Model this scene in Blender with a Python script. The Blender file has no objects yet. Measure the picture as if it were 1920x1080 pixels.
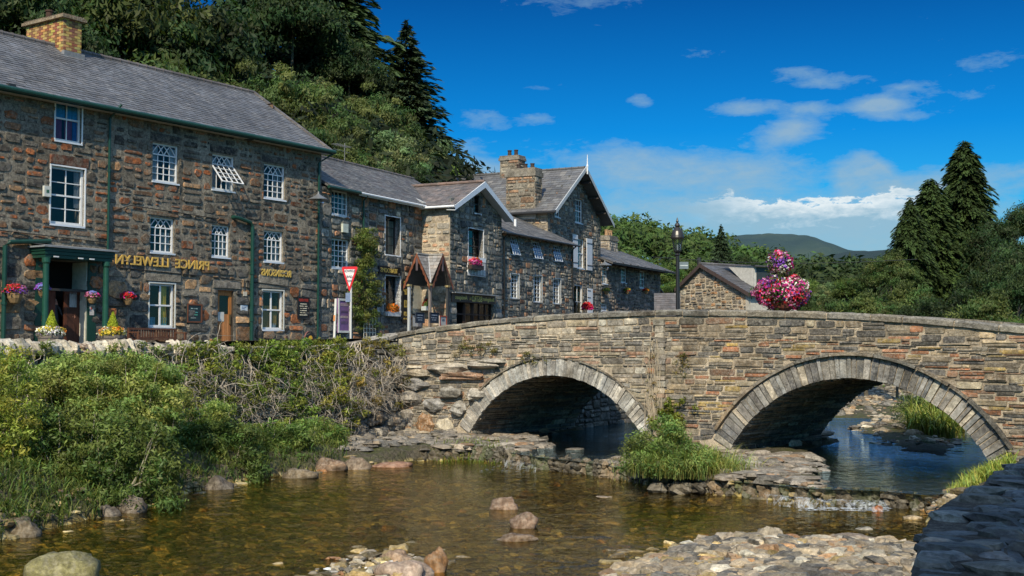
import bpy, math, random
import numpy as np
from mathutils import Vector, Matrix, noise as mnoise

random.seed(7); NP = np.random.default_rng(11)
R = math.radians
U = random.uniform
scene = bpy.context.scene
COL = scene.collection
FPX = 2300.0                 # focal length in pixels of a 1920 wide frame
PITCH = math.atan(115/2300)
CZ = 3.1                     # eye height above the pool
STREET = 3.0

# ------------------------------------------------------------------ survey helpers
def ray(px, py):
    vx, vy = (px-960)/FPX, (540-py)/FPX
    s, c = math.sin(PITCH), math.cos(PITCH)
    return Vector((vx, c-vy*s, s+vy*c))
def P(px, py, Y):
    d = ray(px, py); return Vector((0, 0, CZ)) + d*(Y/d.y)
def PZ(px, py, z=0.0):
    d = ray(px, py); return Vector((0, 0, CZ)) + d*((z-CZ)/d.z)

class Frame:
    """local x along a facade, y into the building, z up"""
    def __init__(self, ox, oy, dx, dy, z0=STREET):
        l = math.hypot(dx, dy)
        self.o = Vector((ox, oy, z0)); self.d = Vector((dx/l, dy/l, 0)); self.n = Vector((-dy/l, dx/l, 0))
        self.ang = math.atan2(dy, dx)
    def hit(self, px, py, yo=0.0):
        r = ray(px, py); c = Vector((0, 0, CZ)) - self.o
        t = (yo - c.dot(self.n))/r.dot(self.n)
        p = c + r*t
        return p.dot(self.d), p.z
    def hitx(self, px, py, xo=0.0):
        r = ray(px, py); c = Vector((0, 0, CZ)) - self.o
        t = (xo - c.dot(self.d))/r.dot(self.d)
        p = c + r*t
        return p.dot(self.n), p.z
    def loc(self, w):
        c = Vector(w) - self.o
        return Vector((c.dot(self.d), c.dot(self.n), c.z))
    def world(self, x, y, z=0):
        return self.o + self.d*x + self.n*y + Vector((0, 0, z))
    def rect(self, x0, y0, x1, y1, yo=0.0):
        ym = (y0+y1)/2; xm = (x0+x1)/2
        a = self.hit(x0, ym, yo)[0]; b = self.hit(x1, ym, yo)[0]
        return a, b, self.hit(xm, y1, yo)[1], self.hit(xm, y0, yo)[1]

# ------------------------------------------------------------------ object helpers
def tag(o, label=None, cat=None, group=None, kind=None):
    if label: o['label'] = label
    if cat: o['category'] = cat
    if group: o['group'] = group
    if kind: o['kind'] = kind
    return o
def empty(name, loc, rz=0.0, label=None, cat=None, group=None, parent=None):
    o = bpy.data.objects.new(name, None); COL.objects.link(o)
    o.location = loc; o.rotation_euler = (0, 0, rz); o.empty_display_size = .2
    if parent: o.parent = parent
    return tag(o, label, cat, group)
def fempty(name, fr, label, cat, x=0, y=0, z=0, group=None):
    return empty(name, fr.world(x, y, z), fr.ang, label, cat, group)

class MB:
    def __init__(self): self.v = []; self.f = []; self.c = []; self.m = []; self.col = (1, 1, 1); self.mi = 0
    def vert(self, p): self.v.append(tuple(p)); return len(self.v)-1
    def face(self, idx, col=None):
        self.f.append(tuple(idx)); self.c.append(col or self.col); self.m.append(self.mi)
    def poly(self, pts, col=None):
        n = len(self.v); self.v.extend(tuple(p) for p in pts); self.face(range(n, n+len(pts)), col)
    def box(self, x0, x1, y0, y1, z0, z1, col=None, jit=0):
        j = lambda: U(-jit, jit) if jit else 0
        n = len(self.v)
        for z in (z0, z1):
            for x, y in ((x0, y0), (x1, y0), (x1, y1), (x0, y1)):
                self.v.append((x+j(), y+j(), z+j()))
        for q in ((3, 2, 1, 0), (4, 5, 6, 7), (0, 1, 5, 4), (1, 2, 6, 5), (2, 3, 7, 6), (3, 0, 4, 7)):
            self.face([n+i for i in q], col)
    def bar(self, a, b, w, h, col=None, up=(0, 0, 1)):
        a, b = Vector(a), Vector(b); d = (b-a).normalized(); up = Vector(up)
        s = d.cross(up)
        if s.length < 1e-4: s = d.cross(Vector((0, 1, 0)))
        s.normalize(); u = s.cross(d).normalized()
        n = len(self.v)
        for p in (a, b):
            for i, j in ((-1, -1), (1, -1), (1, 1), (-1, 1)):
                self.v.append(tuple(p + s*(w/2*i) + u*(h/2*j)))
        for q in ((3, 2, 1, 0), (4, 5, 6, 7), (0, 1, 5, 4), (1, 2, 6, 5), (2, 3, 7, 6), (3, 0, 4, 7)):
            self.face([n+i for i in q], col)
    def tube(self, pts, r, n=8, col=None, caps=True):
        pts = [Vector(p) for p in pts]; k = len(pts)
        rs = r if isinstance(r, (list, tuple)) else [r]*k
        rings = []; ref = Vector((.31, .17, .93)).normalized()
        for i, p in enumerate(pts):
            d = (pts[min(i+1, k-1)]-pts[max(i-1, 0)]).normalized()
            s = d.cross(ref)
            if s.length < .1: s = d.cross(Vector((1, 0, 0)))
            s.normalize(); u = s.cross(d)
            rings.append([self.vert(p+(s*math.cos(2*math.pi*j/n)+u*math.sin(2*math.pi*j/n))*rs[i]) for j in range(n)])
        for i in range(k-1):
            for j in range(n):
                self.face((rings[i][j], rings[i][(j+1) % n], rings[i+1][(j+1) % n], rings[i+1][j]), col)
        if caps: self.face(rings[0][::-1], col); self.face(rings[-1], col)
    def lathe(self, prof, n=16, c=(0, 0, 0), col=None):
        rings = [[self.vert((c[0]+r*math.cos(2*math.pi*j/n), c[1]+r*math.sin(2*math.pi*j/n), c[2]+z)) for j in range(n)] for r, z in prof]
        for i in range(len(prof)-1):
            for j in range(n):
                self.face((rings[i][j], rings[i][(j+1) % n], rings[i+1][(j+1) % n], rings[i+1][j]), col)
        self.face(rings[0][::-1], col); self.face(rings[-1], col)
    def build(self, name, mats, parent=None, smooth=False, loc=None):
        me = bpy.data.meshes.new(name)
        me.from_pydata(self.v, [], self.f)
        for m in (mats if isinstance(mats, (list, tuple)) else [mats]): me.materials.append(m)
        if self.f:
            a = me.color_attributes.new('Col', 'FLOAT_COLOR', 'CORNER')
            tot = np.array([len(f) for f in self.f]); cc = np.ones((len(self.f), 4), np.float32)
            cc[:, :3] = np.array(self.c, np.float32)[:, :3]
            a.data.foreach_set('color', np.repeat(cc, tot, axis=0).ravel())
            me.polygons.foreach_set('material_index', np.array(self.m, np.int32))
            if smooth: me.polygons.foreach_set('use_smooth', np.ones(len(self.f), bool))
        me.update()
        o = bpy.data.objects.new(name, me); COL.objects.link(o)
        if parent: o.parent = parent
        if loc is not None: o.location = loc
        return o

def quads_mesh(name, C, A, B, colors, mats, smooth=False):
    """N free quads: centres C, half axes A and B (pointed leaf shapes)"""
    N = len(C); V = np.empty((N, 4, 3), np.float32)
    V[:, 0] = C-A; V[:, 1] = C-B*.62+A*.1; V[:, 2] = C+A; V[:, 3] = C+B*.62+A*.1
    me = bpy.data.meshes.new(name)
    me.vertices.add(4*N); me.vertices.foreach_set('co', V.ravel())
    me.loops.add(4*N); me.loops.foreach_set('vertex_index', np.arange(4*N, dtype=np.int32))
    me.polygons.add(N); me.polygons.foreach_set('loop_start', np.arange(0, 4*N, 4, dtype=np.int32))
    me.polygons.foreach_set('loop_total', np.full(N, 4, np.int32))
    a = me.color_attributes.new('Col', 'FLOAT_COLOR', 'CORNER')
    cc = np.ones((N, 4), np.float32); cc[:, :3] = colors
    a.data.foreach_set('color', np.repeat(cc, 4, axis=0).ravel())
    me.materials.append(mats); me.update(); me.validate()
    return me
def mobj(name, me, parent=None, loc=None, rz=0, sc=1):
    o = bpy.data.objects.new(name, me); COL.objects.link(o)
    if parent: o.parent = parent
    if loc is not None: o.location = loc
    o.rotation_euler = (0, 0, rz)
    o.scale = sc if isinstance(sc, (tuple, list)) else (sc, sc, sc)
    return o

# ------------------------------------------------------------------ materials
class NT:
    def __init__(self, name):
        self.m = bpy.data.materials.new(name); self.m.use_nodes = True
        self.t = self.m.node_tree; self.t.nodes.clear()
        self.out = self.n('ShaderNodeOutputMaterial')
    def n(self, typ, **kw):
        nd = self.t.nodes.new(typ)
        for k, v in kw.items():
            if k.startswith('_'): setattr(nd, k[1:], v)
            else: self.set(nd, k, v)
        return nd
    def set(self, nd, k, v):
        s = nd.inputs[int(k[1:])] if k[0] == 'i' and k[1:].isdigit() else nd.inputs[k.replace('__', ' ')]
        if isinstance(v, bpy.types.NodeSocket): self.t.links.new(v, s)
        else: s.default_value = v
    def noise(self, scale, detail=4, rough=.6, vec=None, dist=0):
        nd = self.n('ShaderNodeTexNoise', Scale=scale, Detail=detail, Roughness=rough, Distortion=dist)
        nd.noise_dimensions = '3D'
        if vec is not None: self.set(nd, 'Vector', vec)
        return nd
    def ramp(self, fac, stops, interp='LINEAR'):
        nd = self.n('ShaderNodeValToRGB', Fac=fac); cr = nd.color_ramp; cr.interpolation = interp
        while len(cr.elements) < len(stops): cr.elements.new(.5)
        for e, (p, c) in zip(cr.elements, stops):
            e.position = p; e.color = (c, c, c, 1) if isinstance(c, (int, float)) else (*c, 1)
        return nd.outputs[0]
    def mix(self, fac, a, b, blend='MIX'):
        nd = self.n('ShaderNodeMixRGB', Fac=fac); nd.blend_type = blend
        for k, v in (('Color1', a), ('Color2', b)):
            if isinstance(v, tuple) and len(v) == 3: v = (*v, 1)
            self.set(nd, k, v)
        return nd.outputs[0]
    def math(self, op, a, b=0.0):
        nd = self.n('ShaderNodeMath', i0=a, i1=b); nd.operation = op
        return nd.outputs[0]
    def coord(self, which='Object'):
        return self.n('ShaderNodeTexCoord').outputs[which]
    def attr(self, name='Col'):
        return self.n('ShaderNodeAttribute', _attribute_name=name).outputs['Color']
    def bump(self, h, strength, dist=.02, normal=None):
        nd = self.n('ShaderNodeBump', Height=h, Strength=strength, Distance=dist)
        if normal is not None: self.set(nd, 'Normal', normal)
        return nd.outputs[0]
    def finish(self, sh):
        self.t.links.new(sh, self.out.inputs['Surface']); return self.m
    def pbr(self, color, rough=.8, spec=.3, normal=None, metal=0.0):
        b = self.n('ShaderNodeBsdfPrincipled', Roughness=rough, Metallic=metal)
        self.set(b, 'Specular IOR Level', spec)
        self.set(b, 'Base Color', (*color, 1) if isinstance(color, tuple) and len(color) == 3 else color)
        if normal is not None: self.set(b, 'Normal', normal)
        return b.outputs[0]

def stone_mat(name, s=6.0, lo=.45, hi=1.5, bump=.9, dist=.02, rough=.9, tint=(.6, .56, .48), lichen=.25, smear=0.0, tide=False):
    t = NT(name); co = t.coord()
    n1 = t.noise(s, 6, .65, co); n2 = t.noise(s*5, 5, .7, co); n3 = t.noise(s*.35, 3, .5, co)
    c = t.mix(1.0, t.attr(), t.ramp(n1.outputs[0], [(.3, lo), (.7, hi)]), 'MULTIPLY')
    c = t.mix(1.0, c, t.ramp(n2.outputs[0], [(.3, .5), (.52, 1.0), (.75, 1.7)]), 'MULTIPLY')
    c = t.mix(t.ramp(t.noise(s*2.2, 6, .75, co).outputs[0], [(.46, 0.0), (.66, lichen*1.5)]), c, tint)
    c = t.mix(t.ramp(n3.outputs[0], [(.35, .35), (.6, 0.0)]), c, (.02, .02, .018))
    if smear > .5: c = t.mix(1.0, c, t.ramp(t.noise(.6, 4, .6, co).outputs[0], [(.35, (.5, .52, .55)), (.65, (1.35, 1.25, 1.15))]), 'MULTIPLY')
    if smear:   # lime mortar smeared over the edges of the stones
        ms = t.math('MULTIPLY', t.ramp(t.noise(2.6, 7, .78, co).outputs[0], [(.47, 0.0), (.56, 1.0)]), smear)
        mc = t.mix(t.ramp(n2.outputs[0], [(.35, 0.0), (.6, 1.0)]), (.06, .055, .045), (.36, .32, .25)); c = t.mix(ms, c, mc)
    if tide:
        z = t.n('ShaderNodeSeparateXYZ', Vector=co).outputs[2]; zz = t.math('ADD', z, t.math('MULTIPLY', t.noise(1.7, 5, .7, co).outputs[0], .9))
        c = t.mix(1.0, c, t.ramp(zz, [(.35, (.38, .36, .3)), (1.0, (1, 1, 1))]), 'MULTIPLY')
        c = t.mix(1.0, c, t.ramp(t.noise(.9, 6, .7, co).outputs[0], [(.36, (.55, .53, .5)), (.5, (1, 1, 1)), (.66, (1.2, 1.17, 1.1))]), 'MULTIPLY')
    h = t.math('ADD', n1.outputs[0], t.math('MULTIPLY', n2.outputs[0], .6))
    return t.finish(t.pbr(c, rough, .25, t.bump(h, bump, dist)))
def mortar_mat(name, c1=(.3, .27, .22), c2=(.09, .085, .075), s=9.0):
    t = NT(name); co = t.coord()
    n1 = t.noise(s, 6, .75, co); n2 = t.noise(s*6, 4, .7, co)
    c = t.mix(t.ramp(n1.outputs[0], [(.35, 0.0), (.65, 1.0)]), c2, c1)
    c = t.mix(1.0, c, t.ramp(n2.outputs[0], [(.32, .35), (.5, 1.0), (.7, 1.5)]), 'MULTIPLY')
    c = t.mix(1.0, c, t.ramp(t.noise(.7, 4, .6, co).outputs[0], [(.35, .55), (.65, 1.3)]), 'MULTIPLY')
    h = t.math('ADD', n1.outputs[0], n2.outputs[0])
    return t.finish(t.pbr(c, .95, .15, t.bump(h, 1.0, .03)))
def slate_mat(name):
    t = NT(name); co = t.coord()
    n1 = t.noise(.5, 5, .6, co); n2 = t.noise(14, 5, .7, co)
    c = t.mix(1.0, t.mix(.45, t.attr(), (.13, .13, .135)), t.ramp(n1.outputs[0], [(.3, .7), (.7, 1.2)]), 'MULTIPLY')
    c = t.mix(1.0, c, t.ramp(n2.outputs[0], [(.3, .75), (.7, 1.25)]), 'MULTIPLY')
    c = t.mix(t.ramp(t.noise(4, 6, .8, co).outputs[0], [(.6, 0.0), (.7, .35)]), c, (.36, .35, .28))
    return t.finish(t.pbr(c, .6, .35, t.bump(n2.outputs[0], .35, .01)))
def paint_mat(name, rough=.5, var=.25, s=8, spec=.4, bump=.15):
    t = NT(name); co = t.coord()
    n = t.noise(s, 6, .7, co)
    c = t.mix(1.0, t.attr(), t.ramp(n.outputs[0], [(.3, 1-var), (.6, 1.0), (.8, 1+var*.4)]), 'MULTIPLY')
    c = t.mix(t.ramp(t.noise(s*4, 4, .8, co).outputs[0], [(.62, 0.0), (.72, .35*min(1, var*3))]), c, (.12, .1, .08))
    return t.finish(t.pbr(c, rough, spec, t.bump(n.outputs[0], bump, .01)))
def wood_mat(name):
    t = NT(name); co = t.coord()
    mp = t.n('ShaderNodeMapping', Vector=co); mp.inputs['Scale'].default_value = (22, 22, 2.2)
    n = t.noise(1.0, 6, .6, mp.outputs[0], 1.0)
    c = t.mix(1.0, t.attr(), t.ramp(n.outputs[0], [(.3, .55), (.6, 1.15), (.8, 1.4)]), 'MULTIPLY')
    return t.finish(t.pbr(c, .6, .3, t.bump(n.outputs[0], .4, .01)))
def leaf_mat(name, trans=.35, rough=.6, var=.3):
    t = NT(name)
    oi = t.n('ShaderNodeObjectInfo')
    c = t.mix(1.0, t.attr(), t.ramp(oi.outputs['Random'], [(0, 1-var), (1, 1+var)]), 'MULTIPLY')
    d = t.n('ShaderNodeBsdfPrincipled', Roughness=rough); t.set(d, 'Base Color', c); t.set(d, 'Specular IOR Level', .25)
    tr = t.n('ShaderNodeBsdfTranslucent', Color=t.mix(1.0, c, (1.25, 1.35, .55), 'MULTIPLY'))
    mx = t.n('ShaderNodeMixShader', Fac=trans); t.set(mx, 'i1', d.outputs[0]); t.set(mx, 'i2', tr.outputs[0])
    return t.finish(mx.outputs[0])
def glass_mat(name, tint=(.75, .8, .82), refl=.35, fk=1.0):
    t = NT(name); co = t.coord()
    nb = t.bump(t.noise(2.5, 2, .5, co).outputs[0], .08, .05)
    fr = t.n('ShaderNodeFresnel', IOR=1.5, Normal=nb)
    g = t.n('ShaderNodeBsdfGlossy', Roughness=.02, Normal=nb); g.inputs['Color'].default_value = (1, 1, 1, 1)
    tr = t.n('ShaderNodeBsdfTransparent'); tr.inputs['Color'].default_value = (*tint, 1)
    mx = t.n('ShaderNodeMixShader', Fac=t.math('ADD', t.math('MULTIPLY', fr.outputs[0], fk), refl*.2))
    t.set(mx, 'i1', tr.outputs[0]); t.set(mx, 'i2', g.outputs[0])
    return t.finish(mx.outputs[0])
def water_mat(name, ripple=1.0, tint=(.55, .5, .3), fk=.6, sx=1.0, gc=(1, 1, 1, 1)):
    t = NT(name); co = t.coord()
    mp = t.n('ShaderNodeMapping', Vector=co); mp.inputs['Scale'].default_value = (1, .8, 1)
    n1 = t.noise(1.6*sx, 3, .55, mp.outputs[0], .4); n2 = t.noise(7.5*sx, 3, .6, mp.outputs[0], .6)
    n3 = t.noise(.35*sx, 2, .5, mp.outputs[0])
    h = t.math('ADD', t.math('MULTIPLY', n1.outputs[0], 1.0), t.math('MULTIPLY', n2.outputs[0], .28))
    h = t.math('MULTIPLY', h, t.ramp(n3.outputs[0], [(.3, .55), (.7, 1.2)]))
    nb = t.bump(h, 1.0, .05*ripple)
    fr = t.n('ShaderNodeFresnel', IOR=1.33, Normal=nb)
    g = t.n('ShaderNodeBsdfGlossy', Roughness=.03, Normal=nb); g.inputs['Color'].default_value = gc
    tr = t.n('ShaderNodeBsdfTransparent'); tr.inputs['Color'].default_value = (*tint, 1)
    mx = t.n('ShaderNodeMixShader', Fac=t.math('MINIMUM', t.math('MULTIPLY', fr.outputs[0], fk), .95))
    t.set(mx, 'i1', tr.outputs[0]); t.set(mx, 'i2', g.outputs[0])
    return t.finish(mx.outputs[0])
def ground_mat(name, stops, s=5.0, bump=1.0, dist=.05, vor=None, rough=.9, use_attr=False):
    t = NT(name); co = t.coord()
    n = t.noise(s, 7, .7, co)
    c = t.ramp(n.outputs[0], stops); h = n.outputs[0]
    if vor:
        mp = t.n('ShaderNodeMapping', Vector=t.mix(.06, co, t.noise(3, 3, .5, co).outputs['Color'])); mp.inputs['Scale'].default_value = (1, 1.25, 1)
        v = t.n('ShaderNodeTexVoronoi', Scale=vor, Vector=mp.outputs[0], Randomness=1.0)
        c = t.mix(.75, c, t.ramp(t.n('ShaderNodeSeparateColor', Color=v.outputs['Color']).outputs[0], stops))
        e = t.n('ShaderNodeTexVoronoi', Scale=vor, Vector=mp.outputs[0]); e.feature = 'DISTANCE_TO_EDGE'
        ed = t.ramp(e.outputs['Distance'], [(0, 0.0), (.12, 1.0)])
        c = t.mix(1.0, c, t.mix(.6, (1, 1, 1), ed), 'MULTIPLY')
        h = t.math('ADD', t.math('MULTIPLY', ed, .8), t.math('MULTIPLY', h, .4))
    if use_attr: c = t.mix(1.0, c, t.attr(), 'MULTIPLY')
    return t.finish(t.pbr(c, rough, .3, t.bump(h, bump, dist)))

M = {}
M['stone'] = stone_mat('rubble_stone', lo=.35, hi=1.6, lichen=.15)
M['stone_pub'] = stone_mat('inn_stone', 7, .3, 1.75, 1.0, .03, lichen=.08, smear=.6)
M['stone_fine'] = stone_mat('bridge_stone', 9, .42, 1.6, 1.0, .02, lichen=.3, smear=.25, tide=True)
M['pale_stone'] = stone_mat('pale_stone', 8, .5, 1.4, 1.0, .02, tint=(.75, .7, .58), lichen=.35, tide=True)
M['rock'] = stone_mat('river_rock', 4, .6, 1.3, .7, .02, rough=.75, tint=(.55, .5, .4), lichen=.2)
M['wet_slate'] = stone_mat('dark_slate_stone', 5, .4, 1.6, 1.0, .02, rough=.65, tint=(.12, .13, .1), lichen=.35)
M['mortar'] = mortar_mat('lime_mortar', (.4, .355, .28), (.09, .082, .07))
M['mortar_pale'] = mortar_mat('pale_mortar', (.6, .5, .37), (.25, .21, .15))
M['mortar_dark'] = mortar_mat('dark_mortar', (.16, .14, .11), (.04, .036, .03))
M['slate'] = slate_mat('roof_slate')
M['white'] = paint_mat('white_paint', .45, .12, 5)
M['paint'] = paint_mat('gloss_paint', .35, .25, 6)
M['matt'] = paint_mat('matt_paint', .8, .3, 6, .2)
M['wood'] = wood_mat('varnished_wood')
M['iron'] = paint_mat('black_iron', .35, .2, 10, .5)
M['gold'] = paint_mat('gilt_paint', .45, .1, 20, .6)
M['cloth'] = paint_mat('curtain_cloth', .9, .35, 14, .1, .4)
M['leaf'] = leaf_mat('foliage_leaf')
M['leaf2'] = leaf_mat('small_leaf', .35, .5, .12)
M['needle'] = leaf_mat('conifer_needle', .15, .7, .2)
M['petal'] = leaf_mat('flower_petal', .3, .6, 0.0)
M['bark'] = stone_mat('tree_bark', 5, .6, 1.3, .8, .03, tint=(.3, .3, .2), lichen=.3)
M['glass'] = glass_mat('window_glass', (.85, .88, .88), .05, .7)
M['glass_dim'] = glass_mat('casement_glass', (.7, .72, .74), .0, .3)
M['water'] = water_mat('pool_water', .8, (.88, .76, .4), .95, 1.0, (.9, .86, .66, 1))
M['water_up'] = water_mat('stream_water', 2.3, (.5, .5, .42), 2.4, 1.5, (.62, .85, 1, 1))  # blue of the sky reflection is tinted into the gloss colour

# ------------------------------------------------------------------ masonry generators
def wpick(pal):
    t = random.random()*sum(w for _, w in pal)
    for c, w in pal:
        t -= w
        if t <= 0: break
    k = U(.65, 1.35); h = U(-.06, .06); g = (c[0]+c[1]+c[2])/3; s = .92
    c = tuple(g+(x-g)*s for x in c)
    return (c[0]*k*(1+h), c[1]*k, c[2]*k*(1-h))
def rock_face(mb, pts, Mf, proud, col, inset=.12):
    """irregular stone: ring of (u,v), projecting 'proud' from the wall surface"""
    cu = sum(p[0] for p in pts)/len(pts); cv = sum(p[1] for p in pts)/len(pts)
    n = len(pts); base = []; top = []
    tilt = U(-.4, .4)*proud; tlt2 = U(-.4, .4)*proud
    w = max(1e-3, max(abs(p[0]-cu) for p in pts)); h = max(1e-3, max(abs(p[1]-cv) for p in pts))
    for u, v in pts:
        base.append(mb.vert(Mf(u, v, -.03)))
    for u, v in pts:
        k = inset*U(.6, 1.4)
        uu, vv = u+(cu-u)*k, v+(cv-v)*k
        top.append(mb.vert(Mf(uu, vv, proud + tilt*(u-cu)/w + tlt2*(v-cv)/h + U(-.12, .12)*proud)))
    c = mb.vert(Mf(cu+U(-.2, .2)*w, cv+U(-.2, .2)*h, proud*U(1.0, 1.5)))
    for i in range(n):
        j = (i+1) % n
        mb.face((base[i], base[j], top[j], top[i]), col)
        mb.face((top[i], top[j], c), col)
def ring_pts(u0, u1, v0, v1, rough):
    w, h = u1-u0, v1-v0; m = min(w, h); out = []
    for cu, cv, su, sv, first in ((u0, v0, 1, 1, 0), (u1, v0, -1, 1, 1), (u1, v1, -1, -1, 0), (u0, v1, 1, -1, 1)):
        a = U(.06, .38)*m*rough; b = U(.06, .38)*m*rough
        pa = (cu+su*a+U(-.03, .03)*m, cv+U(0, .07)*sv*m*rough); pb = (cu+U(0, .07)*su*m*rough, cv+sv*b+U(-.03, .03)*m)
        out += [pb, pa] if not first else [pa, pb]
    # mid points on the long sides
    res = []
    for i, p in enumerate(out):
        res.append(p)
        q = out[(i+1) % 8]
        if math.hypot(q[0]-p[0], q[1]-p[1]) > .55*max(w, h) and max(w, h) > 1.4*m:
            t = U(.35, .65); res.append((p[0]+(q[0]-p[0])*t, p[1]+(q[1]-p[1])*t+U(-.06, .06)*m*rough))
    return res
def clip_holes(r, holes, mn):
    rs = [r]
    for (a, b, c, d) in [h[:4] for h in holes]:
        nx = []
        for (u0, u1, v0, v1) in rs:
            if u1 <= a or u0 >= b or v1 <= c or v0 >= d: nx.append((u0, u1, v0, v1)); continue
            opts = []
            if a-u0 > mn: opts.append((u0, a, v0, v1))
            if u1-b > mn: opts.append((b, u1, v0, v1))
            if c-v0 > mn: opts.append((max(u0, a) if a-u0 > mn else u0, min(u1, b) if u1-b > mn else u1, v0, c))
            if v1-d > mn: opts.append((max(u0, a) if a-u0 > mn else u0, min(u1, b) if u1-b > mn else u1, d, v1))
            nx += opts
        rs = nx
    return [q for q in rs if q[1]-q[0] > mn and q[3]-q[2] > mn*.7]
def split_rects(r, sw, sh, out):
    u0, u1, v0, v1 = r; w, h = u1-u0, v1-v0
    k = random.choice((.55, .75, 1.0, 1.25))
    if w > sw*k*1.5 or h > sh*k*1.5:
        if w/sw > h/sh*U(.75, 1.35):
            m = u0+w*U(.34, .66); split_rects((u0, m, v0, v1), sw, sh, out); split_rects((m, u1, v0, v1), sw, sh, out)
        else:
            m = v0+h*U(.34, .66); split_rects((u0, u1, v0, m), sw, sh, out); split_rects((u0, u1, m, v1), sw, sh, out)
    else: out.append(r)
def rubble(mb, r, Mf, pal, sw=.5, sh=.26, gap=.025, proud=.03, rough=1.0, holes=(), keep=None, coursed=False, inset=.12, skip=0.0):
    rects = []
    if coursed:
        v = r[2]
        while v < r[3]-.02:
            h = sh*random.choice((.5, .7, .85, 1.0, 1.25, 1.5)); h = min(h, r[3]-v)
            if r[3]-v-h < .04: h = r[3]-v
            u = r[0]-U(0, sw)
            while u < r[1]:
                w = sw*U(.45, 1.7)*(.8+.4*h/sh)
                a, b = max(u, r[0]), min(u+w, r[1])
                if b-a > .05:
                    if h > sh*.95 and random.random() < .28:
                        m = v+h*U(.4, .6); rects += [(a, b, v, m), (a, b, m, v+h)]
                    else: rects.append((a, b, v+U(-.02, .02)*h, v+h+U(-.02, .02)*h))
                u += w
            v += h
    else: split_rects(r, sw, sh, rects)
    for q in rects:
        if random.random() < skip: continue
        for (u0, u1, v0, v1) in clip_holes(q, holes, .07):
            g = gap*U(.5, 1.3)
            if u1-u0 < 3*g or v1-v0 < 3*g: continue
            pts = ring_pts(u0+g, u1-g, v0+g, v1-g, rough)
            if keep:
                cu, cv = (u0+u1)/2, (v0+v1)/2
                if keep(cu, cv) is None: continue
                pts = [keep(*p) or p for p in pts]
                if max(p[0] for p in pts)-min(p[0] for p in pts) < .05 or max(p[1] for p in pts)-min(p[1] for p in pts) < .03: continue
            rock_face(mb, pts, Mf, proud*U(.4, 1.5), wpick(pal), inset)
def wall_sheet(mb, x0, x1, z0, z1, y, holes, top=None, depth=.48, step=.6, Mf=None):
    """mortar sheet with openings and their reveals"""
    Mf = Mf or (lambda u, v, d: (u, y-d, v))
    xs = sorted({x0, x1} | {h[0] for h in holes} | {h[1] for h in holes} | {x0+(x1-x0)*i/max(1, int((x1-x0)/step)) for i in range(1, max(1, int((x1-x0)/step)))})
    zs = sorted({z0, z1} | {h[2] for h in holes} | {h[3] for h in holes})
    xs = [x for x in xs if x0 <= x <= x1]; zs = [z for z in zs if z0 <= z <= z1]
    T = top or (lambda x: z1)
    for a, b in zip(xs, xs[1:]):
        if b-a < 1e-6: continue
        for c, d in zip(zs, zs[1:]):
            if d-c < 1e-6: continue
            mx, mz = (a+b)/2, (c+d)/2
            if any(h[0] < mx < h[1] and h[2] < mz < h[3] for h in holes): continue
            da, db = min(d, T(a)), min(d, T(b))
            if max(da, db) <= c: continue
            mb.poly([Mf(a, c, 0), Mf(b, c, 0), Mf(b, max(db, c), 0), Mf(a, max(da, c), 0)])
    for hh in holes:
        a, b, c, d = hh[:4]; dp = hh[4] if len(hh) > 4 else depth
        for p, q in (((a, c), (a, d)), ((a, d), (b, d)), ((b, d), (b, c)), ((b, c), (a, c))):
            mb.poly([Mf(*p, 0), Mf(*q, 0), Mf(*q, -dp), Mf(*p, -dp)])
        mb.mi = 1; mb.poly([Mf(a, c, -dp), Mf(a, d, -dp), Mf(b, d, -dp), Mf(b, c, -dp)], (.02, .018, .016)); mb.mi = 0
def slates(mb, O, ud, vd, W, L, pal, sw=.26, sh=.2, th=.012, keep=None, edge=True):
    """slate courses: O eave corner, ud along the eave, vd up the slope"""
    O, ud, vd = Vector(O), Vector(ud).normalized(), Vector(vd).normalized(); nn = ud.cross(vd)
    rows = max(1, int(round(L/sh))); sh = L/rows
    for r in range(rows):
        u = -U(0, sw)
        while u < W:
            w = sw*U(.85, 1.15); a, b = max(0, u), min(W, u+w-.008); u += w
            if b-a < .02: continue
            v0, v1 = r*sh+U(-.008, .008), (r+1)*sh+.015
            if keep and not keep((a+b)/2, (v0+v1)/2): continue
            lift = th*U(.8, 1.8)
            p = [O+ud*a+vd*v0+nn*lift, O+ud*b+vd*v0+nn*(lift*U(.7, 1.3)), O+ud*b+vd*v1, O+ud*a+vd*v1]
            q = [O+ud*a+vd*v0-nn*.01, O+ud*b+vd*v0-nn*.01]
            c = wpick(pal)
            mb.poly(p, c); mb.poly([q[0], q[1], p[1], p[0]], tuple(x*.5 for x in c))

def falls_mat():
    t = NT('falling_water'); co = t.coord(); mp = t.n('ShaderNodeMapping', Vector=co); mp.inputs['Scale'].default_value = (11, 11, 3.5)
    n = t.noise(1.0, 4, .7, mp.outputs[0], .4); big = t.noise(1.3, 3, .6, co)
    f = t.math('MULTIPLY', t.ramp(n.outputs[0], [(.45, 0.0), (.7, .65)]), t.ramp(big.outputs[0], [(.4, 0.15), (.58, 1.0)]))
    d = t.n('ShaderNodeBsdfPrincipled', Roughness=.3); d.inputs['Base Color'].default_value = (.7, .74, .76, 1); tr = t.n('ShaderNodeBsdfTransparent')
    mx = t.n('ShaderNodeMixShader', Fac=f); t.set(mx, 'i1', tr.outputs[0]); t.set(mx, 'i2', d.outputs[0]); return t.finish(mx.outputs[0])
M['falls'] = falls_mat()
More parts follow.
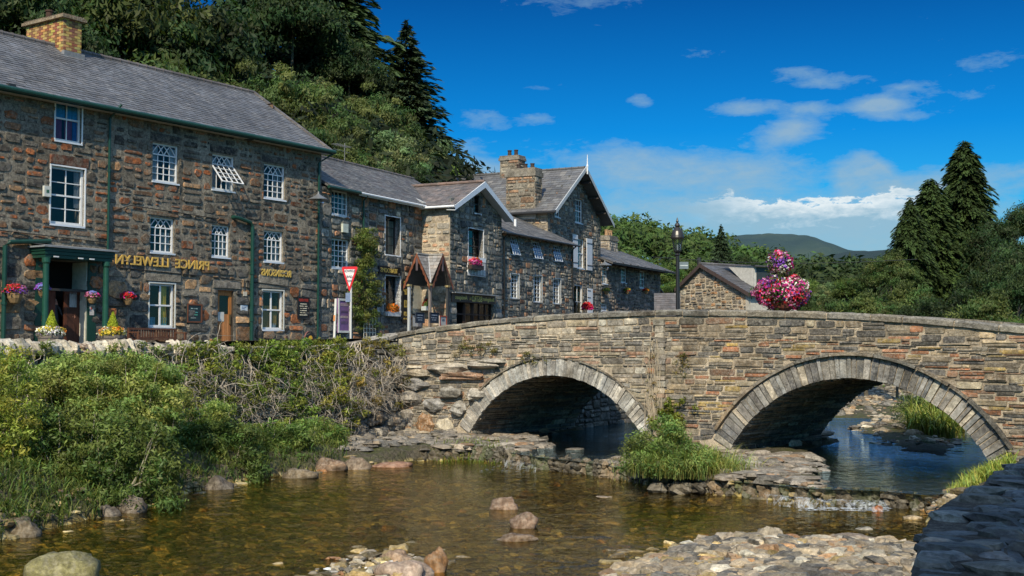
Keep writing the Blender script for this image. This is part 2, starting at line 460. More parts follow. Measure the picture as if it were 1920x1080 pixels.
# ================================================================== camera, sun, sky
cam = bpy.data.cameras.new('camera'); co = bpy.data.objects.new('camera', cam); COL.objects.link(co)
co.location = (0, 0, CZ); co.rotation_euler = (math.pi/2+PITCH, 0, 0)
cam.sensor_width = 36; cam.lens = FPX*36/1920; cam.clip_start = .1; cam.clip_end = 12000
scene.camera = co
SUN_EL = R(40); SH = Vector((-.2, -.98, 0)).normalized()
SUN = Vector((SH.x*math.cos(SUN_EL), SH.y*math.cos(SUN_EL), math.sin(SUN_EL)))
sl = bpy.data.lights.new('sun', 'SUN'); so = bpy.data.objects.new('sun', sl); COL.objects.link(so)
sl.energy = 5.0; sl.angle = R(.5); sl.color = (1, .88, .66)
so.rotation_euler = SUN.to_track_quat('Z', 'Y').to_euler(); so.location = (-10, -20, 30)
scene.view_settings.view_transform = 'Standard'; scene.view_settings.look = 'None'
scene.view_settings.exposure = 0; scene.view_settings.gamma = 1
scene.cycles.max_bounces = 6; scene.cycles.transparent_max_bounces = 12
scene.cycles.diffuse_bounces = 3; scene.cycles.glossy_bounces = 3
scene.cycles.caustics_reflective = False; scene.cycles.caustics_refractive = False

world = bpy.data.worlds.new('World'); scene.world = world; world.use_nodes = True
class WT(NT):
    def __init__(self):
        self.t = world.node_tree; self.t.nodes.clear(); self.out = self.n('ShaderNodeOutputWorld')
w = WT()
sky = w.n('ShaderNodeTexSky'); sky.sky_type = 'NISHITA'; sky.sun_disc = False
sky.sun_elevation = SUN_EL; sky.sun_rotation = math.atan2(SH.x, SH.y)
sky.air_density = 1.0; sky.dust_density = .4; sky.ozone_density = 3.0
gen = w.coord('Generated')
sep = w.n('ShaderNodeSeparateXYZ', Vector=gen)
X_, Y_, Z_ = sep.outputs
el = w.math('ARCSINE', Z_); az = w.math('ARCTAN2', X_, Y_)      # radians
def q2a(px, py): 
    d = ray(px, py).normalized(); return math.atan2(d.x, d.y), math.asin(d.z)
# deep polarised blue: keep the physical sky, shift its hue and depth with elevation
grad = w.ramp(w.math('MULTIPLY', el, 1.6), [(0.0, (.5, .95, 1.12)), (.14, (.11, .8, 1.1)), (.28, (.018, .54, 1.03)), (.45, (.01, .3, .68)), (.62, (1.5, 1.6, 1.65)), (1.0, (2.9, 2.9, 2.7))])  # zenith stops, out of view, are brightened to fill the shaded facades
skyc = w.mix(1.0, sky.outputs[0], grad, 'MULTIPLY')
# clouds
cv = w.n('ShaderNodeCombineXYZ', i0=w.math('MULTIPLY', az, 1.0), i1=w.math('MULTIPLY', el, 2.6), i2=.37)
nz = w.noise(15, 8, .6, cv.outputs[0], .35); nf = w.noise(48, 7, .65, cv.outputs[0], .3)
nzo = w.math('ADD', w.math('MULTIPLY', nz.outputs[0], .75), w.math('MULTIPLY', nf.outputs[0], .6))
def blob(px, py, rx, ry, amp, tilt=0.0):
    a, e = q2a(px, py)
    da = w.math('SUBTRACT', az, a); de = w.math('SUBTRACT', el, e)
    if tilt: de = w.math('ADD', de, w.math('MULTIPLY', da, tilt))
    u = w.math('DIVIDE', da, rx/FPX); v = w.math('DIVIDE', de, ry/FPX)
    r2 = w.math('ADD', w.math('MULTIPLY', u, u), w.math('MULTIPLY', v, v))
    return w.math('MULTIPLY', w.math('EXPONENT', w.math('MULTIPLY', r2, -1.0)), amp)
acc = None
for b in ((1330, 322, 260, 42, .62), (1150, 300, 130, 40, .3), (1240, 410, 250, 45, .62), (1560, 430, 330, 55, .8), (1450, 470, 520, 40, .5), (1640, 318, 34, 26, .5, .5),
          (1405, 202, 85, 17, .6), (1480, 246, 55, 24, .6, -.15), (1560, 152, 100, 16, .36), (1640, 200, 60, 13, .42), (1205, 190, 26, 15, .45),
          (1850, 112, 90, 24, .32), (1900, 325, 140, 26, .4), (1745, 350, 110, 30, .35), (915, 220, 50, 20, .4), (910, 320, 60, 16, .6), (1590, 335, 26, 34, .42),
          (1010, 222, 40, 12, .4), (1090, 0, 170, 26, .28), (1500, 135, 50, 12, .34), (1700, 165, 40, 12, .34), (1700, 218, 70, 9, .34), (1655, 195, 40, 16, .5), (1530, 205, 36, 12, .4), (1640, 330, 26, 20, .45, .8), (1020, 165, 60, 10, .3), (1300, 100, 70, 12, .3), (870, 290, 80, 50, .28), (1820, 180, 60, 20, .2)):
    v = blob(*b); acc = v if acc is None else w.math('ADD', acc, v)
dens = w.math('SUBTRACT', w.math('ADD', nzo, w.math('MINIMUM', acc, .62)), .87)
thin = w.ramp(dens, [(0.0, 0.0), (.1, .25), (.26, .5), (.5, .75)])
# sharp bright top of the long cumulus bank
a0, e0 = q2a(1560, 368)
edge = w.math('SUBTRACT', w.math('ADD', w.math('MULTIPLY', w.math('SUBTRACT', nf.outputs[0], .5), .045), w.math('MULTIPLY', w.math('SUBTRACT', nz.outputs[0], .5), .03)), w.math('SUBTRACT', el, e0))
azm = w.math('EXPONENT', w.math('MULTIPLY', w.math('POWER', w.math('ABSOLUTE', w.math('DIVIDE', w.math('SUBTRACT', az, q2a(1545, 380)[0]), 190/FPX)), 4.0), -1.0))
bank = w.math('MULTIPLY', w.ramp(w.math('MULTIPLY', edge, 40.0), [(0.0, 0.0), (.14, 1.0)]), azm)
fall = w.ramp(w.math('MULTIPLY', edge, 16.0), [(0.0, .95), (.4, .75), (1.0, .0)])
bank = w.math('MULTIPLY', bank, fall)
ccol = w.mix(w.ramp(dens, [(.1, 0.0), (.6, 1.0)]), (2.6, 4.6, 6.2), (3.6, 5.0, 5.8))
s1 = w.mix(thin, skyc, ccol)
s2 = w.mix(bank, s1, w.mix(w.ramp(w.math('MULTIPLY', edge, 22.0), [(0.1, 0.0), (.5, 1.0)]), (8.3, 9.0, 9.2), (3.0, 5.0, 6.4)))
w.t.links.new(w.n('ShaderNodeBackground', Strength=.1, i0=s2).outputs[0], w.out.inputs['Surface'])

# ================================================================== frames
FB = Frame(-3.83, 41, 15.7, -12.5, 0.0)        # bridge: x along, y across (away)
FW = Frame(-11.7, 28, 7.87, 13.0, 0.0)         # river wall on the left
FP_ = Frame(-18.07, 35.2, .559, .829)           # inn
FT = Frame(-7.88, 50.3, .447, .894)            # terrace of houses beyond it
WL = math.hypot(7.87, 13.0)
BW = 5.6                                       # bridge width

# ================================================================== terrain (one height field near, one sheet to the horizon)
def W2(px, py, z=0.0):
    p = PZ(px, py, z); return (p.x, p.y)
weir = [W2(790, 864), W2(880, 862), W2(950, 868), W2(1000, 878), W2(1100, 890), W2(1200, 905), W2(1350, 928), W2(1440, 936), W2(1535, 945), W2(1650, 949), W2(1740, 958)]
pool = [(-15, 6), (-9.6, 17), W2(0, 1012), W2(150, 978), W2(300, 935), W2(450, 902), W2(560, 886), W2(700, 874)] + weir + [(10.0, 24.3), (13.5, 20), (13.5, 4), (-15, 4)]
pool[1] = (-9.8, 17)
beach = [W2(1120, 1095), W2(1215, 1052), W2(1300, 1020), W2(1400, 1006), W2(1490, 1018), W2(1580, 1012), W2(1680, 1022), W2(1745, 1034), (12, 18), (12, 8), (1, 8), (.6, 14)]
lch = [W2(925, 868, .3), W2(1000, 880, .3), W2(1080, 884, .3), W2(1150, 862, .3), W2(1218, 848, .3), W2(1250, 815, .3), (6.5, 44), (7, 48), (2.5, 46), W2(1100, 806, .3), W2(1010, 815, .3), W2(1030, 838, .3), W2(960, 852, .3)]
rch = [W2(1440, 938, .3), W2(1545, 940, .3), W2(1560, 880, .3), W2(1535, 846, .3), W2(1590, 828, .3), W2(1535, 808, .3), (8.5, 47), (13, 56), (19.5, 72), (25, 100), (34, 105), (30, 70), (21, 46), (15.5, 36), (12.6, 30.5), W2(1840, 886, .3), W2(1785, 920, .3), W2(1735, 955, .3), W2(1650, 951, .3)]
bar1 = [W2(1610, 800, .4), W2(1700, 838, .4), W2(1780, 850, .4), W2(1800, 800, .4), W2(1720, 775, .4), W2(1660, 785, .4)]
bar2 = [W2(1535, 778, .4), W2(1640, 780, .4), W2(1720, 762, .4), W2(1740, 745, .4), W2(1580, 745, .4), W2(1520, 760, .4)]
farb = [(12, 74), (36, 74), (44, 130), (8, 130)]
smallbar = [W2(640, 1052), W2(700, 1030), W2(780, 1040), W2(800, 1072), W2(760, 1110), W2(600, 1100), W2(560, 1075)]
def inside(poly, X, Y):
    r = np.zeros(X.shape, bool); n = len(poly)
    for i in range(n):
        x1, y1 = poly[i]; x2, y2 = poly[(i+1) % n]
        if y1 == y2: continue
        c = ((y1 > Y) != (y2 > Y)) & (X < (x2-x1)*(Y-y1)/(y2-y1)+x1); r ^= c
    return r
def sdist(poly, X, Y):
    d = np.full(X.shape, 1e9); n = len(poly)
    for i in range(n):
        x1, y1 = poly[i]; x2, y2 = poly[(i+1) % n]; L = (x2-x1)**2+(y2-y1)**2+1e-9
        t = np.clip(((X-x1)*(x2-x1)+(Y-y1)*(y2-y1))/L, 0, 1)
        d = np.minimum(d, np.hypot(X-x1-t*(x2-x1), Y-y1-t*(y2-y1)))
    return np.where(inside(poly, X, Y), -d, d)
def vnoise(X, Y, s, seed=0):
    g = np.random.default_rng(seed).random((256, 256)); x = X*s+100; y = Y*s+100
    xi = np.floor(x).astype(int); yi = np.floor(y).astype(int); fx = x-xi; fy = y-yi
    fx = fx*fx*(3-2*fx); fy = fy*fy*(3-2*fy); a = lambda i, j: g[(xi+i) % 256, (yi+j) % 256]
    return (a(0, 0)*(1-fx)+a(1, 0)*fx)*(1-fy)+(a(0, 1)*(1-fx)+a(1, 1)*fx)*fy-.5
wallL = [(FW.world(-8, 0).x, FW.world(-8, 0).y), (FB.o.x, FB.o.y), (FB.world(3.1, 0).x, FB.world(3.1, 0).y), (FB.world(3.1, BW).x, FB.world(3.1, BW).y), (9, 52), (17.5, 72), (20, 100), (8, 140), (-60, 140), (-60, 20)]
rightbank = [W2(1765, 948, .3), W2(1795, 918, .3), W2(1845, 888, .3), W2(1868, 866, .3), (13.4, 31.5), (15.8, 33.5), (21.5, 46), (30, 70), (34, 95), (60, 110), (60, 20), (20, 8), (11.3, 15), (8.6, 20)]
WX = np.array([p[0] for p in weir]+[14.0]); WY = np.array([p[1] for p in weir]+[26.0])
def height(X, Y):
    n1 = vnoise(X, Y, .6, 1); n2 = vnoise(X, Y, 2.1, 2); n3 = vnoise(X, Y, 5.0, 3)
    dp = sdist(pool, X, Y)
    h_pool = -.05-np.clip(-dp*.12, 0, .34)+n1*.1+n2*.05
    db = sdist(beach, X, Y); h_pool = np.maximum(h_pool, np.clip(-db*.12, -.4, .2)+n1*.04+n2*.03-.02)
    ds = sdist(smallbar, X, Y); h_pool = np.maximum(h_pool, np.clip(-ds*.1, -.4, .05)+n2*.05-.04)
    # left bank and apron outside the pool
    bank = np.clip(.1+dp*.42, -.1, .2+np.clip((-4.4-X)/3.5, 0, 1)*.55)+n1*.3+n2*.14+n3*.1
    apron = np.clip(dp*1.6, 0, .36)+n1*.12+n2*.1+n3*.08
    left = np.clip((-2.4-X)/1.8, 0, 1)
    h = np.where(dp < 0, h_pool, apron*(1-left)+bank*left)
    dl = sdist(lch, X, Y); dr = sdist(rch, X, Y)
    lip = np.clip((Y-np.interp(X, WX, WY))*1.4, 0, 1)
    ch = .27*lip+(1-lip)*.1-.03+n2*.05+n3*.03
    ch2 = np.where(Y-np.interp(X, WX, WY) > 1.2, .12, ch)+n1*.05
    out = (dp >= 0)
    h = np.where(out & (dl < .25), np.minimum(h, ch+np.clip(dl, -.1, .3)*.5), h)
    h = np.where(out & (dr < .3), np.minimum(h, np.maximum(ch2, -.1+.0*X)+np.clip(dr, -.3, .3)*.5), h)
    for pl, a in ((bar1, .16), (bar2, .2)):
        dd = sdist(pl, X, Y); h = np.where(dd < .6, np.maximum(h, .3+np.clip(-dd*.12, -.2, a)+n2*.08+n3*.05), h)
    dd = sdist(farb, X, Y); h = np.where(dd < 4, np.maximum(h, .4+np.clip(-dd*.16, -.4, 1.7)+n1*.2), h)
    rb = sdist(rightbank, X, Y); h = np.where(rb < .3, np.maximum(h, np.clip(.25-rb*.5, 0, 1.2)+np.clip(-(rb+4)*.3, 0, 1.6)*(Y > 35)+n1*.25+n2*.1), h)
    wl = inside(wallL, X, Y)
    h = np.where(wl & (sdist(wallL, X, Y) < -.5), -.3, h)
    return h
def grid_mesh(name, xs, ys, mat, hf, shade=True):
    X, Y = np.meshgrid(xs, ys); Z = hf(X, Y); V = np.stack([X, Y, Z], -1).reshape(-1, 3).astype(np.float32)
    ny, nx = X.shape; i = np.arange((ny-1)*(nx-1)); r = i//(nx-1); c = i % (nx-1); a = r*nx+c
    Fq = np.stack([a, a+1, a+nx+1, a+nx], -1).astype(np.int32)
    me = bpy.data.meshes.new(name); me.vertices.add(len(V)); me.vertices.foreach_set('co', V.ravel())
    me.loops.add(len(Fq)*4); me.loops.foreach_set('vertex_index', Fq.ravel()); me.polygons.add(len(Fq))
    me.polygons.foreach_set('loop_start', np.arange(0, 4*len(Fq), 4, dtype=np.int32)); me.polygons.foreach_set('loop_total', np.full(len(Fq), 4, np.int32))
    if shade: me.polygons.foreach_set('use_smooth', np.ones(len(Fq), bool))
    me.materials.append(mat); me.update(); me.validate()
    return mobj(name, me)
GX, GY = np.arange(-21, 62, .25), np.arange(5, 126, .25); GZ = height(*np.meshgrid(GX, GY))
def hz(x, y):
    u = min(max((x+21)/.25, 0), len(GX)-2.001); v = min(max((y-5)/.25, 0), len(GY)-2.001); i, j = int(u), int(v); f, g = u-i, v-j
    return float((GZ[j, i]*(1-f)+GZ[j, i+1]*f)*(1-g)+(GZ[j+1, i]*(1-f)+GZ[j+1, i+1]*f)*g)
def bed_mat():
    t = NT('riverbed_gravel'); co = t.coord(); st = [(.15, (.05, .04, .012)), (.35, (.12, .085, .022)), (.5, (.25, .18, .04)), (.66, (.5, .37, .1)), (.82, (.72, .6, .3))]
    wv = t.mix(.05, co, t.noise(3, 3, .5, co).outputs['Color'])
    v = t.n('ShaderNodeTexVoronoi', Scale=6.5, Vector=wv); e = t.n('ShaderNodeTexVoronoi', Scale=6.5, Vector=wv); e.feature = 'DISTANCE_TO_EDGE'
    n = t.noise(2.2, 7, .7, co); c = t.mix(.7, t.ramp(n.outputs[0], st), t.ramp(t.n('ShaderNodeSeparateColor', Color=v.outputs['Color']).outputs[0], st))
    ed = t.ramp(e.outputs['Distance'], [(0, .25), (.13, 1.0)]); c = t.mix(1.0, c, ed, 'MULTIPLY')
    z = t.n('ShaderNodeSeparateXYZ', Vector=co).outputs[2]; zz = t.math('ADD', z, t.math('MULTIPLY', t.noise(1.5, 5, .7, co).outputs[0], .16))
    dry = t.ramp(t.noise(7, 7, .8, co).outputs[0], [(.3, (.035, .028, .016)), (.5, (.09, .075, .048)), (.7, (.2, .175, .125))])
    c = t.mix(t.ramp(zz, [(.1, 0.0), (.2, 1.0)]), c, dry)
    moss = t.ramp(t.noise(1.3, 6, .75, co).outputs[0], [(.42, 0.0), (.56, .75)])
    c = t.mix(t.math('MULTIPLY', moss, t.ramp(z, [(.05, 0.0), (.2, 1.0)])), c, t.mix(t.noise(20, 4, .6, co).outputs[0], (.02, .03, .008), (.12, .13, .03)))
    h = t.math('ADD', t.math('MULTIPLY', ed, .6), t.math('MULTIPLY', t.noise(9, 7, .75, co).outputs[0], 1.2))
    return t.finish(t.pbr(c, .85, .3, t.bump(h, 1.0, .06)))
M['bed'] = bed_mat()
tag(grid_mesh('riverbed', np.arange(-21, 26, .16), np.arange(5, 58, .16), M['bed'], height), kind='structure')
M['turf'] = ground_mat('bank_turf', [(.25, (.02, .03, .008)), (.5, (.06, .1, .02)), (.75, (.16, .2, .05))], 1.4, 1.0, .1)
tag(grid_mesh('river_shingle', np.arange(-21, 62, .6), np.arange(57.9, 134, .6), ground_mat('far_shingle', [(.3, (.1, .085, .055)), (.5, (.28, .25, .19)), (.7, (.45, .41, .33))], 1.2, 1.0, .08, vor=3.0), height), kind='structure')
# the land out to the horizon, with the wooded hill on the left and the valley floor
def land(X, Y):
    d = np.hypot(X, Y)
    n = vnoise(X, Y, .02, 5)*6+vnoise(X, Y, .06, 6)*2
    h = -.6+0*X
    h = np.where((Y > 130), 2.0+n*.3*np.clip((Y-130)/60, 0, 1), h)
    bk = lambda fr: (X-fr.o.x)*fr.n.x+(Y-fr.o.y)*fr.n.y
    dd = np.minimum(bk(FP_), bk(FT))-11; fade = np.clip((100-Y)/25, 0, 1)
    hill = np.clip(dd*.55, 0, 34)*fade
    h = np.where((dd > -3) & (Y < 130), np.maximum(h, 2.9+hill+n*np.clip(hill/8, 0, 1)), h)
    return h
xs = np.concatenate([np.linspace(-3500, -200, 12), np.arange(-180, 180, 6), np.linspace(200, 3500, 12)])
ys = np.concatenate([[-3000, -1000, -300, -60, -10], np.arange(0, 360, 6), np.linspace(380, 9000, 16)])
tag(grid_mesh('valley_ground', xs, ys, M['turf'], land), kind='structure')
# grass bank at the far bend
def sheet(name, pts, z, mat, kind='structure'):
    m = MB(); m.poly([(x, y, z if not callable(z) else z(x, y)) for x, y in pts]); o = m.build(name, mat); return tag(o, kind=kind)
sheet('pool_water', [(-15, 4), (13.5, 4), (13.5, 24)]+[(x, y+.35) for x, y in weir[::-1]]+[(-3.4, 34.5), (-15, 34.5)], 0.0, M['water'])
lipw = [(x, y-.02) for x, y in weir[2:]]
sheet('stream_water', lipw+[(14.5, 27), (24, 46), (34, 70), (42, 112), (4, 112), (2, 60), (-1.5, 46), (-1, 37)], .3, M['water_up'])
# street behind the wall
M['asphalt'] = ground_mat('street_asphalt', [(.3, (.04, .04, .04)), (.7, (.085, .082, .075))], 8, .4, .01)
stp = [tuple(FW.world(-9, .4).xy), tuple(FB.world(0, .3).xy), tuple(FB.world(3.0, BW).xy), (8.2, 52), (16.5, 73), (19, 100), (-5, 140), (-60, 140), (-60, 10)]
sheet('street', stp, STREET, M['asphalt'])
m = MB()   # kerbed pavement before the inn
for fr, a, b in ((FP_, -2, 18.4),):
    p = [fr.world(a, -1.7), fr.world(b, -1.7), fr.world(b, 1), fr.world(a, 1)]
    for z0, z1 in ((0, .12),):
        m.poly([q+Vector((0, 0, z1)) for q in p]); m.poly([p[0], p[1], p[1]+Vector((0, 0, z1)), p[0]+Vector((0, 0, z1))])
M['paving'] = ground_mat('paving_flags', [(.3, (.16, .15, .13)), (.7, (.3, .28, .24))], 6, .4, .01, vor=1.6)
tag(m.build('pavement', M['paving']), kind='structure')

# ================================================================== bridge
ARCH = [(3.27, 9.71, .55, 2.33), (12.48, 19.25, .5, 2.38)]   # x0, x1, spring z, crown z (underside)
def arc(a):
    x0, x1, zs, zc = a; h = (x1-x0)/2; r = zc-zs; Rr = (h*h+r*r)/(2*r); return (x0+x1)/2, zc-Rr, Rr, math.asin(h/Rr)
RT = (.5, .56)
parpx = [(700, 633), (745, 624), (800, 614), (860, 607), (945, 596), (1060, 588), (1200, 582), (1300, 580), (1450, 582), (1600, 586), (1700, 592), (1800, 600), (1920, 612)]
PX = [FB.hit(*p) for p in parpx]
PXx = [p[0] for p in PX]+[26.0]; PXz = [p[1] for p in PX]+[PX[-1][1]-.35]
ptop = lambda x: float(np.interp(x, PXx, PXz))
bridge = fempty('stone_bridge', FB, 'two-arched rubble stone road bridge over the stream', 'bridge')
Mb = lambda u, v, d: (u, -d, v)
BL0, BL1 = -.35, 26.0
COPE = .17
ztop = lambda x: ptop(x)-COPE
def soff(x):
    for a in ARCH:
        if a[0] < x < a[1]:
            cx, cz, r, _ = arc(a); return cz+math.sqrt(max(0, r*r-(x-cx)**2))
    return -.5
m = MB()
for side in (0, 1):
    y = 0.0 if side == 0 else BW
    xs = sorted(set([BL0+i*.12 for i in range(int((BL1-BL0)/.12)+1)]+[a[i] for a in ARCH for i in (0, 1)]))
    for a, b in zip(xs, xs[1:]):
        e = 1e-4
        q = [(a, y, soff(a+e)), (b, y, soff(b-e)), (b, y, ztop(b)), (a, y, ztop(a))]
        m.poly(q if side == 0 else q[::-1])
        if side == 0:   # inner parapet faces and deck
            dz = lambda x: ptop(x)-.95
            m.poly([(b, .42, dz(b)), (a, .42, dz(a)), (a, .42, ztop(a)), (b, .42, ztop(b))])
            m.poly([(a, BW-.42, dz(a)), (b, BW-.42, dz(b)), (b, BW-.42, ztop(b)), (a, BW-.42, ztop(a))])
for i, a in enumerate(ARCH):   # footings
    for x in (a[0], a[1]):
        z = a[2]; m.poly([(x, 0, -.5), (x, BW, -.5), (x, BW, z), (x, 0, z)])
cap = lambda y0, y1: [m.poly([(a, y0, ztop(a)), (b, y0, ztop(b)), (b, y1, ztop(b)), (a, y1, ztop(a))]) for a, b in zip(xs, xs[1:])]
cap(0, .42); cap(BW-.42, BW)
m.build('wall_core', M['mortar_pale'], bridge)
m = MB()
for a, b in zip(xs, xs[1:]):
    m.poly([(a, .42, ptop(a)-.95), (b, .42, ptop(b)-.95), (b, BW-.42, ptop(b)-.95), (a, BW-.42, ptop(a)-.95)])
m.build('roadway', M['asphalt'], bridge)
# face stones
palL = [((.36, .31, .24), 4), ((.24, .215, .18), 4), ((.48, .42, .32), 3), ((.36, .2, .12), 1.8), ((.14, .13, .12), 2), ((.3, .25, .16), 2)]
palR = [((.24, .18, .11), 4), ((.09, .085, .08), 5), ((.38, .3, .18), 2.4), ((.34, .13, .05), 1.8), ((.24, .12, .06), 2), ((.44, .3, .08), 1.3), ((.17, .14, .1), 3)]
def bkeep(u, v):
    if v > ztop(u)-.015: return None if v > ztop(u)+.0 and True else (u, ztop(u)-.015)
    for k, a in enumerate(ARCH):
        cx, cz, r, th = arc(a); rr = r+RT[k]+.045
        d = math.hypot(u-cx, v-cz)
        if d < rr and v > a[2]-.25 and abs(u-cx) < rr*math.sin(th)+.22:
            return None
        if a[0]-.02 < u < a[1]+.02 and v <= a[2]+.2: return None
    return (u, v)
def bkeep2(u, v):
    if v > ztop(u)-.015: v = ztop(u)-.015
    for k, a in enumerate(ARCH):
        cx, cz, r, th = arc(a); rr = r+RT[k]+.045
        d = math.hypot(u-cx, v-cz)
        if d < rr and v > a[2]-.25 and abs(u-cx) < rr*math.sin(th)+.22: 
            return (cx+(u-cx)*rr/d, cz+(v-cz)*rr/d)
        if a[0]-.02 < u < a[1]+.02 and v <= a[2]+.2: u = a[0]-.02 if u < cx else a[1]+.02
    return (u, v)
class Keep:
    """first call of each stone tests the centre, the rest push corners to the edge"""
def keep_bridge(u, v): return bkeep2(u, v) if KB[0] else bkeep(u, v)
def rubble_b(mb, r, Mf, pal, **kw):
    rects = []; sw, sh = kw['sw'], kw['sh']; gap = kw['gap']
    v = r[2]
    while v < r[3]:
        h = sh*random.choice((.45, .6, .8, 1.0, 1.2, 1.45)); u = r[0]-U(0, sw)
        while u < r[1]:
            wd = sw*U(.4, 1.8)*(.75+.35*h/sh); a, b = max(u, r[0]), min(u+wd, r[1])
            if b-a > .06:
                cu, cv = (a+b)/2, v+h/2
                # courses follow the rise of the parapet
                k = (ztop(cu)-.35)/(ztop(13)-.35); f = lambda z: z if z < .4 else .4+(z-.4)*(ztop(cu)-.4)/(3.65-.4)
                if h > sh*.95 and random.random() < .35: parts = ((v, v+h*.5), (v+h*.5, v+h))
                else: parts = ((v, v+h),)
                for c, d in parts:
                    c, d = f(c), f(d); g = gap*U(.5, 1.3)
                    j = U(-.012, .012)
                    if d-c < 2.6*g: continue
                    mid = bkeep((a+b)/2, (c+d)/2)
                    if mid is None: continue
                    pts = [bkeep2(*p) for p in ring_pts(a+g, b-g, c+g+j, d-g+j, .9)]
                    if max(p[0] for p in pts)-min(p[0] for p in pts) < .05 or max(p[1] for p in pts)-min(p[1] for p in pts) < .025: continue
                    if 13.45 > cu > 10.4 and 1.28 < (c+d)/2 < 1.42 and abs(cu-11.35) < .12: continue
                    rock_face(mb, pts, Mf, .024*U(.4, 1.6), wpick(pal(cu, c)), .07)
            u += wd
        v += h
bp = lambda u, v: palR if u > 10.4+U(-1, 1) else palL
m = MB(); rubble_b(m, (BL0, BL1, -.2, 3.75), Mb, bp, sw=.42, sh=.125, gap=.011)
m.build('face_stones', M['stone_fine'], bridge)
# putlog hole + pilaster strip
m = MB(); m.box(11.22, 11.48, -.005, .0, 1.3, 1.44, (.01, .01, .01)); m.build('putlog_hole', M['matt'], bridge)
m = MB()
z = .35
while z < ztop(10.25)-.1:
    h = U(.1, .2); m.box(10.1+U(-.03, .03), 10.42+U(-.05, .05), -.085-U(0, .03), .02, z, min(z+h-.014, ztop(10.25)), wpick(palL), .012); z += h
m.build('pilaster', M['stone_fine'], bridge)
# arch rings, hood moulds, barrels
for k, a in enumerate(ARCH):
    cx, cz, r, th = arc(a); m = MB(); n = 62 if k == 0 else 56
    t = -th-.03
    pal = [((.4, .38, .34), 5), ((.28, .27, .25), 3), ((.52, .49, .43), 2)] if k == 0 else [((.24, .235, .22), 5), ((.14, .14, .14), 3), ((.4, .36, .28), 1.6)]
    while t < th+.03:
        dt = (2*th/n)*U(.65, 1.4); g = .006/r*U(.6, 1.6)*(1 if k == 0 else 2.0)
        ro = r+RT[k]*U(.86, 1.04); ri = r-U(0, .02); pr = U(.03, .075); pts = []
        tt = [(t+g, ri), (t+dt-g, ri), (t+dt-g, ro+U(-.02, .02)), (t+g, ro)]
        fr_ = [(cx+rr*math.sin(q)+U(-.006, .006), -pr+U(-.012, .012), cz+rr*math.cos(q)) for q, rr in tt]
        bk = [(x, .03, z) for x, _, z in fr_]
        c = wpick(pal); n0 = len(m.v); m.v.extend(fr_+bk)
        for q in ((0, 1, 2, 3), (0, 4, 5, 1), (1, 5, 6, 2), (2, 6, 7, 3), (3, 7, 4, 0)): m.face([n0+i for i in q], c)
        t += dt
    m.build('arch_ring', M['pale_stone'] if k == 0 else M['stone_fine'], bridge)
    # mortar behind the ring, and the thin drip course over it
    m = MB(); ns = 48
    for i in range(ns):
        t0 = -th-.03+(2*th+.06)*i/ns; t1 = -th-.03+(2*th+.06)*(i+1)/ns
        q = lambda tt, rr, y: (cx+rr*math.sin(tt), y, cz+rr*math.cos(tt))
        m.poly([q(t0, r, -.012), q(t1, r, -.012), q(t1, r+RT[k], -.012), q(t0, r+RT[k], -.012)])
    m.build('ring_mortar', M['mortar_pale'], bridge)
    m = MB(); t = -th*(.78 if k == 0 else .97)
    while t < th*(.98 if k == 0 else 1.0):
        dt = U(.12, .34); ro = r+RT[k]+.01; hh = U(.03, .05) if k == 0 else U(.06, .085); pr = U(.07, .11) if k == 0 else U(.12, .17)
        seg = 3; c = wpick([((.1, .095, .08), 2), ((.17, .14, .1), 2), ((.3, .2, .1), .5)])
        for s in range(seg):
            ta, tb = t+dt*s/seg, t+dt*(s+1)/seg-(.006 if s == seg-1 else 0)
            P0 = [(cx+rr*math.sin(q), cz+rr*math.cos(q)) for q, rr in ((ta, ro), (tb, ro), (tb, ro+hh), (ta, ro+hh))]
            n0 = len(m.v); m.v.extend([(x, -pr, z) for x, z in P0]+[(x, .02, z) for x, z in P0])
            for q in ((0, 1, 2, 3), (0, 4, 5, 1), (2, 6, 7, 3), (1, 5, 6, 2), (3, 7, 4, 0)): m.face([n0+i for i in q], c)
        t += dt
    if k == 1:
        for s in (-1, 1):
            xb = cx+s*(r+RT[k])*math.sin(th); 
            if s > 0: m.box(xb+.1, xb+.75, -.13, .02, cz+(r+RT[k])*math.cos(th)-.06, cz+(r+RT[k])*math.cos(th)+.03, (.17, .13, .09), .01)
    m.build('hood_mould', M['stone_fine'], bridge)
    m = MB(); sh = MB()
    Mv = lambda u, v, d: (cx+(r-d)*math.sin(v/r), u, cz+(r-d)*math.cos(v/r))
    rubble(m, (.03, BW, -th*r, th*r), Mv, [((.24, .2, .15), 4), ((.15, .13, .1), 4), ((.34, .29, .2), 1.5), ((.28, .19, .1), 1)], sw=.75, sh=.13, gap=.012, proud=.035, rough=.8, coursed=True)
    for i in range(ns):
        v0 = -th*r+2*th*r*i/ns; v1 = -th*r+2*th*r*(i+1)/ns; sh.poly([Mv(0, v0, 0), Mv(BW, v0, 0), Mv(BW, v1, 0), Mv(0, v1, 0)])
    for x, sg in ((a[0], 1), (a[1], -1)):
        Mf = lambda u, v, d: (x+sg*d, u, v)
        rubble(m, (.03, BW, -.3, a[2]), Mf, [((.12, .11, .09), 3), ((.2, .18, .14), 1)], sw=.5, sh=.18, gap=.012, proud=.04, coursed=True)
    v = m.build('vault_stones', M['stone'], bridge); sh.build('vault_core', M['mortar'], bridge)
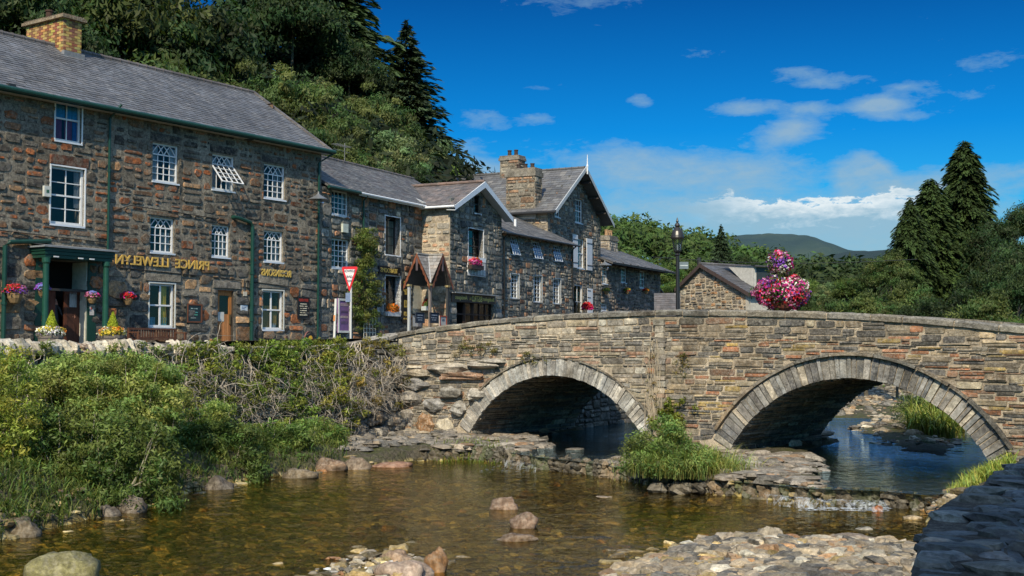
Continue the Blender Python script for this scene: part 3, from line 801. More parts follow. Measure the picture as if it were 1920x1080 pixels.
# copings
m = MB(); mg = MB(); x = BL0
while x < BL1-.3:
    L = U(.75, 1.35); e = min(x+L, BL1); g = .02; c = wpick([((.19, .17, .13), 3), ((.14, .13, .11), 3), ((.24, .21, .15), 1.5)])
    z0, z1 = ptop(x), ptop(e); th_ = COPE*U(.85, 1.05); prj = U(.05, .09)
    ns = 4; n0 = len(m.v)
    for i in range(ns+1):
        xx = x+g+(e-x-2*g)*i/ns; zz = z0+(z1-z0)*i/ns; en = .025 if i in (0, ns) else 0
        for (yy, dz) in ((-prj, -th_+.005), (-prj-U(0, .02), -.045-en), (-.01, U(-.015, .01)-en*.5), (.22, U(-.01, .02)), (.45, -.03), (.47, -th_+.005)):
            m.v.append((xx, yy+U(-.008, .008), zz+dz+U(-.008, .008)))
    for i in range(ns):
        for j in range(6):
            m.face((n0+i*6+j, n0+(i+1)*6+j, n0+(i+1)*6+(j+1) % 6, n0+i*6+(j+1) % 6), c)
    m.face([n0+j for j in range(6)], c); m.face([n0+ns*6+j for j in range(5, -1, -1)], c)
    mg.box(e-g-.03, e+g+.03, -.03, .42, z1-th_, z1-.035)
    x = e
m.build('coping', M['stone_fine'], bridge); mg.build('coping_mortar', M['mortar_pale'], bridge)
m = MB(); x = BL0
while x < BL1-.3:
    L = U(.75, 1.35); e = min(x+L, BL1); m.bar((x+.02, BW-.2, ptop(x)-.1), (e-.02, BW-.2, ptop(e)-.1), .5, .2, wpick([((.19, .17, .13), 3), ((.14, .13, .11), 3)])); x = e
m.build('far_coping', M['stone_fine'], bridge)
# boulders and slabs bedded in the left abutment
def rock(mb, c, sx, sy, sz, col, rz=None, seed=None, n=(10, 7), rough=.22, flat=0):
    rz = U(0, 6.3) if rz is None else rz; cr, sr = math.cos(rz), math.sin(rz); off = Vector((U(0, 99), U(0, 99), U(0, 99)))
    rings = []
    for i in range(1, n[1]):
        ph = math.pi*i/n[1]; rg = []
        for j in range(n[0]):
            t = 2*math.pi*j/n[0]
            d = Vector((math.sin(ph)*math.cos(t), math.sin(ph)*math.sin(t), math.cos(ph)))
            k = 1+rough*2.2*mnoise.noise(d*1.1+off)+rough*mnoise.noise(d*2.7+off)
            p = Vector((d.x*k*sx, d.y*k*sy, d.z*k*sz))
            if flat: p.z = max(-sz*flat, min(sz*flat, p.z))
            rg.append(mb.vert((c[0]+p.x*cr-p.y*sr, c[1]+p.x*sr+p.y*cr, c[2]+p.z)))
        rings.append(rg)
    T = mb.vert((c[0], c[1], c[2]+sz*(flat or .98))); B = mb.vert((c[0], c[1], c[2]-sz))
    for a, b in zip(rings, rings[1:]):
        for j in range(n[0]): mb.face((a[j], b[j], b[(j+1) % n[0]], a[(j+1) % n[0]]), col)
    for j in range(n[0]):
        mb.face((T, rings[0][j], rings[0][(j+1) % n[0]]), col); mb.face((B, rings[-1][(j+1) % n[0]], rings[-1][j]), col)
def brock(mb, px, py, w, h, d, col, y=-.05, **k):
    x, z = FB.hit(px, py, y); rock(mb, (x, y, z), w, d, h, col, rz=0, **k)
m = MB()
for (px, py, w_, h_, c) in ((865, 706, 1.0, .13, (.36, .2, .12)), (840, 690, .75, .16, (.4, .35, .28)), (905, 684, .7, .1, (.38, .34, .28)), (790, 700, .5, .12, (.34, .28, .2)), (925, 676, .55, .07, (.36, .33, .28)),
        (800, 800, .42, .36, (.34, .18, .08)), (838, 800, .32, .3, (.6, .52, .38)), (862, 765, .3, .26, (.48, .46, .42)), (770, 745, .5, .25, (.3, .27, .24)), (760, 790, .4, .35, (.28, .25, .22)),
        (870, 822, .55, .16, (.24, .22, .19)), (790, 835, .6, .2, (.38, .35, .3)), (740, 825, .45, .3, (.3, .27, .24)), (845, 735, .5, .2, (.34, .32, .28)), (815, 760, .4, .22, (.3, .29, .28)),
        (890, 740, .3, .2, (.4, .37, .32)), (780, 720, .5, .2, (.26, .25, .25)), (750, 700, .4, .25, (.25, .23, .2))):
    brock(m, px, py, w_, h_, .22, c, rough=.3)
m.build('abutment_boulders', M['pale_stone'], bridge)

# ================================================================== river wall (left)
rwall = empty('river_wall', FW.world(0, 0), FW.ang, 'long overgrown rubble stone wall holding up the street above the pool', 'wall')
wt_px = [(0, 650), (200, 650), (400, 650), (580, 648), (640, 644), (700, 634), (745, 625)]
wt = [FW.hit(*p) for p in wt_px]
wtop = lambda s: float(np.interp(s, [-9]+[p[0] for p in wt], [wt[0][1]]+[p[1] for p in wt]))
m = MB(); wall_sheet(m, -9, WL, -.4, 4.5, 0, [], top=lambda s: wtop(s)-.15, step=.5)
m.poly([(-9, 0, wtop(-9)-.15), (WL, 0, wtop(WL)-.15), (WL, .5, wtop(WL)-.15), (-9, .5, wtop(-9)-.15)])
m.poly([(-9, .5, 3.0), (WL, .5, 3.0), (WL, .5, wtop(WL)-.15), (-9, .5, wtop(-9)-.15)])
m.build('wall_core', M['mortar_dark'], rwall)
m = MB(); kp = lambda u, v: (u, min(v, wtop(u)-.17)) if v < wtop(u)-.0 else None
rubble(m, (-9, WL, -.3, 3.9), lambda u, v, d: (u, -d, v), [((.24, .22, .19), 4), ((.15, .145, .135), 4), ((.36, .33, .28), 2), ((.3, .2, .13), 1)], sw=.55, sh=.28, gap=.018, proud=.06, rough=1.1, keep=kp)
m.build('face_stones', M['pale_stone'], rwall)
s_up = FW.hit(402, 650)[0]
m = MB(); s = -3.5
while s < s_up:       # upright cock-and-hen coping
    wd = U(.16, .42); h = U(.16, .27); c = wpick([((.5, .44, .34), 4), ((.36, .32, .26), 3), ((.6, .53, .4), 2), ((.4, .25, .15), .6)])
    rock(m, (s+wd/2, .12, wtop(s)-.08), wd*.62, .32, h, c, rz=U(-.15, .15), rough=.22, n=(10, 8)); s += wd*.85
m.build('upright_coping', M['pale_stone'], rwall)
m = MB(); s = s_up
while s < WL+.2:
    L = U(.5, 1.3); e = min(s+L, WL+.3); n0 = len(m.v); c = wpick([((.42, .38, .31), 3), ((.33, .3, .25), 2)])
    for i in range(4):
        xx = s+.02+(e-s-.03)*i/3
        for yy, dz in ((-.09, -.14), (-.11, -.04), (.02, .0), (.3, .015), (.5, -.03), (.5, -.15)): m.v.append((xx, yy+U(-.02, .02), wtop(xx)+dz+U(-.012, .012)))
    for i in range(3):
        for j in range(6): m.face((n0+i*6+j, n0+(i+1)*6+j, n0+(i+1)*6+(j+1) % 6, n0+i*6+(j+1) % 6), c)
    m.face([n0+j for j in range(6)], c); m.face([n0+18+j for j in range(5, -1, -1)], c); s = e
m.build('flat_coping', M['pale_stone'], rwall)
# upstream bank walls seen through the arches
uw = Frame(FB.world(3.1, BW).x, FB.world(3.1, BW).y, 5.2, 8.3, 0.0)
w2 = empty('upstream_wall', uw.world(0, 0), uw.ang, 'dark stone retaining wall beyond the left arch', 'wall')
m = MB(); wall_sheet(m, -.5, 26, -.4, 3.6, 0, []); m.build('wall_core', M['mortar_dark'], w2)
m = MB(); rubble(m, (-.3, 14, -.3, 3.6), lambda u, v, d: (u, -d, v), [((.16, .15, .12), 4), ((.1, .095, .085), 4), ((.24, .22, .18), 1)], sw=.6, sh=.25, gap=.02, proud=.05, rough=1.1)
m.build('face_stones', M['stone'], w2)

# ================================================================== foreground wall, bottom right
fw_px = [(1672, 1240), (1708, 1080), (1727, 1007), (1748, 964), (1769, 946), (1800, 930), (1843, 909), (1876, 887), (1907, 869), (1965, 850)]
FZ = 2.0
fwl = [PZ(px, py, FZ) for px, py in fw_px]
near = empty('parapet_wall', (fwl[1].x, fwl[1].y, FZ), 0, 'dark slate-topped stone wall curving away in the near right corner', 'wall')
L0 = near.location
dist = [0]
for a, b in zip(fwl, fwl[1:]): dist.append(dist[-1]+(b-a).length)
def fpt(t):
    t = max(0, min(t, dist[-1]-1e-3)); i = max(j for j in range(len(dist)) if dist[j] <= t+1e-9); i = min(i, len(fwl)-2)
    f = (t-dist[i])/(dist[i+1]-dist[i]); p = fwl[i].lerp(fwl[i+1], f)
    d = (fpt_d(t+.3)-fpt_d(t-.3)).normalized(); return p-L0, Vector((d.y, -d.x, 0))
def fpt_d(t):
    t = max(0, min(t, dist[-1]-1e-3)); i = min(max(j for j in range(len(dist)) if dist[j] <= t+1e-9), len(fwl)-2)
    return fwl[i].lerp(fwl[i+1], (t-dist[i])/(dist[i+1]-dist[i]))
m = MB(); mc = MB(); FWD = .46
def Mt(u, v, d):
    p, n = fpt(u); q = p+n*v; return (q.x, q.y, d)
ms = MB(); u = -.1
PALF = [((.1, .1, .095), 5), ((.06, .062, .06), 4), ((.17, .16, .13), 2), ((.14, .12, .09), 1.5)]
while u < dist[-1]:
    step = U(.16, .3); v = -.02
    while v < FWD:
        wv = U(.18, .42); p, n_ = fpt(max(0, min(dist[-1]-.01, u+U(-.06, .1)))); c_ = p+n_*(v+wv/2+.02); dd_ = (fpt_d(u+.3)-fpt_d(u-.3)).normalized()
        rock(ms, (c_.x, c_.y, U(-.06, .0)), step*U(.52, .62), wv*U(.5, .56), U(.05, .1), wpick(PALF), rz=math.atan2(dd_.y, dd_.x)+U(-.35, .35), rough=.24, n=(11, 8), flat=.7)
        v += wv*.9
    u += step
def Ms(u, v, d):
    p, n = fpt(u); q = p-n*(d-.06); return (q.x, q.y, v-.05)
rubble(m, (0, dist[-1], -2.2, .02), Ms, [((.06, .06, .058), 5), ((.1, .095, .08), 2)], sw=.34, sh=.16, gap=.012, proud=.04, coursed=True)
def Ms2(u, v, d):
    p, n = fpt(u); q = p+n*(FWD+d); return (q.x, q.y, v)
rubble(m, (0, dist[-1], -2.2, .02), Ms2, [((.05, .05, .05), 5), ((.09, .085, .07), 2)], sw=.34, sh=.16, gap=.012, proud=.06, coursed=True)
for i in range(60):
    a, b = dist[-1]*i/60, dist[-1]*(i+1)/60
    mc.poly([Mt(a, 0, 0), Mt(a, FWD, 0), Mt(b, FWD, 0), Mt(b, 0, 0)]); mc.poly([Ms(a, -2.2, 0), Ms(b, -2.2, 0), Ms(b, 0, 0), Ms(a, 0, 0)]); mc.poly([Ms2(a, -2.2, 0), Ms2(b, -2.2, 0), Ms2(b, 0, 0), Ms2(a, 0, 0)])
ms.build('top_slabs', M['wet_slate'], near); m.build('face_stones', M['wet_slate'], near); mc.build('wall_core', M['mortar_dark'], near)
# ================================================================== buildings
GREEN = (.012, .055, .04); WHITE = (.78, .79, .8); BLUEW = (.6, .66, .74)
PUBPAL = [((.055, .058, .06), 5), ((.1, .1, .095), 4), ((.36, .12, .035), 2.2), ((.22, .12, .055), 2.6), ((.5, .29, .13), 1.5), ((.36, .32, .25), 1.0)]
PUBTOP = [((.055, .052, .05), 3.5), ((.11, .095, .08), 3), ((.36, .11, .03), 3.4), ((.21, .11, .055), 3.2), ((.4, .23, .11), 1.4)]
BISPAL = [((.115, .122, .12), 5), ((.18, .185, .17), 4), ((.32, .29, .24), 2), ((.4, .19, .09), 1.4), ((.46, .37, .26), 1.1), ((.075, .08, .08), 2.4)]
ROOF = [((.15, .152, .165), 4), ((.12, .122, .135), 3), ((.185, .185, .19), 2)]
ROOFB = [((.17, .16, .15), 4), ((.12, .115, .11), 2.5), ((.23, .215, .19), 2), ((.13, .095, .085), 1)]
M['dark'] = paint_mat('dark_interior', .9, .3, 3, .1)

def stone_wall(b, name, x0, x1, z0, z1, y, holes, pal, sw, sh, gap, top=None, mort='mortar', proud=.035, rough=1.0, coursed=False, stones='stone', lintels=()):
    m = MB(); wall_sheet(m, x0, x1, z0, z1, y, holes, top=top)
    core = m.build(name, [M[mort], M['dark']], b)
    m = MB(); kp = None
    if top: kp = lambda u, v: ((u, min(v, top(u)-.02)) if v < top(u)+.02 else None)
    hs = list(holes)+[l[:4] for l in lintels]
    rects = (x0, x1, z0, z1)
    rubble(m, rects, lambda u, v, d: (u, y-d, v), pal, sw, sh, gap, proud, rough, hs, kp, coursed)
    for l in lintels:
        g = .02; rock_face(m, ring_pts(l[0]+g, l[1]-g, l[2]+g, l[3]-g, .35), lambda u, v, d: (u, y-d, v), .04, l[4] if len(l) > 4 else (.05, .052, .055), .05)
    m.build('rubble_stones', M[stones], core)
    return core
def side_wall(b, name, x, y0, y1, z0, z1, pal, sw, sh, gap, sg=-1, top=None, mort='mortar', proud=.03, stones='stone', coursed=False):
    """wall on a plane x = const; sg=-1 faces -x"""
    m = MB(); Mf = lambda u, v, d: (x+sg*d, u, v)
    wall_sheet(m, y0, y1, z0, z1, 0, [], top=top, Mf=Mf); core = m.build(name, M[mort], b)
    m = MB(); kp = (lambda u, v: ((u, min(v, top(u)-.02)) if v < top(u)+.02 else None)) if top else None
    rubble(m, (y0, y1, z0, z1), Mf, pal, sw, sh, gap, proud, 1.0, (), kp, coursed); m.build('rubble_stones', M[stones], core)
    return core
def stack(b, name, x0, x1, y0, y1, z0, z1, pal, pots=(), cap=.16, sw=.4, sh=.2, gap=.025, stones='stone', mort='mortar', potr=.13, poth=.4, potc=(.06, .045, .04)):
    m = MB(); m.box(x0, x1, y0, y1, z0, z1); core = m.build(name, M[mort], b)
    m = MB()
    for r, Mf in (((x0, x1, z0, z1), lambda u, v, d: (u, y0-d, v)), ((y0, y1, z0, z1), lambda u, v, d: (x0-d, u, v)), ((y0, y1, z0, z1), lambda u, v, d: (x1+d, u, v))):
        rubble(m, r, Mf, pal, sw, sh, gap, .03, .7, coursed=True)
    m.build('stonework', M[stones], core)
    m = MB(); c = (.2, .18, .15)
    m.box(x0-.07, x1+.07, y0-.07, y1+.07, z1, z1+cap*.55, c, .012); m.box(x0-.02, x1+.02, y0-.02, y1+.02, z1+cap*.55+.002, z1+cap, c, .015)
    m.build('cap', M['stone_fine'], core)
    for px_, py_ in pots:
        m = MB(); m.lathe([(potr*1.1, 0), (potr, .05), (potr*.85, poth*.8), (potr*1.05, poth*.84), (potr*1.05, poth), (potr*.7, poth), (potr*.7, poth-.1)], 12, (px_, py_, z1+cap-.01), potc)
        m.build('chimney_pot', M['matt'], core)
    return core
def roof_plane(b, name, O, u, v, W, L, pal, th=.06, sw=.26, sh=.2, mat='slate', keep=None):
    O, u, v = Vector(O), Vector(u).normalized(), Vector(v).normalized(); n = u.cross(v)
    m = MB()
    if not keep:
        q = [O, O+u*W, O+u*W+v*L, O+v*L]; lo = [p-n*th for p in q]; q = [p-n*.015 for p in q]
        m.poly(q, (.08, .08, .085)); m.poly(lo[::-1], (.1, .09, .08))
        for i in range(4): j = (i+1) % 4; m.poly([q[i], lo[i], lo[j], q[j]], (.09, .085, .08))
    slates(m, O, u, v, W, L, pal, sw, sh, keep=keep)
    return m.build(name, M[mat], b)
def ridge_tiles(b, p0, p1, r=.1, col=(.13, .1, .09), seg=.42):
    p0, p1 = Vector(p0), Vector(p1); L = (p1-p0).length; d = (p1-p0)/L; n = max(1, int(L/seg)); m = MB()
    for i in range(n):
        a, e = p0+d*(L*i/n), p0+d*(L*(i+1)/n-.008); m.tube([a, a.lerp(e, .12), a.lerp(e, .13), e], [r*1.18, r*1.18, r, r], 8, wpick([(col, 1)]))
    return m.build('ridge_tiles', M['slate'], b)
def pipe(b, name, pts, r=.045, col=GREEN, mat='paint', rings=True):
    m = MB(); m.tube(pts, r, 8, col)
    if rings:
        for a, e in zip(pts, pts[1:]):
            a, e = Vector(a), Vector(e); L = (e-a).length
            for i in range(1, int(L/1.8)+1):
                c = a.lerp(e, i*1.8/L); d = (e-a).normalized()*.04; m.tube([c-d, c+d], r*1.35, 8, col)
    return m.build(name, M[mat], b, smooth=False)
def arc_pts(cx, z, r, a0, a1, n=6): return [(cx+r*math.cos(a0+(a1-a0)*i/n), z+r*math.sin(a0+(a1-a0)*i/n)) for i in range(n+1)]
def window(b, r, y, style='grid', nx=2, ny=2, fw=.06, bw=.028, rec=.12, col=WHITE, sill=True, lining=None, curtain=None, sillcol=BLUEW, tilt=0, bars_col=None, ajar=False):
    x0, x1, z0, z1 = r; m = MB(); yf = y+rec; bc = bars_col or col
    for q in ((x0, x0+fw, z0, z1), (x1-fw, x1, z0, z1), (x0+fw, x1-fw, z1-fw, z1), (x0+fw, x1-fw, z0, z0+fw*1.2)):
        m.box(q[0], q[1], yf-.03, yf+.05, q[2], q[3], col)
    ix0, ix1, iz0, iz1 = x0+fw, x1-fw, z0+fw*1.2, z1-fw; W = ix1-ix0; H = iz1-iz0
    vb = lambda x, a, c, w=bw: m.box(x-w/2, x+w/2, yf-.012, yf+.02, a, c, bc)
    hb = lambda z, w=bw, a=ix0, c=ix1: m.box(a, c, yf-.014, yf+.022, z-w/2, z+w/2, bc)
    if style == 'gothic':
        zh = iz1-H*.27; hb(zh, bw*1.5)
        for i in range(1, nx): vb(ix0+W*i/nx, iz0, zh)
        for j in range(1, ny): hb(iz0+(zh-iz0)*j/ny)
        s = W/nx; hh = iz1-zh; n_ = 7
        for i in range(0, nx-1):     # interlaced pointed heads, each spanning two lights
            a = ix0+s*i
            for sg, st in ((1, a), (-1, a+2*s)):
                pp = [(st+sg*s*math.sin(t)*1.0, zh+hh*(1-(1-t/(math.pi/2))**1.9)) for t in [math.pi/2*k/n_ for k in range(n_+1)]]
                for p, q in zip(pp, pp[1:]): m.bar((p[0], yf, p[1]), (q[0], yf, q[1]), bw*.9, .03, bc, up=(0, 1, 0))
    elif style == 'sash':
        zm = iz0+H*.5; m.box(ix0, ix1, yf-.03, yf+.03, zm-.025, zm+.03, col)
        for i in range(1, nx): vb(ix0+W*i/nx, iz0, iz1, bw*1.2)
        for j in range(1, ny):
            if abs(j/ny-.5) > .05: hb(iz0+H*j/ny)
    else:
        for i in range(1, nx): vb(ix0+W*i/nx, iz0, iz1)
        for j in range(1, ny): hb(iz0+H*j/ny)
    o = m.build('window', M['white'], b)
    m = MB(); m.poly([(ix0, yf+.012, iz0), (ix1, yf+.012, iz0), (ix1, yf+.012, iz1), (ix0, yf+.012, iz1)]); m.build('pane', M['glass'], o)
    if sill:
        m = MB(); m.box(x0-.03, x1+.03, y-.045, yf, z0-.06, z0-.003, sillcol, .004); m.build('sill', M['white'], o)
    if lining:
        m = MB(); t = .05
        m.box(x0-t, x0, y-.02, yf+.02, z0-.0, z1+t, lining); m.box(x1, x1+t, y-.02, yf+.02, z0, z1+t, lining); m.box(x0, x1, y-.02, yf+.02, z1, z1+t, lining)
        m.build('lining', M['white'], o)
    if curtain:
        m = MB(); yb = yf+.045
        for (a, c, e, f, cc) in curtain:
            xa, xb, za, zb = ix0+W*a, ix0+W*c, iz0+H*e, iz0+H*f; n = max(3, int((xb-xa)/.04)); 
            for i in range(n):
                u0, u1 = xa+(xb-xa)*i/n, xa+(xb-xa)*(i+1)/n; d0, d1 = .02*(i % 2), .02*((i+1) % 2); k = U(.8, 1.15)
                m.poly([(u0, yb+d0, za), (u1, yb+d1, za), (u1, yb+d1, zb), (u0, yb+d0, zb)], tuple(q*k for q in cc))
        m.build('curtain', M['cloth'], o)
    return o
def text_mb(s, size, depth=.02, offset=0.01, sx=1.0):
    cu = bpy.data.curves.new('t', 'FONT'); cu.body = s; cu.size = size; cu.extrude = depth; cu.offset = offset; cu.align_x = 'CENTER'; cu.align_y = 'CENTER'
    o = bpy.data.objects.new('t', cu); COL.objects.link(o); dg = bpy.context.evaluated_depsgraph_get(); me = bpy.data.meshes.new_from_object(o.evaluated_get(dg))
    V = [tuple(v.co) for v in me.vertices]; Fs = [tuple(p.vertices) for p in me.polygons]
    bpy.data.objects.remove(o); bpy.data.curves.remove(cu); bpy.data.meshes.remove(me); return V, Fs
def put_text(mb, s, size, c, col, h=None, w=None, depth=.015, offset=.008, vertical=False, tilt=0.0):
    """the lettering reads mirror-wise along local x, as in the photograph"""
    V, Fs = text_mb(s, size, depth, offset); xs = [v[0] for v in V]; ys = [v[1] for v in V]
    kx = (w/(max(xs)-min(xs))) if w else 1; ky = (h/(max(ys)-min(ys))) if h else 1; mx = (max(xs)+min(xs))/2; my = (max(ys)+min(ys))/2
    n = len(mb.v)
    for x, y, z in V:
        a, e = -(x-mx)*kx, (y-my)*ky
        if vertical: a, e = e, a
        mb.v.append((c[0]+a, c[1]-z, c[2]+e+a*tilt))
    for f in Fs: mb.face([n+i for i in f], col)
def board(fr, name, r, y, col, label, cat='sign', th=.04, frame=None, mat='paint', proud=0.0, lines=(), group=None, texts=()):
    x0, x1, z0, z1 = r; cx, cz = (x0+x1)/2, (z0+z1)/2
    t = fempty(name, fr, label, cat, cx, y, z0, group); W, H = x1-x0, z1-z0
    m = MB(); m.box(-W/2, W/2, -th-proud, -proud, 0, H, col); m.build('panel', M[mat], t)
    if frame:
        m = MB(); f, fc = frame
        for q in ((-W/2-.0, -W/2+f, 0, H), (W/2-f, W/2, 0, H), (-W/2+f, W/2-f, H-f, H), (-W/2+f, W/2-f, 0, f)): m.box(q[0], q[1], -th-proud-.02, -th-proud+.002, q[2], q[3], fc)
        m.build('frame', M['paint'], t)
    if texts or lines:
        m = MB()
        for (s, u, v, w, h, c) in texts: put_text(m, s, .2, ((u-.5)*W, -th-proud-.008, v*H), c, h=h*H, w=w*W, depth=.005, offset=.0)
        for (u, v, w, h, c) in lines:
            n = max(2, int(w*W/.035)); xx = (u-w/2-.5)*W
            for i in range(n):
                ww = w*W/n
                if random.random() < .85: m.box(xx+i*ww, xx+(i+.8)*ww, -th-proud-.008, -th-proud+.001, v*H-h*H*U(.3, .5), v*H+h*H*U(.3, .5), c)
        m.build('lettering', M['gold'] if not lines else M['matt'], t)
    return t
def fit(fr, px, y=0.0): return fr.rect(px[0], px[1], px[2], px[3], y)

# ------------------------------------------------------------------ the inn
inn = fempty('village_inn', FP_, 'three-storey dark rubble stone inn with slate roof, green gutter and gilt lettering', 'building')
xe = FP_.hit(602, 400)[0]; ez = FP_.hit(300, 222)[1]
ez += .02
hz_ = lambda px: fit(FP_, px)
w_top = [hz_(q) for q in ((286, 270, 335, 342), (398, 291, 440, 357), (495, 309, 535, 373))]
w_mid = [hz_(q) for q in ((282, 408, 327, 474), (397, 422, 431, 482), (495, 433, 531, 491))]
w_sash = [hz_((104, 182, 153, 266)), hz_((95, 314, 158, 422))]
w_gr = [hz_((280, 532, 327, 614)), hz_((492, 545, 531, 618))]
door = hz_((408, 544, 438, 650)); porch = hz_((86, 488, 163, 652))
holes = w_top+w_mid+w_sash+w_gr+[(door[0], door[1], 0, door[3], .3), (porch[0], porch[1], 0, porch[3], .75)]
lint = []
for r_ in w_top: lint.append((r_[0]-.15, r_[1]+.15, r_[3]+.03, r_[3]+.36, (.05, .05, .052)))
for r_ in w_gr: lint.append((r_[0]-.3, r_[1]+.3, r_[3]+.05, r_[3]+.62, (.26, .24, .2)))
lint.append((door[0]-.3, door[1]+.35, door[3]+.04, door[3]+.4, (.2, .19, .17)))
lint.append((w_mid[0][0]-.2, w_mid[0][1]+.2, w_mid[0][3]+.04, w_mid[0][3]+.22, (.2, .11, .06)))
lint.append((w_sash[1][0]-.1, w_sash[1][1]+.2, w_sash[1][3]+.03, w_sash[1][3]+.4, (.16, .06, .035)))
zsp = FP_.hit(300, 490)[1]
stone_wall(inn, 'front_wall', -2.5, xe, -.1, zsp, 0, [h for h in holes if h[2] < zsp], PUBPAL, .68, .4, .035, mort='mortar', proud=.05, rough=1.25, stones='stone_pub', lintels=[l for l in lint if l[2] < zsp])
stone_wall(inn, 'upper_wall', -2.5, xe, zsp, ez-.05, 0.003, [h for h in holes if h[2] >= zsp], PUBTOP, .55, .27, .05, mort='mortar', proud=.03, rough=1.35, stones='stone_pub', lintels=[l for l in lint if l[2] >= zsp])
ry, rz_ = 4.15, FP_.hit(300, 133, 4.15)[1]
gt = lambda y: ez+(rz_-ez)*(1-abs(y-ry)/(ry+.05))
side_wall(inn, 'gable_wall', xe, 0, ry*2, 5.0, rz_-.05, PUBTOP, .5, .25, .04, sg=1, top=lambda y: gt(y)-.05)
ov = .42; sl_ = Vector((0, ry+ov, rz_-ez+.1)).normalized(); Lr = math.hypot(ry+ov, rz_-ez+.1)
roof_plane(inn, 'roof', (-3, -ov, ez-.1), (1, 0, 0), sl_, xe+3+.22, Lr, ROOF, th=.1, sh=.2, sw=.26)
roof_plane(inn, 'rear_roof', (xe+.22, 2*ry+ov, ez-.1), (-1, 0, 0), (0, -(ry+ov), rz_-ez+.1), xe+3+.22, Lr, ROOF, th=.1, sh=.3, sw=.5)
ridge_tiles(inn, (-3, ry, rz_+.01), (xe+.2, ry, rz_+.01))
m = MB()     # verge tiles down the gable
n = 14
for i in range(n):
    a = Vector((xe+.17, -ov, ez-.06)).lerp(Vector((xe+.17, ry, rz_+.05)), i/n); e = Vector((xe+.17, -ov, ez-.06)).lerp(Vector((xe+.17, ry, rz_+.05)), (i+.96)/n)
    m.bar(a, e, .14, .07, wpick([((.16, .13, .11), 1)]))
m.build('verge_tiles', M['slate'], inn)
m = MB(); m.tube([(-3, -ov-.06, ez-.12), (xe+.3, -ov-.06, ez-.12)], .085, 10, GREEN); m.box(-3, xe+.22, -ov+.0, -ov+.03, ez-.22, ez-.11, GREEN); m.box(-3, xe+.22, -ov+.05, 0, ez-.2, ez-.18, (.5, .46, .36))
m.build('gutter', M['paint'], inn)
X = lambda px, py, y=-.09: FP_.hit(px, py, y)
for name, pts in (('drainpipe', [(217, 198), (206, 222), (197, 600)]), ('drainpipe', [(614, 290), (598, 305), (590, 640)])):
    pp = [X(*p) for p in pts]; pp = [(pp[0][0], -.4, pp[0][1]), (pp[1][0], -.1, pp[1][1])]+[(p[0], -.1, p[1]) for p in pp[2:]]; pp[-1] = (pp[1][0], -.1, max(.05, pp[-1][2]-.4)); pipe(inn, name, pp)
a = X(440, 407, -.12); c = X(473, 425, -.12); pipe(inn, 'waste_pipe', [(a[0], .05, a[1]), (a[0], -.12, a[1]), (a[0]+.2, -.14, a[1]-.02), (c[0]-.12, -.14, c[1]+.15), (c[0], -.14, c[1]), (c[0], -.14, .05)], .075)
a = X(95, 452, -.15); c = X(10, 452, -.15); pipe(inn, 'waste_pipe', [(a[0], .05, a[1]), (a[0], -.12, a[1]), (c[0]+.15, -.14, c[1]-.02), (c[0], -.14, c[1]-.15), (c[0], -.14, .05)], .075)
m = MB()   # thin conduits stapled along the front
for pts in (((0, 432), (200, 455)), ((225, 502), (420, 522)), ((430, 524), (470, 528), (600, 545)), ((215, 395), (245, 385), (420, 412))):
    pp = [X(px, py, -.06) for px, py in pts]; m.tube([(p[0], -.06, p[1]) for p in pp], .016, 5, (.03, .03, .03))
m.build('conduit', M['matt'], inn)
bl = (.03, .16, .5); pk = (.28, .06, .16)
window(inn, w_sash[0], 0, 'sash', 2, 2, col=WHITE, lining=WHITE, curtain=[(0, .48, .5, 1, (.08, .4, .75)), (.52, 1, .5, 1, (.08, .4, .75)), (0, .35, 0, .5, pk), (.45, .8, 0, .5, pk), (.8, 1, 0, .5, (.05, .15, .45))])
window(inn, w_sash[1], 0, 'sash', 2, 4, fw=.08, col=WHITE, lining=WHITE, curtain=[(.8, 1, .3, 1, (.35, .36, .38))])
for i, r_ in enumerate(w_top):
    o = window(inn, r_, 0, 'gothic', 4, 4 if i != 1 else 1, curtain=[(0, .3, 0, .95, (.45, .5, .55)), (.75, 1, 0, .95, (.45, .5, .55))] if i < 2 else [(.6, .95, 0, .9, (.3, .3, .3))])
    if i == 1:   # top hung casement standing open
        x0, x1, z0, z1 = r_; zt = z0+(z1-z0)*.72; L = zt-z0; m = MB(); out = .62*L
        pz = lambda v: (-out*v, zt-math.sqrt(L*L-out*out)*v*.93)
        def B(u0, v0, u1, v1, wd=.03): m.bar((u0, pz(v0)[0]+.08, pz(v0)[1]), (u1, pz(v1)[0]+.08, pz(v1)[1]), wd, .03, WHITE, up=(0, -.6, .8))
        for u in range(5): B(x0+.03+(x1-x0-.06)*u/4, 0, x0+.03+(x1-x0-.06)*u/4, 1, .05 if u in (0, 4) else .028)
        for v in range(5): B(x0+.02, v/4, x1-.02, v/4, .05 if v in (0, 4) else .028)
        g = m.build('open_casement', M['white'], o); m = MB(); m.poly([(x0, .08, zt), (x1, .08, zt), (x1, pz(1)[0]+.08, pz(1)[1]), (x0, pz(1)[0]+.08, pz(1)[1])]); g2 = m.build('casement_pane', M['glass_dim'], o)
for i, r_ in enumerate(w_mid): window(inn, r_, 0, 'gothic', 4, 3, curtain=[(.5, .95, 0, .6, (.3, .36, .4))])
ye = (.8, .6, .1)  # warm look of the lit room is put into these bright panel colours
window(inn, w_gr[0], 0, 'sash', 2, 2, fw=.07, bw=.06, lining=(.7, .7, .64), curtain=[(.55, .85, .05, 1, ye), (.05, .35, .0, .2, (.12, .4, .6)), (.6, .85, 0, .2, (.2, .5, .55))])
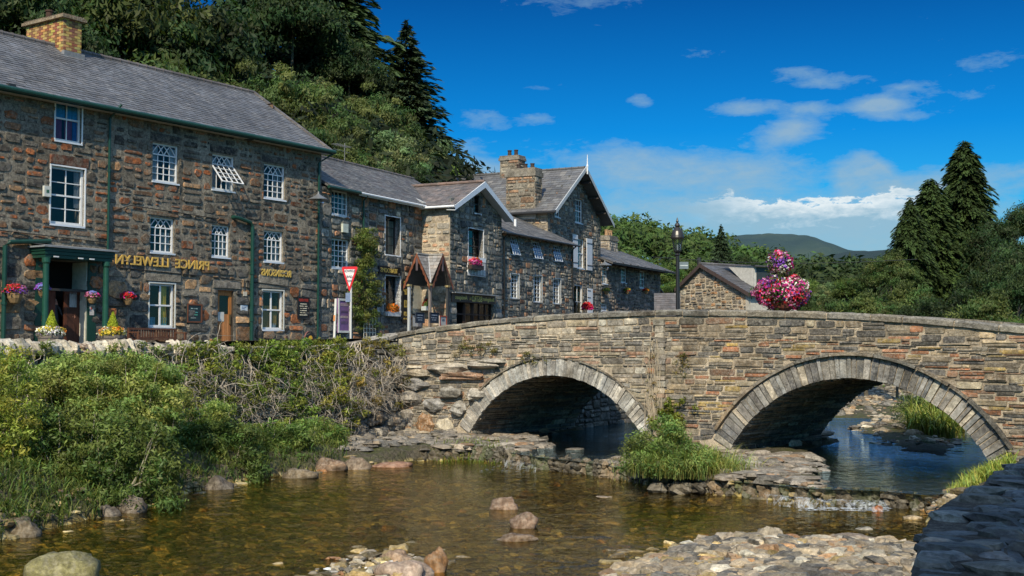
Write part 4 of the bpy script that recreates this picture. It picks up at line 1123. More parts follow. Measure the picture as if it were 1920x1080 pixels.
window(inn, w_gr[1], 0, 'sash', 2, 2, fw=.07, bw=.06, lining=(.6, .6, .55), curtain=[(.0, .46, .0, .52, (.42, .26, .1)), (.5, .9, .08, .5, (.5, .32, .1)), (.1, .9, .5, .62, (.45, .3, .1)), (.55, .85, 0, .12, (.6, .7, .75))])
# plank door
x0, x1, _, z1 = door; m = MB(); OAK = (.42, .17, .05); n = 7; y0 = .1
zw0, zw1 = z1-.9, z1-.2
for i in range(n):
    a, e = x0+.04+(x1-x0-.08)*i/n, x0+.04+(x1-x0-.08)*(i+1)/n-.008
    m.box(a, e, y0, y0+.05, .03, zw0, wpick([(OAK, 1)]))
m.box(x0+.03, x1-.03, y0-.005, y0+.05, z1-.2, z1-.03, OAK); m.box(x0+.03, x0+.16, y0-.005, y0+.05, zw0, zw1, OAK); m.box(x1-.16, x1-.03, y0-.005, y0+.05, zw0, zw1, OAK)
dr = m.build('door', M['wood'], inn)
m = MB(); m.poly([(x0+.16, y0+.02, zw0), (x1-.16, y0+.02, zw0), (x1-.16, y0+.02, zw1), (x0+.16, y0+.02, zw1)]); m.build('door_pane', M['glass'], dr)
m = MB(); m.box(x1-.14, x1-.1, y0-.06, y0, 1.05, 1.4, (.1, .07, .03)); m.build('handle', M['iron'], dr)
m = MB(); m.box(x0+.08, x0+.4, y0-.012, y0-.002, 1.15, 1.5, (.6, .6, .56)); m.build('notice', M['matt'], dr)
m = MB(); m.box(x0-.0, x0+.03, .02, .16, 0, z1, (.3, .12, .05)); m.box(x1-.03, x1, .02, .16, 0, z1, (.06, .05, .04)); m.box(x0, x1, .02, .16, z1-.03, z1, (.3, .12, .05)); m.build('door_frame', M['wood'], inn)
# entrance recess and canopy
x0, x1, _, z1 = porch; m = MB()
m.box(x1-.05, x1-.002, .0, .74, .02, z1-1.02, (.62, .6, .5)); m.box(x1-.05, x1-.002, .0, .74, z1-.94, z1-.02, (.62, .6, .5)); m.build('recess_panel', M['matt'], inn)
m = MB(); DG = (.012, .05, .035)
m.box(x1, x1+.32, -.05, -.002, 0, z1, DG); m.box(x0-.42, x0, -.05, -.002, 0, z1, DG); m.box(x0, x1-.05, -.03, .03, z1-1.02, z1-.94, (.05, .04, .035)); m.build('pilaster', M['paint'], inn)
m = MB(); BR = (.12, .04, .02); m.box(x0+.9, x0+1.02, .3, .38, 0, z1-1.0, BR); m.box(x0+.15, x0+.6, .35, .4, 0, z1-1.02, (.16, .05, .03)); m.box(x0+1.02, x1-.06, .3, .34, 0, z1-1.0, (.07, .03, .02)); m.box(x0+.9, x1-.06, .28, .36, z1-1.1, z1-1.02, BR)
m.box(x0+1.1, x1-.2, .28, .3, 1.5, 2.0, (.4, .42, .42)); m.build('entrance_door', M['wood'], inn)
cz0, cz1 = FP_.hit(150, 487, -.75)[1], FP_.hit(150, 468, -.75)[1]
cx0 = FP_.hit(84, 480, -.8)[0]; cx1 = FP_.hit(216, 480, -.8)[0]
m = MB()
for i in range(3): z0_ = cz0+(cz1-cz0)*i/3; e_ = .03*(i)
for i in range(3):
    z0_ = cz0+(cz1-cz0)*i/3+.002; z1_ = cz0+(cz1-cz0)*(i+1)/3-.008; e_ = -.06+.03*i
    m.box(cx0-e_, cx1+e_, -.8-e_, -.0, z0_, z1_, DG)
m.build('canopy', M['paint'], inn)
m = MB(); m.box(cx0-.08, cx1+.08, -.9, .0, cz1, cz1+.05, (.3, .33, .36)); n0 = len(m.v)
m.poly([(cx0-.08, -.9, cz1+.052), (cx1+.08, -.9, cz1+.052), (cx1+.0, -.0, cz1+.16), (cx0, 0, cz1+.16)], (.3, .33, .36)); m.build('canopy_lead', M['slate'], inn)
for px_ in (86, 199):
    xx = FP_.hit(px_, 560, -.68)[0]; m = MB(); m.lathe([(.13, 0), (.13, .12), (.105, .16), (.095, cz0-.2), (.13, cz0-.14), (.13, cz0)], 14, (xx, -.66, 0), (.015, .075, .05)); m.build('column', M['paint'], inn)
m = MB()
for px_ in (105, 151, 172):
    xx = FP_.hit(px_, 486, -.8)[0]; m.box(xx-.09, xx+.09, -.83, -.80, cz0+.02, cz0+.06, (.7, .7, .7))
m.build('canopy_lights', M['white'], inn)
# chimney of two-coloured brick
kx0 = FP_.hit(118, 100, 3.6)[0]; kx1 = FP_.hit(152, 100, 3.6)[0]; ky1 = min(6.2, FP_.hitx(50, 60, kx0)[0]); kz1 = FP_.hit(118, 33, 3.6)[1]
m = MB(); kb = (3.6, ky1)
m.box(kx0, kx1, kb[0], kb[1], rz_-1.0, kz1); ch = m.build('chimney', M['mortar'], inn)
m = MB(); row = 0; z = rz_-.5
while z < kz1-.02:
    for (a, e, Mf) in ((kb[0], kb[1], lambda u, v, d: (kx0-d, u, v)), (kx0, kx1, lambda u, v, d: (u, kb[0]-d, v))):
        u = a-(row % 2)*.12; k = row
        while u < e:
            p, q = max(u, a)+.006, min(u+.24, e)-.006; k += 1
            if q-p > .03:
                c = (.5, .34, .12) if k % 2 else (.27, .13, .07); c = tuple(x*U(.8, 1.2) for x in c)
                P4 = [(p, z+.006), (q, z+.006), (q, z+.094), (p, z+.094)]; n0 = len(m.v)
                m.v.extend([Mf(x, y, .012) for x, y in P4]+[Mf(x, y, -.01) for x, y in P4])
                for f in ((0, 1, 2, 3), (0, 4, 5, 1), (1, 5, 6, 2), (2, 6, 7, 3), (3, 7, 4, 0)): m.face([n0+i for i in f], c)
            u += .24
    z += .1; row += 1
m.build('brickwork', M['matt'], ch)
m = MB(); m.box(kx0-.14, kx1+.14, kb[0]-.14, kb[1]+.14, kz1, kz1+.1, (.22, .16, .1), .01); m.box(kx0-.07, kx1+.07, kb[0]-.07, kb[1]+.07, kz1+.102, kz1+.17, (.12, .08, .05), .01); m.build('cap', M['stone_fine'], ch)
m = MB(); m.lathe([(.14, 0), (.12, .04), (.12, .34), (.15, .36), (.15, .42), (.1, .42)], 12, ((kx0+kx1)/2, 5.0, kz1+.16), (.07, .04, .03)); m.build('chimney_pot', M['matt'], ch)
m = MB(); m.box(kx0-.05, kx1+.06, kb[0]-.14, kb[0]+.02, rz_-.62, rz_-.26, (.3, .32, .34), .01); m.build('flashing', M['slate'], ch)
m = MB()
for px_, py_ in ((22, 160), (272, 214), (470, 260)):
    p = FP_.hit(px_, py_, -.25); m.box(p[0]-.12, p[0]+.12, -.3, -.02, p[1]-.05, p[1]+.05, (.03, .03, .03))
m.build('floodlights', M['iron'], inn)
# gilt letters
sgn = fempty('wall_lettering', FP_, 'gilt letters of the inn name fixed above its ground floor window', 'sign', FP_.hit(305, 492)[0], -.05, 0)
a, e = FP_.hit(218, 486, -.08), FP_.hit(393, 498, -.08); zc = (a[1]+e[1])/2
m = MB(); put_text(m, 'PRINCE  LLEWELYN', .4, (0, -.03, zc), (.62, .4, .09), h=.33, w=e[0]-a[0], depth=.02, offset=.004); m.build('letters', M['gold'], sgn)
r_ = fit(FP_, (490, 503, 545, 521), -.05)
s2_ = fempty('wall_lettering', FP_, 'smaller gilt brewer name between two windows right of the drainpipe', 'sign', (r_[0]+r_[1])/2, -.05, 0)
m = MB(); put_text(m, 'ROBINSONS', .4, (0, -.02, (r_[2]+r_[3])/2), (.6, .42, .1), h=.27, w=r_[1]-r_[0], depth=.015, offset=.004); m.build('letters', M['gold'], s2_)

# ------------------------------------------------------------------ tea house and its bay
tea = fempty('tea_house', FT, 'two-storey stone tea house with slate roof and projecting gabled bay', 'building')
te = FT.hit(700, 366)[1]; bx0, bx1 = 8.15, 13.45; by = -1.5
T = lambda px, y=0.0: FT.rect(*px, y)
tw = [T((622, 358, 654, 404)), T((622, 448, 655, 503)), T((722, 407, 750, 478)), T((722, 518, 750, 588))]
td = T((774, 530, 792, 612)); tdw = T((808, 540, 818, 572)); pd = T((629, 560, 655, 625))
sf = T((856, 567, 924, 628), by)
stone_wall(tea, 'front_wall', .02, bx0, -.1, te-.05, 0, [tw[0], tw[1], tw[2], tw[3], td], BISPAL+[((.3, .12, .05), 2)], .55, .33, .03, mort='mortar', proud=.04, rough=1.15)
bw1, bw2 = T((878, 430, 906, 492), by), T((889, 366, 901, 400), by)
bapx, bapz = (bx0+bx1)/2, FT.hit(898, 347, by)[1]; bez = FT.hit(850, 384, by)[1]
btop = lambda x: bez+(bapz-bez)*(1-abs(x-bapx)/((bx1-bx0)/2))
stone_wall(tea, 'bay_front', bx0, bx1, -.1, bapz, by, [bw1, bw2, sf], BISPAL, .5, .32, .025, top=btop, mort='mortar', proud=.035, rough=.9)
side_wall(tea, 'bay_side', bx0, by, 0, -.1, bez, [((.42, .34, .25), 4), ((.5, .42, .32), 3), ((.45, .25, .14), 1.5), ((.3, .27, .22), 1)], .5, .3, .03, mort='mortar_pale')
try_, trz = 3.3, FT.hit(700, 318, 3.3)[1]; tsl = (0, try_+.3, trz-te+.02); tL = math.hypot(try_+.3, trz-te+.02)
gx = FT.hit(676, 360, -.35)[0]
roof_plane(tea, 'roof', (.25, -.3, te-.02), (1, 0, 0), tsl, 12.6, tL, ROOFB, th=.09)
roof_plane(tea, 'rear_roof', (12.8, 2*try_+.3, te-.02), (-1, 0, 0), (0, -(try_+.3), trz-te+.02), 12.6, tL, ROOFB, th=.09, sh=.35, sw=.5)
ridge_tiles(tea, (.3, try_, trz+.02), (12.8, try_, trz+.02), .08)
m = MB(); m.tube([(.05, -.36, te-.1), (gx, -.36, te-.1)], .07, 8, GREEN); m.build('green_gutter', M['paint'], tea)
m = MB(); m.tube([(gx+.02, -.36, te-.1), (bx0+.1, -.36, te-.1)], .06, 8, WHITE); m.box(gx, bx0, -.3, -.27, te-.2, te-.08, WHITE); m.build('white_gutter', M['white'], tea)
p = FT.hit(682, 400, -.1); pipe(tea, 'drainpipe', [(p[0], -.3, te-.15), (p[0], -.1, te-.35), (p[0], -.1, .05)])
# bay roof: ridge runs back into the main roof
hw = (bx1-bx0)/2; ovb = .45; k_ = (bapz-bez)/hw; zl = bez-k_*.28
for s_, nm in ((-1, 'bay_roof'), (1, 'bay_roof')):
    ex = bapx+s_*(hw+.28)
    back = 3.9 if s_ < 0 else 3.4
    if s_ < 0: roof_plane(tea, nm, (ex, 3.0, zl+.08), (0, -1, 0), (-s_*1, 0, k_), 3.0-by+ovb, math.hypot(hw+.28, k_*(hw+.28)), [((.2, .15, .13), 4), ((.15, .13, .12), 3), ((.26, .2, .17), 2)], th=.08)
    else: roof_plane(tea, nm, (ex, by-ovb, zl+.08), (0, 1, 0), (-1, 0, k_), 3.0-by+ovb, math.hypot(hw+.28, k_*(hw+.28)), [((.2, .15, .13), 4), ((.15, .13, .12), 3)], th=.08)
ridge_tiles(tea, (bapx, 3.6, bapz+.14), (bapx, by-ovb+.02, bapz+.14), .08, (.26, .15, .1))
m = MB()
for s_ in (-1, 1):
    A_ = (bapx, by-ovb-.03, bapz+.02); B_ = (bapx+s_*(hw+.36), by-ovb-.03, zl-.06); m.bar(B_, A_, .24, .04, WHITE, up=(0, 1, 0)) if False else m.poly([(A_[0], A_[1], A_[2]+.1), (B_[0], B_[1], B_[2]+.08), (B_[0], B_[1], B_[2]-.16), (A_[0], A_[1], A_[2]-.2)], BLUEW)
    m.poly([(A_[0], A_[1]+.05, A_[2]+.1), (B_[0], B_[1]+.05, B_[2]+.08), (B_[0], B_[1], B_[2]+.08), (A_[0], A_[1], A_[2]+.1)], WHITE)
    m.poly([(A_[0], A_[1], A_[2]-.2), (B_[0], B_[1], B_[2]-.16), (B_[0], by+.0, B_[2]-.12), (A_[0], by+.0, A_[2]-.16)], (.55, .58, .6))
m.box(bx0-.32, bx0-.26, by-ovb, .0, zl-.08, zl+.04, WHITE); m.build('bargeboard', M['white'], tea)
m = MB(); m.tube([(bx0-.36, by-ovb, zl-.02), (bx0-.36, 0, zl-.02)], .06, 8, WHITE); m.build('bay_gutter', M['white'], tea)
m = MB(); m.bar((bx0-.25, -.28, te+.06), (bapx-1.9, 2.4, te+1.18), .16, .05, (.6, .6, .58)); m.build('valley', M['slate'], tea)
window(tea, tw[0], 0, 'grid', 4, 4, curtain=[(.8, 1, 0, 1, (.4, .4, .4))]); window(tea, tw[1], 0, 'grid', 4, 5, curtain=[(.7, 1, 0, .9, (.45, .45, .48))])
window(tea, tw[2], 0, 'grid', 2, 4, rec=.28, col=(.06, .045, .04), lining=WHITE, sillcol=WHITE, curtain=[(.0, 1, .0, .95, (.3, .32, .26))]); window(tea, tw[3], 0, 'grid', 1, 3, rec=.28, col=(.03, .03, .03), lining=WHITE, sillcol=WHITE)
window(tea, bw1, by, 'sash', 3, 4, rec=.28, col=(.035, .02, .018), lining=WHITE, sill=False, curtain=[(.05, .3, .5, 1, (.35, .4, .2))]); window(tea, bw2, by, 'sash', 1, 2, rec=.14, col=(.03, .025, .02), fw=.07, sillcol=WHITE)
# balcony panel under the tall bay window
m = MB(); a, e, c0, c1 = T((876, 492, 908, 518), by); n = 12
m.box(a-.04, e+.06, by-.06, by-.005, c0, c1+.25, WHITE); o = m.build('balcony_panel', M['white'], tea)
m = MB(); m.box(a-.06, e+.08, by-.2, by-.17, c1-.02, c1+.01, (.03, .03, .03)); m.box(a-.06, e+.08, by-.2, by-.17, c0+.02, c0+.04, (.03, .03, .03))
for i in range(n+1): x_ = a-.04+(e-a+.1)*i/n; m.box(x_-.009, x_+.009, by-.195, by-.175, c0+.03, c1, (.03, .03, .03))
for x_ in (a-.05, e+.07): m.box(x_-.01, x_+.01, by-.19, by-.005, c1-.02, c1, (.03, .03, .03))
m.build('railing', M['iron'], o)
# shop front
a, e, c0, c1 = sf; m = MB(); DB = (.05, .03, .022); yy = by+.12
for f in (0, .24, .27, .46, .5, .66, .83, 1.0): x_ = a+(e-a)*f; m.box(x_-.03, x_+.03, yy-.03, yy+.05, 0, c1, DB)
for z_ in (.0, .75, c1-.62, c1-.05): m.box(a, e, yy-.02, yy+.04, z_, z_+.06, DB)
m.box(a+(e-a)*.5, e, yy-.01, yy+.03, 0, .7, DB); sfw = m.build('shop_window', M['wood'], tea)
m = MB(); m.poly([(a+(e-a)*.27, yy+.01, 0), (e, yy+.01, 0), (e, yy+.01, c1), (a+(e-a)*.27, yy+.01, c1)]); m.build('pane', M['glass'], sfw)
# boarded door with pale upper panel under the small porch
a, e, c0, c1 = td; m = MB(); m.box(a, e, .02, .07, 0, c1*.52, (.3, .32, .34)); 
for i in range(6): x_ = a+(e-a)*i/6; m.box(x_+.01, x_+(e-a)/6-.01, .0, .02, 0, c1*.52, (.5, .53, .56))
m.box(a, e, .0, .06, c1*.55, c1*.97, (.55, .52, .42)); m.box(a, e, -.005, .07, c1*.52, c1*.55, (.05, .05, .05)); m.build('door', M['matt'], tea)
# little slate porch with two gables meeting at a valley, carved boards, posts
yq = -1.65
xg = FT.hit(807, 560, yq)[0]; xr = FT.hit(843, 530, yq)[0]; yl = min(.0, FT.hitx(762, 530, xg)[0]); za = FT.hit(807, 531, yq)[1]; zt_ = FT.hit(826, 478, yq)[1]
xm, ym = (xg+xr)/2, (yq+yl)/2
porch_o = MB(); SL = [((.42, .38, .34), 3), ((.34, .31, .28), 2)]
def tri_roof(mb, A, B, C, D, pal, n=8):
    A, B, C, D = map(Vector, (A, B, C, D))
    for r in range(n):
        w0 = A.lerp(D, r/n)-B.lerp(C, r/n); k = max(1, int(w0.length/.2+.5))
        for i in range(k):
            f0, f1 = i/k, (i+.96)/k; t0, t1 = r/n, min(1, (r+1.05)/n); lp = lambda f, t: (A.lerp(B, f)).lerp(D.lerp(C, f), t)
            o_ = Vector((0, 0, .02)); mb.poly([lp(f0, t0)+o_, lp(f1, t0)+o_, lp(f1, t1), lp(f0, t1)], wpick(pal))
    z_ = Vector((0, 0, .035)); mb.poly([A-z_, B-z_, C-z_, D-z_] if (A-B).length > .01 else [A-z_, C-z_, D-z_], (.06, .05, .045))
CC, A1, A2, XX = (xg, yq, za), (xg-.12, ym, zt_), (xm, yq-.12, zt_), (xm, ym, zt_)
tri_roof(porch_o, CC, CC, XX, A1, SL); tri_roof(porch_o, CC, CC, XX, A2, SL)
tri_roof(porch_o, (xg-.12, yl+.05, za), (xr, yl+.05, za), (xr, ym, zt_), A1, SL); tri_roof(porch_o, (xr+.1, yq-.12, za), (xr+.1, 0, za), (xm, 0, zt_), A2, SL)
for a_, b_ in ((A1, XX), (A2, XX)): porch_o.bar(Vector(a_)+Vector((0, 0, .03)), Vector(b_)+Vector((0, 0, .03)), .1, .06, (.55, .52, .47))
porch_o.bar(Vector(CC)+Vector((0, 0, .03)), Vector(XX)+Vector((0, 0, .0)), .06, .03, (.6, .6, .6))
pr = porch_o.build('porch_roof', M['slate'], tea)
m = MB(); RB = (.2, .065, .03)
ext = lambda a_, b_: tuple(Vector(b_)+(Vector(b_)-Vector(a_))*.1)
for A_, B_, off in ((A1, ext(A1, (xg-.12, yl, za)), (-.04, 0, 0)), (A1, ext(A1, (xg-.12, yq, za)), (-.04, 0, 0)), (A2, ext(A2, (xg, yq-.12, za)), (0, -.04, 0)), (A2, ext(A2, (xr, yq-.12, za)), (0, -.04, 0))):
    A_, B_, off = Vector(A_), Vector(B_), Vector(off); d = (B_-A_); n_ = 11
    for i in range(n_):
        a_, b_ = A_+d*(i/n_)+off, A_+d*((i+1)/n_)+off; w_ = .15+.06*(i % 2)
        m.poly([a_+Vector((0, 0, .05)), b_+Vector((0, 0, .05)), b_-Vector((0, 0, w_)), a_-Vector((0, 0, w_))], wpick([(RB, 1)]))
m.box(A1[0]-.03, A1[0]+.0, ym-.05, ym+.05, zt_-.75, zt_-.15, (.12, .09, .1)); m.box(xm-.05, xm+.05, A2[1]-.03, A2[1], zt_-.75, zt_-.15, (.12, .09, .1))
m.build('carved_boards', M['wood'], pr)
for q in ((xg+.05, yl-.12, (.45, .48, .5)), (xg+.05, yq+.05, (.2, .17, .15)), (xr-.1, yq+.05, (.04, .045, .05))):
    m = MB(); m.box(q[0]-.055, q[0]+.055, q[1]-.055, q[1]+.055, 0, za-.1, q[2]); m.box(q[0]-.11, q[0]+.11, q[1]-.08, q[1]+.08, za-.11, za-.02, (.4, .32, .16)); m.build('porch_post', M['wood'], tea)
xw = FT.hit(817, 556, -.02)[0]
window(tea, (xw-.35, xw+.35, 1.25, 2.25), -.16, 'grid', 2, 3, sill=False, rec=.1)

# ------------------------------------------------------------------ low cottage wing
FC = Frame(*FT.world(13.5, -1.35).xy, FT.d.x, FT.d.y)
cott = fempty('cottage', FC, 'low two-storey grey stone cottage with tilted top windows and lean-to slate roof', 'building')
cw_ = FC.hit(1075, 500)[0]; ce = FC.hit(1010, 447)[1]
C_ = lambda px, y=0.0: FC.rect(*px, y)
cu_ = [C_(q) for q in ((957, 443, 971, 479), (999, 453, 1014, 486), (1037, 460, 1051, 491))]
cl_ = [C_(q) for q in ((957, 514, 973, 560), (1000, 517, 1016, 567), (1037, 523, 1051, 570))]
stone_wall(cott, 'front_wall', .02, cw_, -.1, ce-.03, 0, cu_+cl_, BISPAL+[((.26, .12, .06), 2)], .42, .24, .02, mort='mortar', proud=.03)
crz = FC.hit(1000, 412, 3.6)[1]
roof_plane(cott, 'roof', (-.05, -.28, ce-.02), (1, 0, 0), (0, 3.9, crz-ce), cw_+.2, math.hypot(3.9, crz-ce), [((.2, .19, .18), 4), ((.15, .145, .14), 3), ((.27, .255, .23), 2)], th=.1, sh=.24, sw=.3)
side_wall(cott, 'end_wall', cw_, 0, 3.5, -.1, crz, BISPAL, .4, .22, .02, sg=1, top=lambda y: ce-.03+(crz-ce)*y/3.9)
m = MB(); m.tube([(0, -.34, ce-.08), (cw_+.1, -.34, ce-.08)], .06, 8, (.03, .03, .03)); m.build('gutter', M['iron'], cott)
p = FC.hit(946, 480, -.1); pipe(cott, 'drainpipe', [(p[0], -.3, ce-.12), (p[0], -.1, ce-.3), (p[0], -.1, .05)], col=(.02, .02, .02))
p = FC.hit(1074, 480, -.1); pipe(cott, 'drainpipe', [(p[0], -.3, ce-.12), (p[0]-.02, -.1, ce-.3), (p[0]-.02, -.1, 3.0), (p[0]+.45, -.12, 2.6), (p[0]+.5, -.12, .05)], col=(.02, .02, .02))
for r_ in cu_:
    o = window(cott, r_, 0, 'grid', 1, 1, rec=.16, sillcol=(.05, .055, .06)); x0, x1, z0, z1 = r_; m = MB(); L = z1-z0; out = .3*L
    q = lambda u, v: (x0+(x1-x0)*u, .13-out*v, z1-L*.96*v)
    for u in (0.04, .35, .66, .96): m.bar(q(u, 0), q(u, 1), .045 if u in (.04, .96) else .022, .03, BLUEW, up=(0, -1, .3))
    for v in (0.0, .25, .5, .75, 1.0): m.bar(q(0, v), q(1, v), .03 if v in (0, 1.0) else .02, .03, BLUEW, up=(0, -1, .3))
    m.build('open_casement', M['white'], o); m = MB(); m.poly([q(0, 0), q(1, 0), q(1, 1), q(0, 1)]); m.build('casement_pane', M['glass_dim'], o)
for r_ in cl_: window(cott, r_, 0, 'grid', 3, 6, rec=.12, bw=.025, sillcol=(.1, .1, .1), lining=(.5, .52, .53))

# ------------------------------------------------------------------ tall gabled house
FH = Frame(*FT.world(22.5, .15).xy, FT.d.x, FT.d.y)
tall = fempty('gabled_house', FH, 'tall stone house with steep slate gable, white finial and two big chimneys', 'building')
hx = FH.hit(1126, 470)[0]; hez = FH.hit(1036, 392)[1]; hpx = hx/2; hpz = FH.hit(1082, 320)[1]
htop = lambda x: hez+(hpz-hez)*(1-abs(x-hpx)/hpx)
H_ = lambda px: FH.rect(*px)
hw_ = [H_((1040, 374, 1050, 407)), H_((1078, 374, 1092, 418)), H_((1081, 448, 1095, 503)), H_((1076, 534, 1092, 600))]
stone_wall(tall, 'front_wall', 0, hx, -.1, hpz, 0, hw_, BISPAL+[((.2, .17, .14), 3)], .45, .25, .022, top=htop, proud=.03)
DPT = 8.6
side_wall(tall, 'side_wall', 0, 0, DPT, 4.5, hez, [((.34, .3, .24), 4), ((.25, .22, .18), 3), ((.36, .22, .12), 1)], .6, .3, .03, mort='mortar_pale')
kk = (hpz-hez)/hpx; oe = .45; of = .75
Ls = math.hypot(hpx+oe, kk*(hpx+oe))
roof_plane(tall, 'roof', (-oe, DPT, hez-kk*oe+.08), (0, -1, 0), (1, 0, kk), DPT+of, Ls, [((.15, .15, .15), 4), ((.11, .11, .115), 3), ((.2, .195, .18), 2)], th=.1, sh=.3, sw=.36)
roof_plane(tall, 'roof', (hx+oe, -of, hez-kk*oe+.08), (0, 1, 0), (-1, 0, kk), DPT+of, Ls, [((.15, .15, .15), 4), ((.11, .11, .115), 3)], th=.1, sh=.3, sw=.36)
m = MB()
for s_ in (-1, 1):
    A_ = Vector((hpx, -of-.02, hpz+.16)); B_ = Vector((hpx+s_*(hpx+oe+.05), -of-.02, hez-kk*oe+.1))
    m.poly([A_, B_, B_-Vector((0, 0, .26)), A_-Vector((0, 0, .26))], (.45, .47, .48)); m.poly([A_+Vector((0, .06, 0)), B_+Vector((0, .06, 0)), B_, A_], (.45, .47, .48))
m.build('bargeboard', M['white'], tall)
m = MB()
for s_ in (-1, 1):
    for f in (.2, .5, .8):
        xx = hpx+s_*hpx*f; zz = htop(xx)-.12; m.box(xx-.06, xx+.06, -of+.05, 0, zz-.1, zz+.02, (.06, .05, .045))
m.build('purlin_ends', M['wood'], tall)
m = MB(); m.lathe([(.04, -.4), (.05, 0), (.07, .1), (.035, .2), (.02, .7), (.005, .8)], 8, (hpx, -of-.06, hpz+.1), WHITE); m.build('finial', M['white'], tall)
ridge_tiles(tall, (hpx, -of+.1, hpz+.12), (hpx, DPT, hpz+.12), .08, (.12, .12, .12))
m = MB(); m.tube([(-oe-.05, -of, hez-kk*oe+.0), (-oe-.05, DPT, hez-kk*oe+.0)], .07, 8, (.03, .03, .03)); m.build('gutter', M['iron'], tall)
yA = FH.hitx(1003, 340, -.1)[0]; yB = FH.hitx(949, 340, -.1)[0]; zt1 = FH.hitx(975, 312, 0)[1]
stack(tall, 'chimney', -.1, .85, yA, yB, hez-.6, zt1-.62, [((.3, .25, .18), 3), ((.3, .17, .09), 3), ((.2, .17, .13), 2)], pots=[(.3, yA+.35), (.3, yA+.8), (.3, yA+1.25)], cap=.5, sw=.6, sh=.28, gap=.03, poth=.3)
yC = 3.4; zt2 = FH.hitx(955, 300, hpx-.5)[1]
stack(tall, 'chimney', hpx-.45, hpx+.45, yC+.2, yC+1.5, hpz-1.1, zt2, [((.3, .25, .18), 3), ((.26, .15, .09), 2), ((.2, .17, .13), 2)], pots=[(hpx, yC+.6), (hpx, yC+1.05)], cap=.3, sw=.5, sh=.26)
m = MB(); m.box(-.16, .9, yA-.06, yB+.06, hez-.62, hez-.18, (.5, .48, .42), .01); m.build('flashing', M['slate'], tall)
window(tall, hw_[0], 0, 'sash', 3, 4, rec=.1, bw=.022); window(tall, hw_[1], 0, 'sash', 3, 4, rec=.1, bw=.022); window(tall, hw_[2], 0, 'sash', 3, 4, rec=.1, bw=.022, curtain=[(0, 1, 0, .5, (.4, .42, .42))])
for px_ in ((1072, 440, 1081, 502), (1098, 448, 1108, 507)):
    a, e, c0, c1 = H_(px_); m = MB(); m.box(a, e, -.1, -.05, c0, c1, (.6, .62, .66)); 
    for f in (.15, .85): m.box(a, e, -.115, -.1, c0+(c1-c0)*f-.03, c0+(c1-c0)*f+.03, (.08, .08, .09))
    m.build('shutter', M['white'], tall)
a, e, c0, c1 = hw_[3]; window(tall, (a, e, 0, c1), 0, 'grid', 2, 4, rec=.08, sill=False)
a, e, c0, c1 = H_((1100, 541, 1110, 584)); m = MB(); m.box(a, e, -.06, -.045, c0-1.2, c1, WHITE)
for f in (.3, .6, .9): m.box(a, e*.6+a*.4, -.075, -.06, c0+(c1-c0)*f-.02, c0+(c1-c0)*f+.02, (.03, .03, .03))
m.build('side_door', M['white'], tall)

# ------------------------------------------------------------------ long low house at the end of the row
FL = Frame(*FT.world(30.5, .15).xy, FT.d.x, FT.d.y)
low = fempty('end_house', FL, 'long low dark stone house with overhanging eaves at the far end of the row', 'building')
lw = FL.hit(1238, 540)[0]; le = FL.hit(1180, 497)[1]; L_ = lambda px: FL.rect(*px)
lws = [L_(q) for q in ((1128, 502, 1139, 532), (1164, 502, 1175, 530), (1199, 508, 1209, 540), (1127, 570, 1139, 583))]
stone_wall(low, 'front_wall', .02, lw, -.1, le, 0, lws, [((.17, .15, .13), 4), ((.24, .19, .16), 3), ((.34, .27, .21), 2), ((.09, .085, .08), 3)], .5, .3, .03, proud=.05, rough=1.2)
lrz = FL.hit(1150, 469, 3.2)[1]
roof_plane(low, 'roof', (-.1, -.9, le-.15), (1, 0, 0), (0, 4.1, lrz-le+.15), lw+.9, math.hypot(4.1, lrz-le+.15), [((.2, .19, .17), 4), ((.15, .145, .14), 3), ((.27, .25, .21), 2)], th=.12, sh=.28, sw=.34)
roof_plane(low, 'roof', (lw+.8, 7.3, le-.15), (-1, 0, 0), (0, -4.1, lrz-le+.15), lw+.9, math.hypot(4.1, lrz-le+.15), [((.2, .19, .17), 4)], th=.12, sh=.4, sw=.5)
m = MB()
for i in range(9): xx = .5+(lw-.4)*i/8; m.box(xx-.07, xx+.07, -.85, 0, le-.22, le-.08, (.07, .05, .04))
m.build('rafter_ends', M['wood'], low)
for r_ in lws: window(low, r_, 0, 'sash', 3, 4, rec=.1, bw=.022)
cx_ = FL.hit(1143, 450, 3.2)[0]
stack(low, 'chimney', cx_-.8, cx_+.8, 2.9, 3.7, lrz-.8, FL.hit(1143, 452, 3.2)[1], [((.42, .38, .32), 3), ((.3, .26, .22), 2)], pots=[(cx_-.35, 3.3), (cx_+.05, 3.3), (cx_+.45, 3.3)], cap=.35, sw=.45, sh=.25, mort='mortar_pale', potc=(.42, .26, .14), poth=.45)

x1_, zA = FL.hit(1252, 553); zB = FL.hit(1239, 533)[1]
stone_wall(low, 'lean_to_wall', lw+.02, x1_, -.1, zB, .4, [], [((.17, .15, .13), 4), ((.24, .19, .16), 3), ((.09, .085, .08), 2)], .45, .25, .03, top=lambda x: zB+(zA-zB)*(x-lw)/(x1_-lw))
m = MB(); m.bar((lw-.05, .5, zB+.06), (x1_+.15, .5, zA+.0), .5, .08, (.1, .07, .06), up=(0, 0, 1)); m.build('lean_to_roof', M['slate'], low)

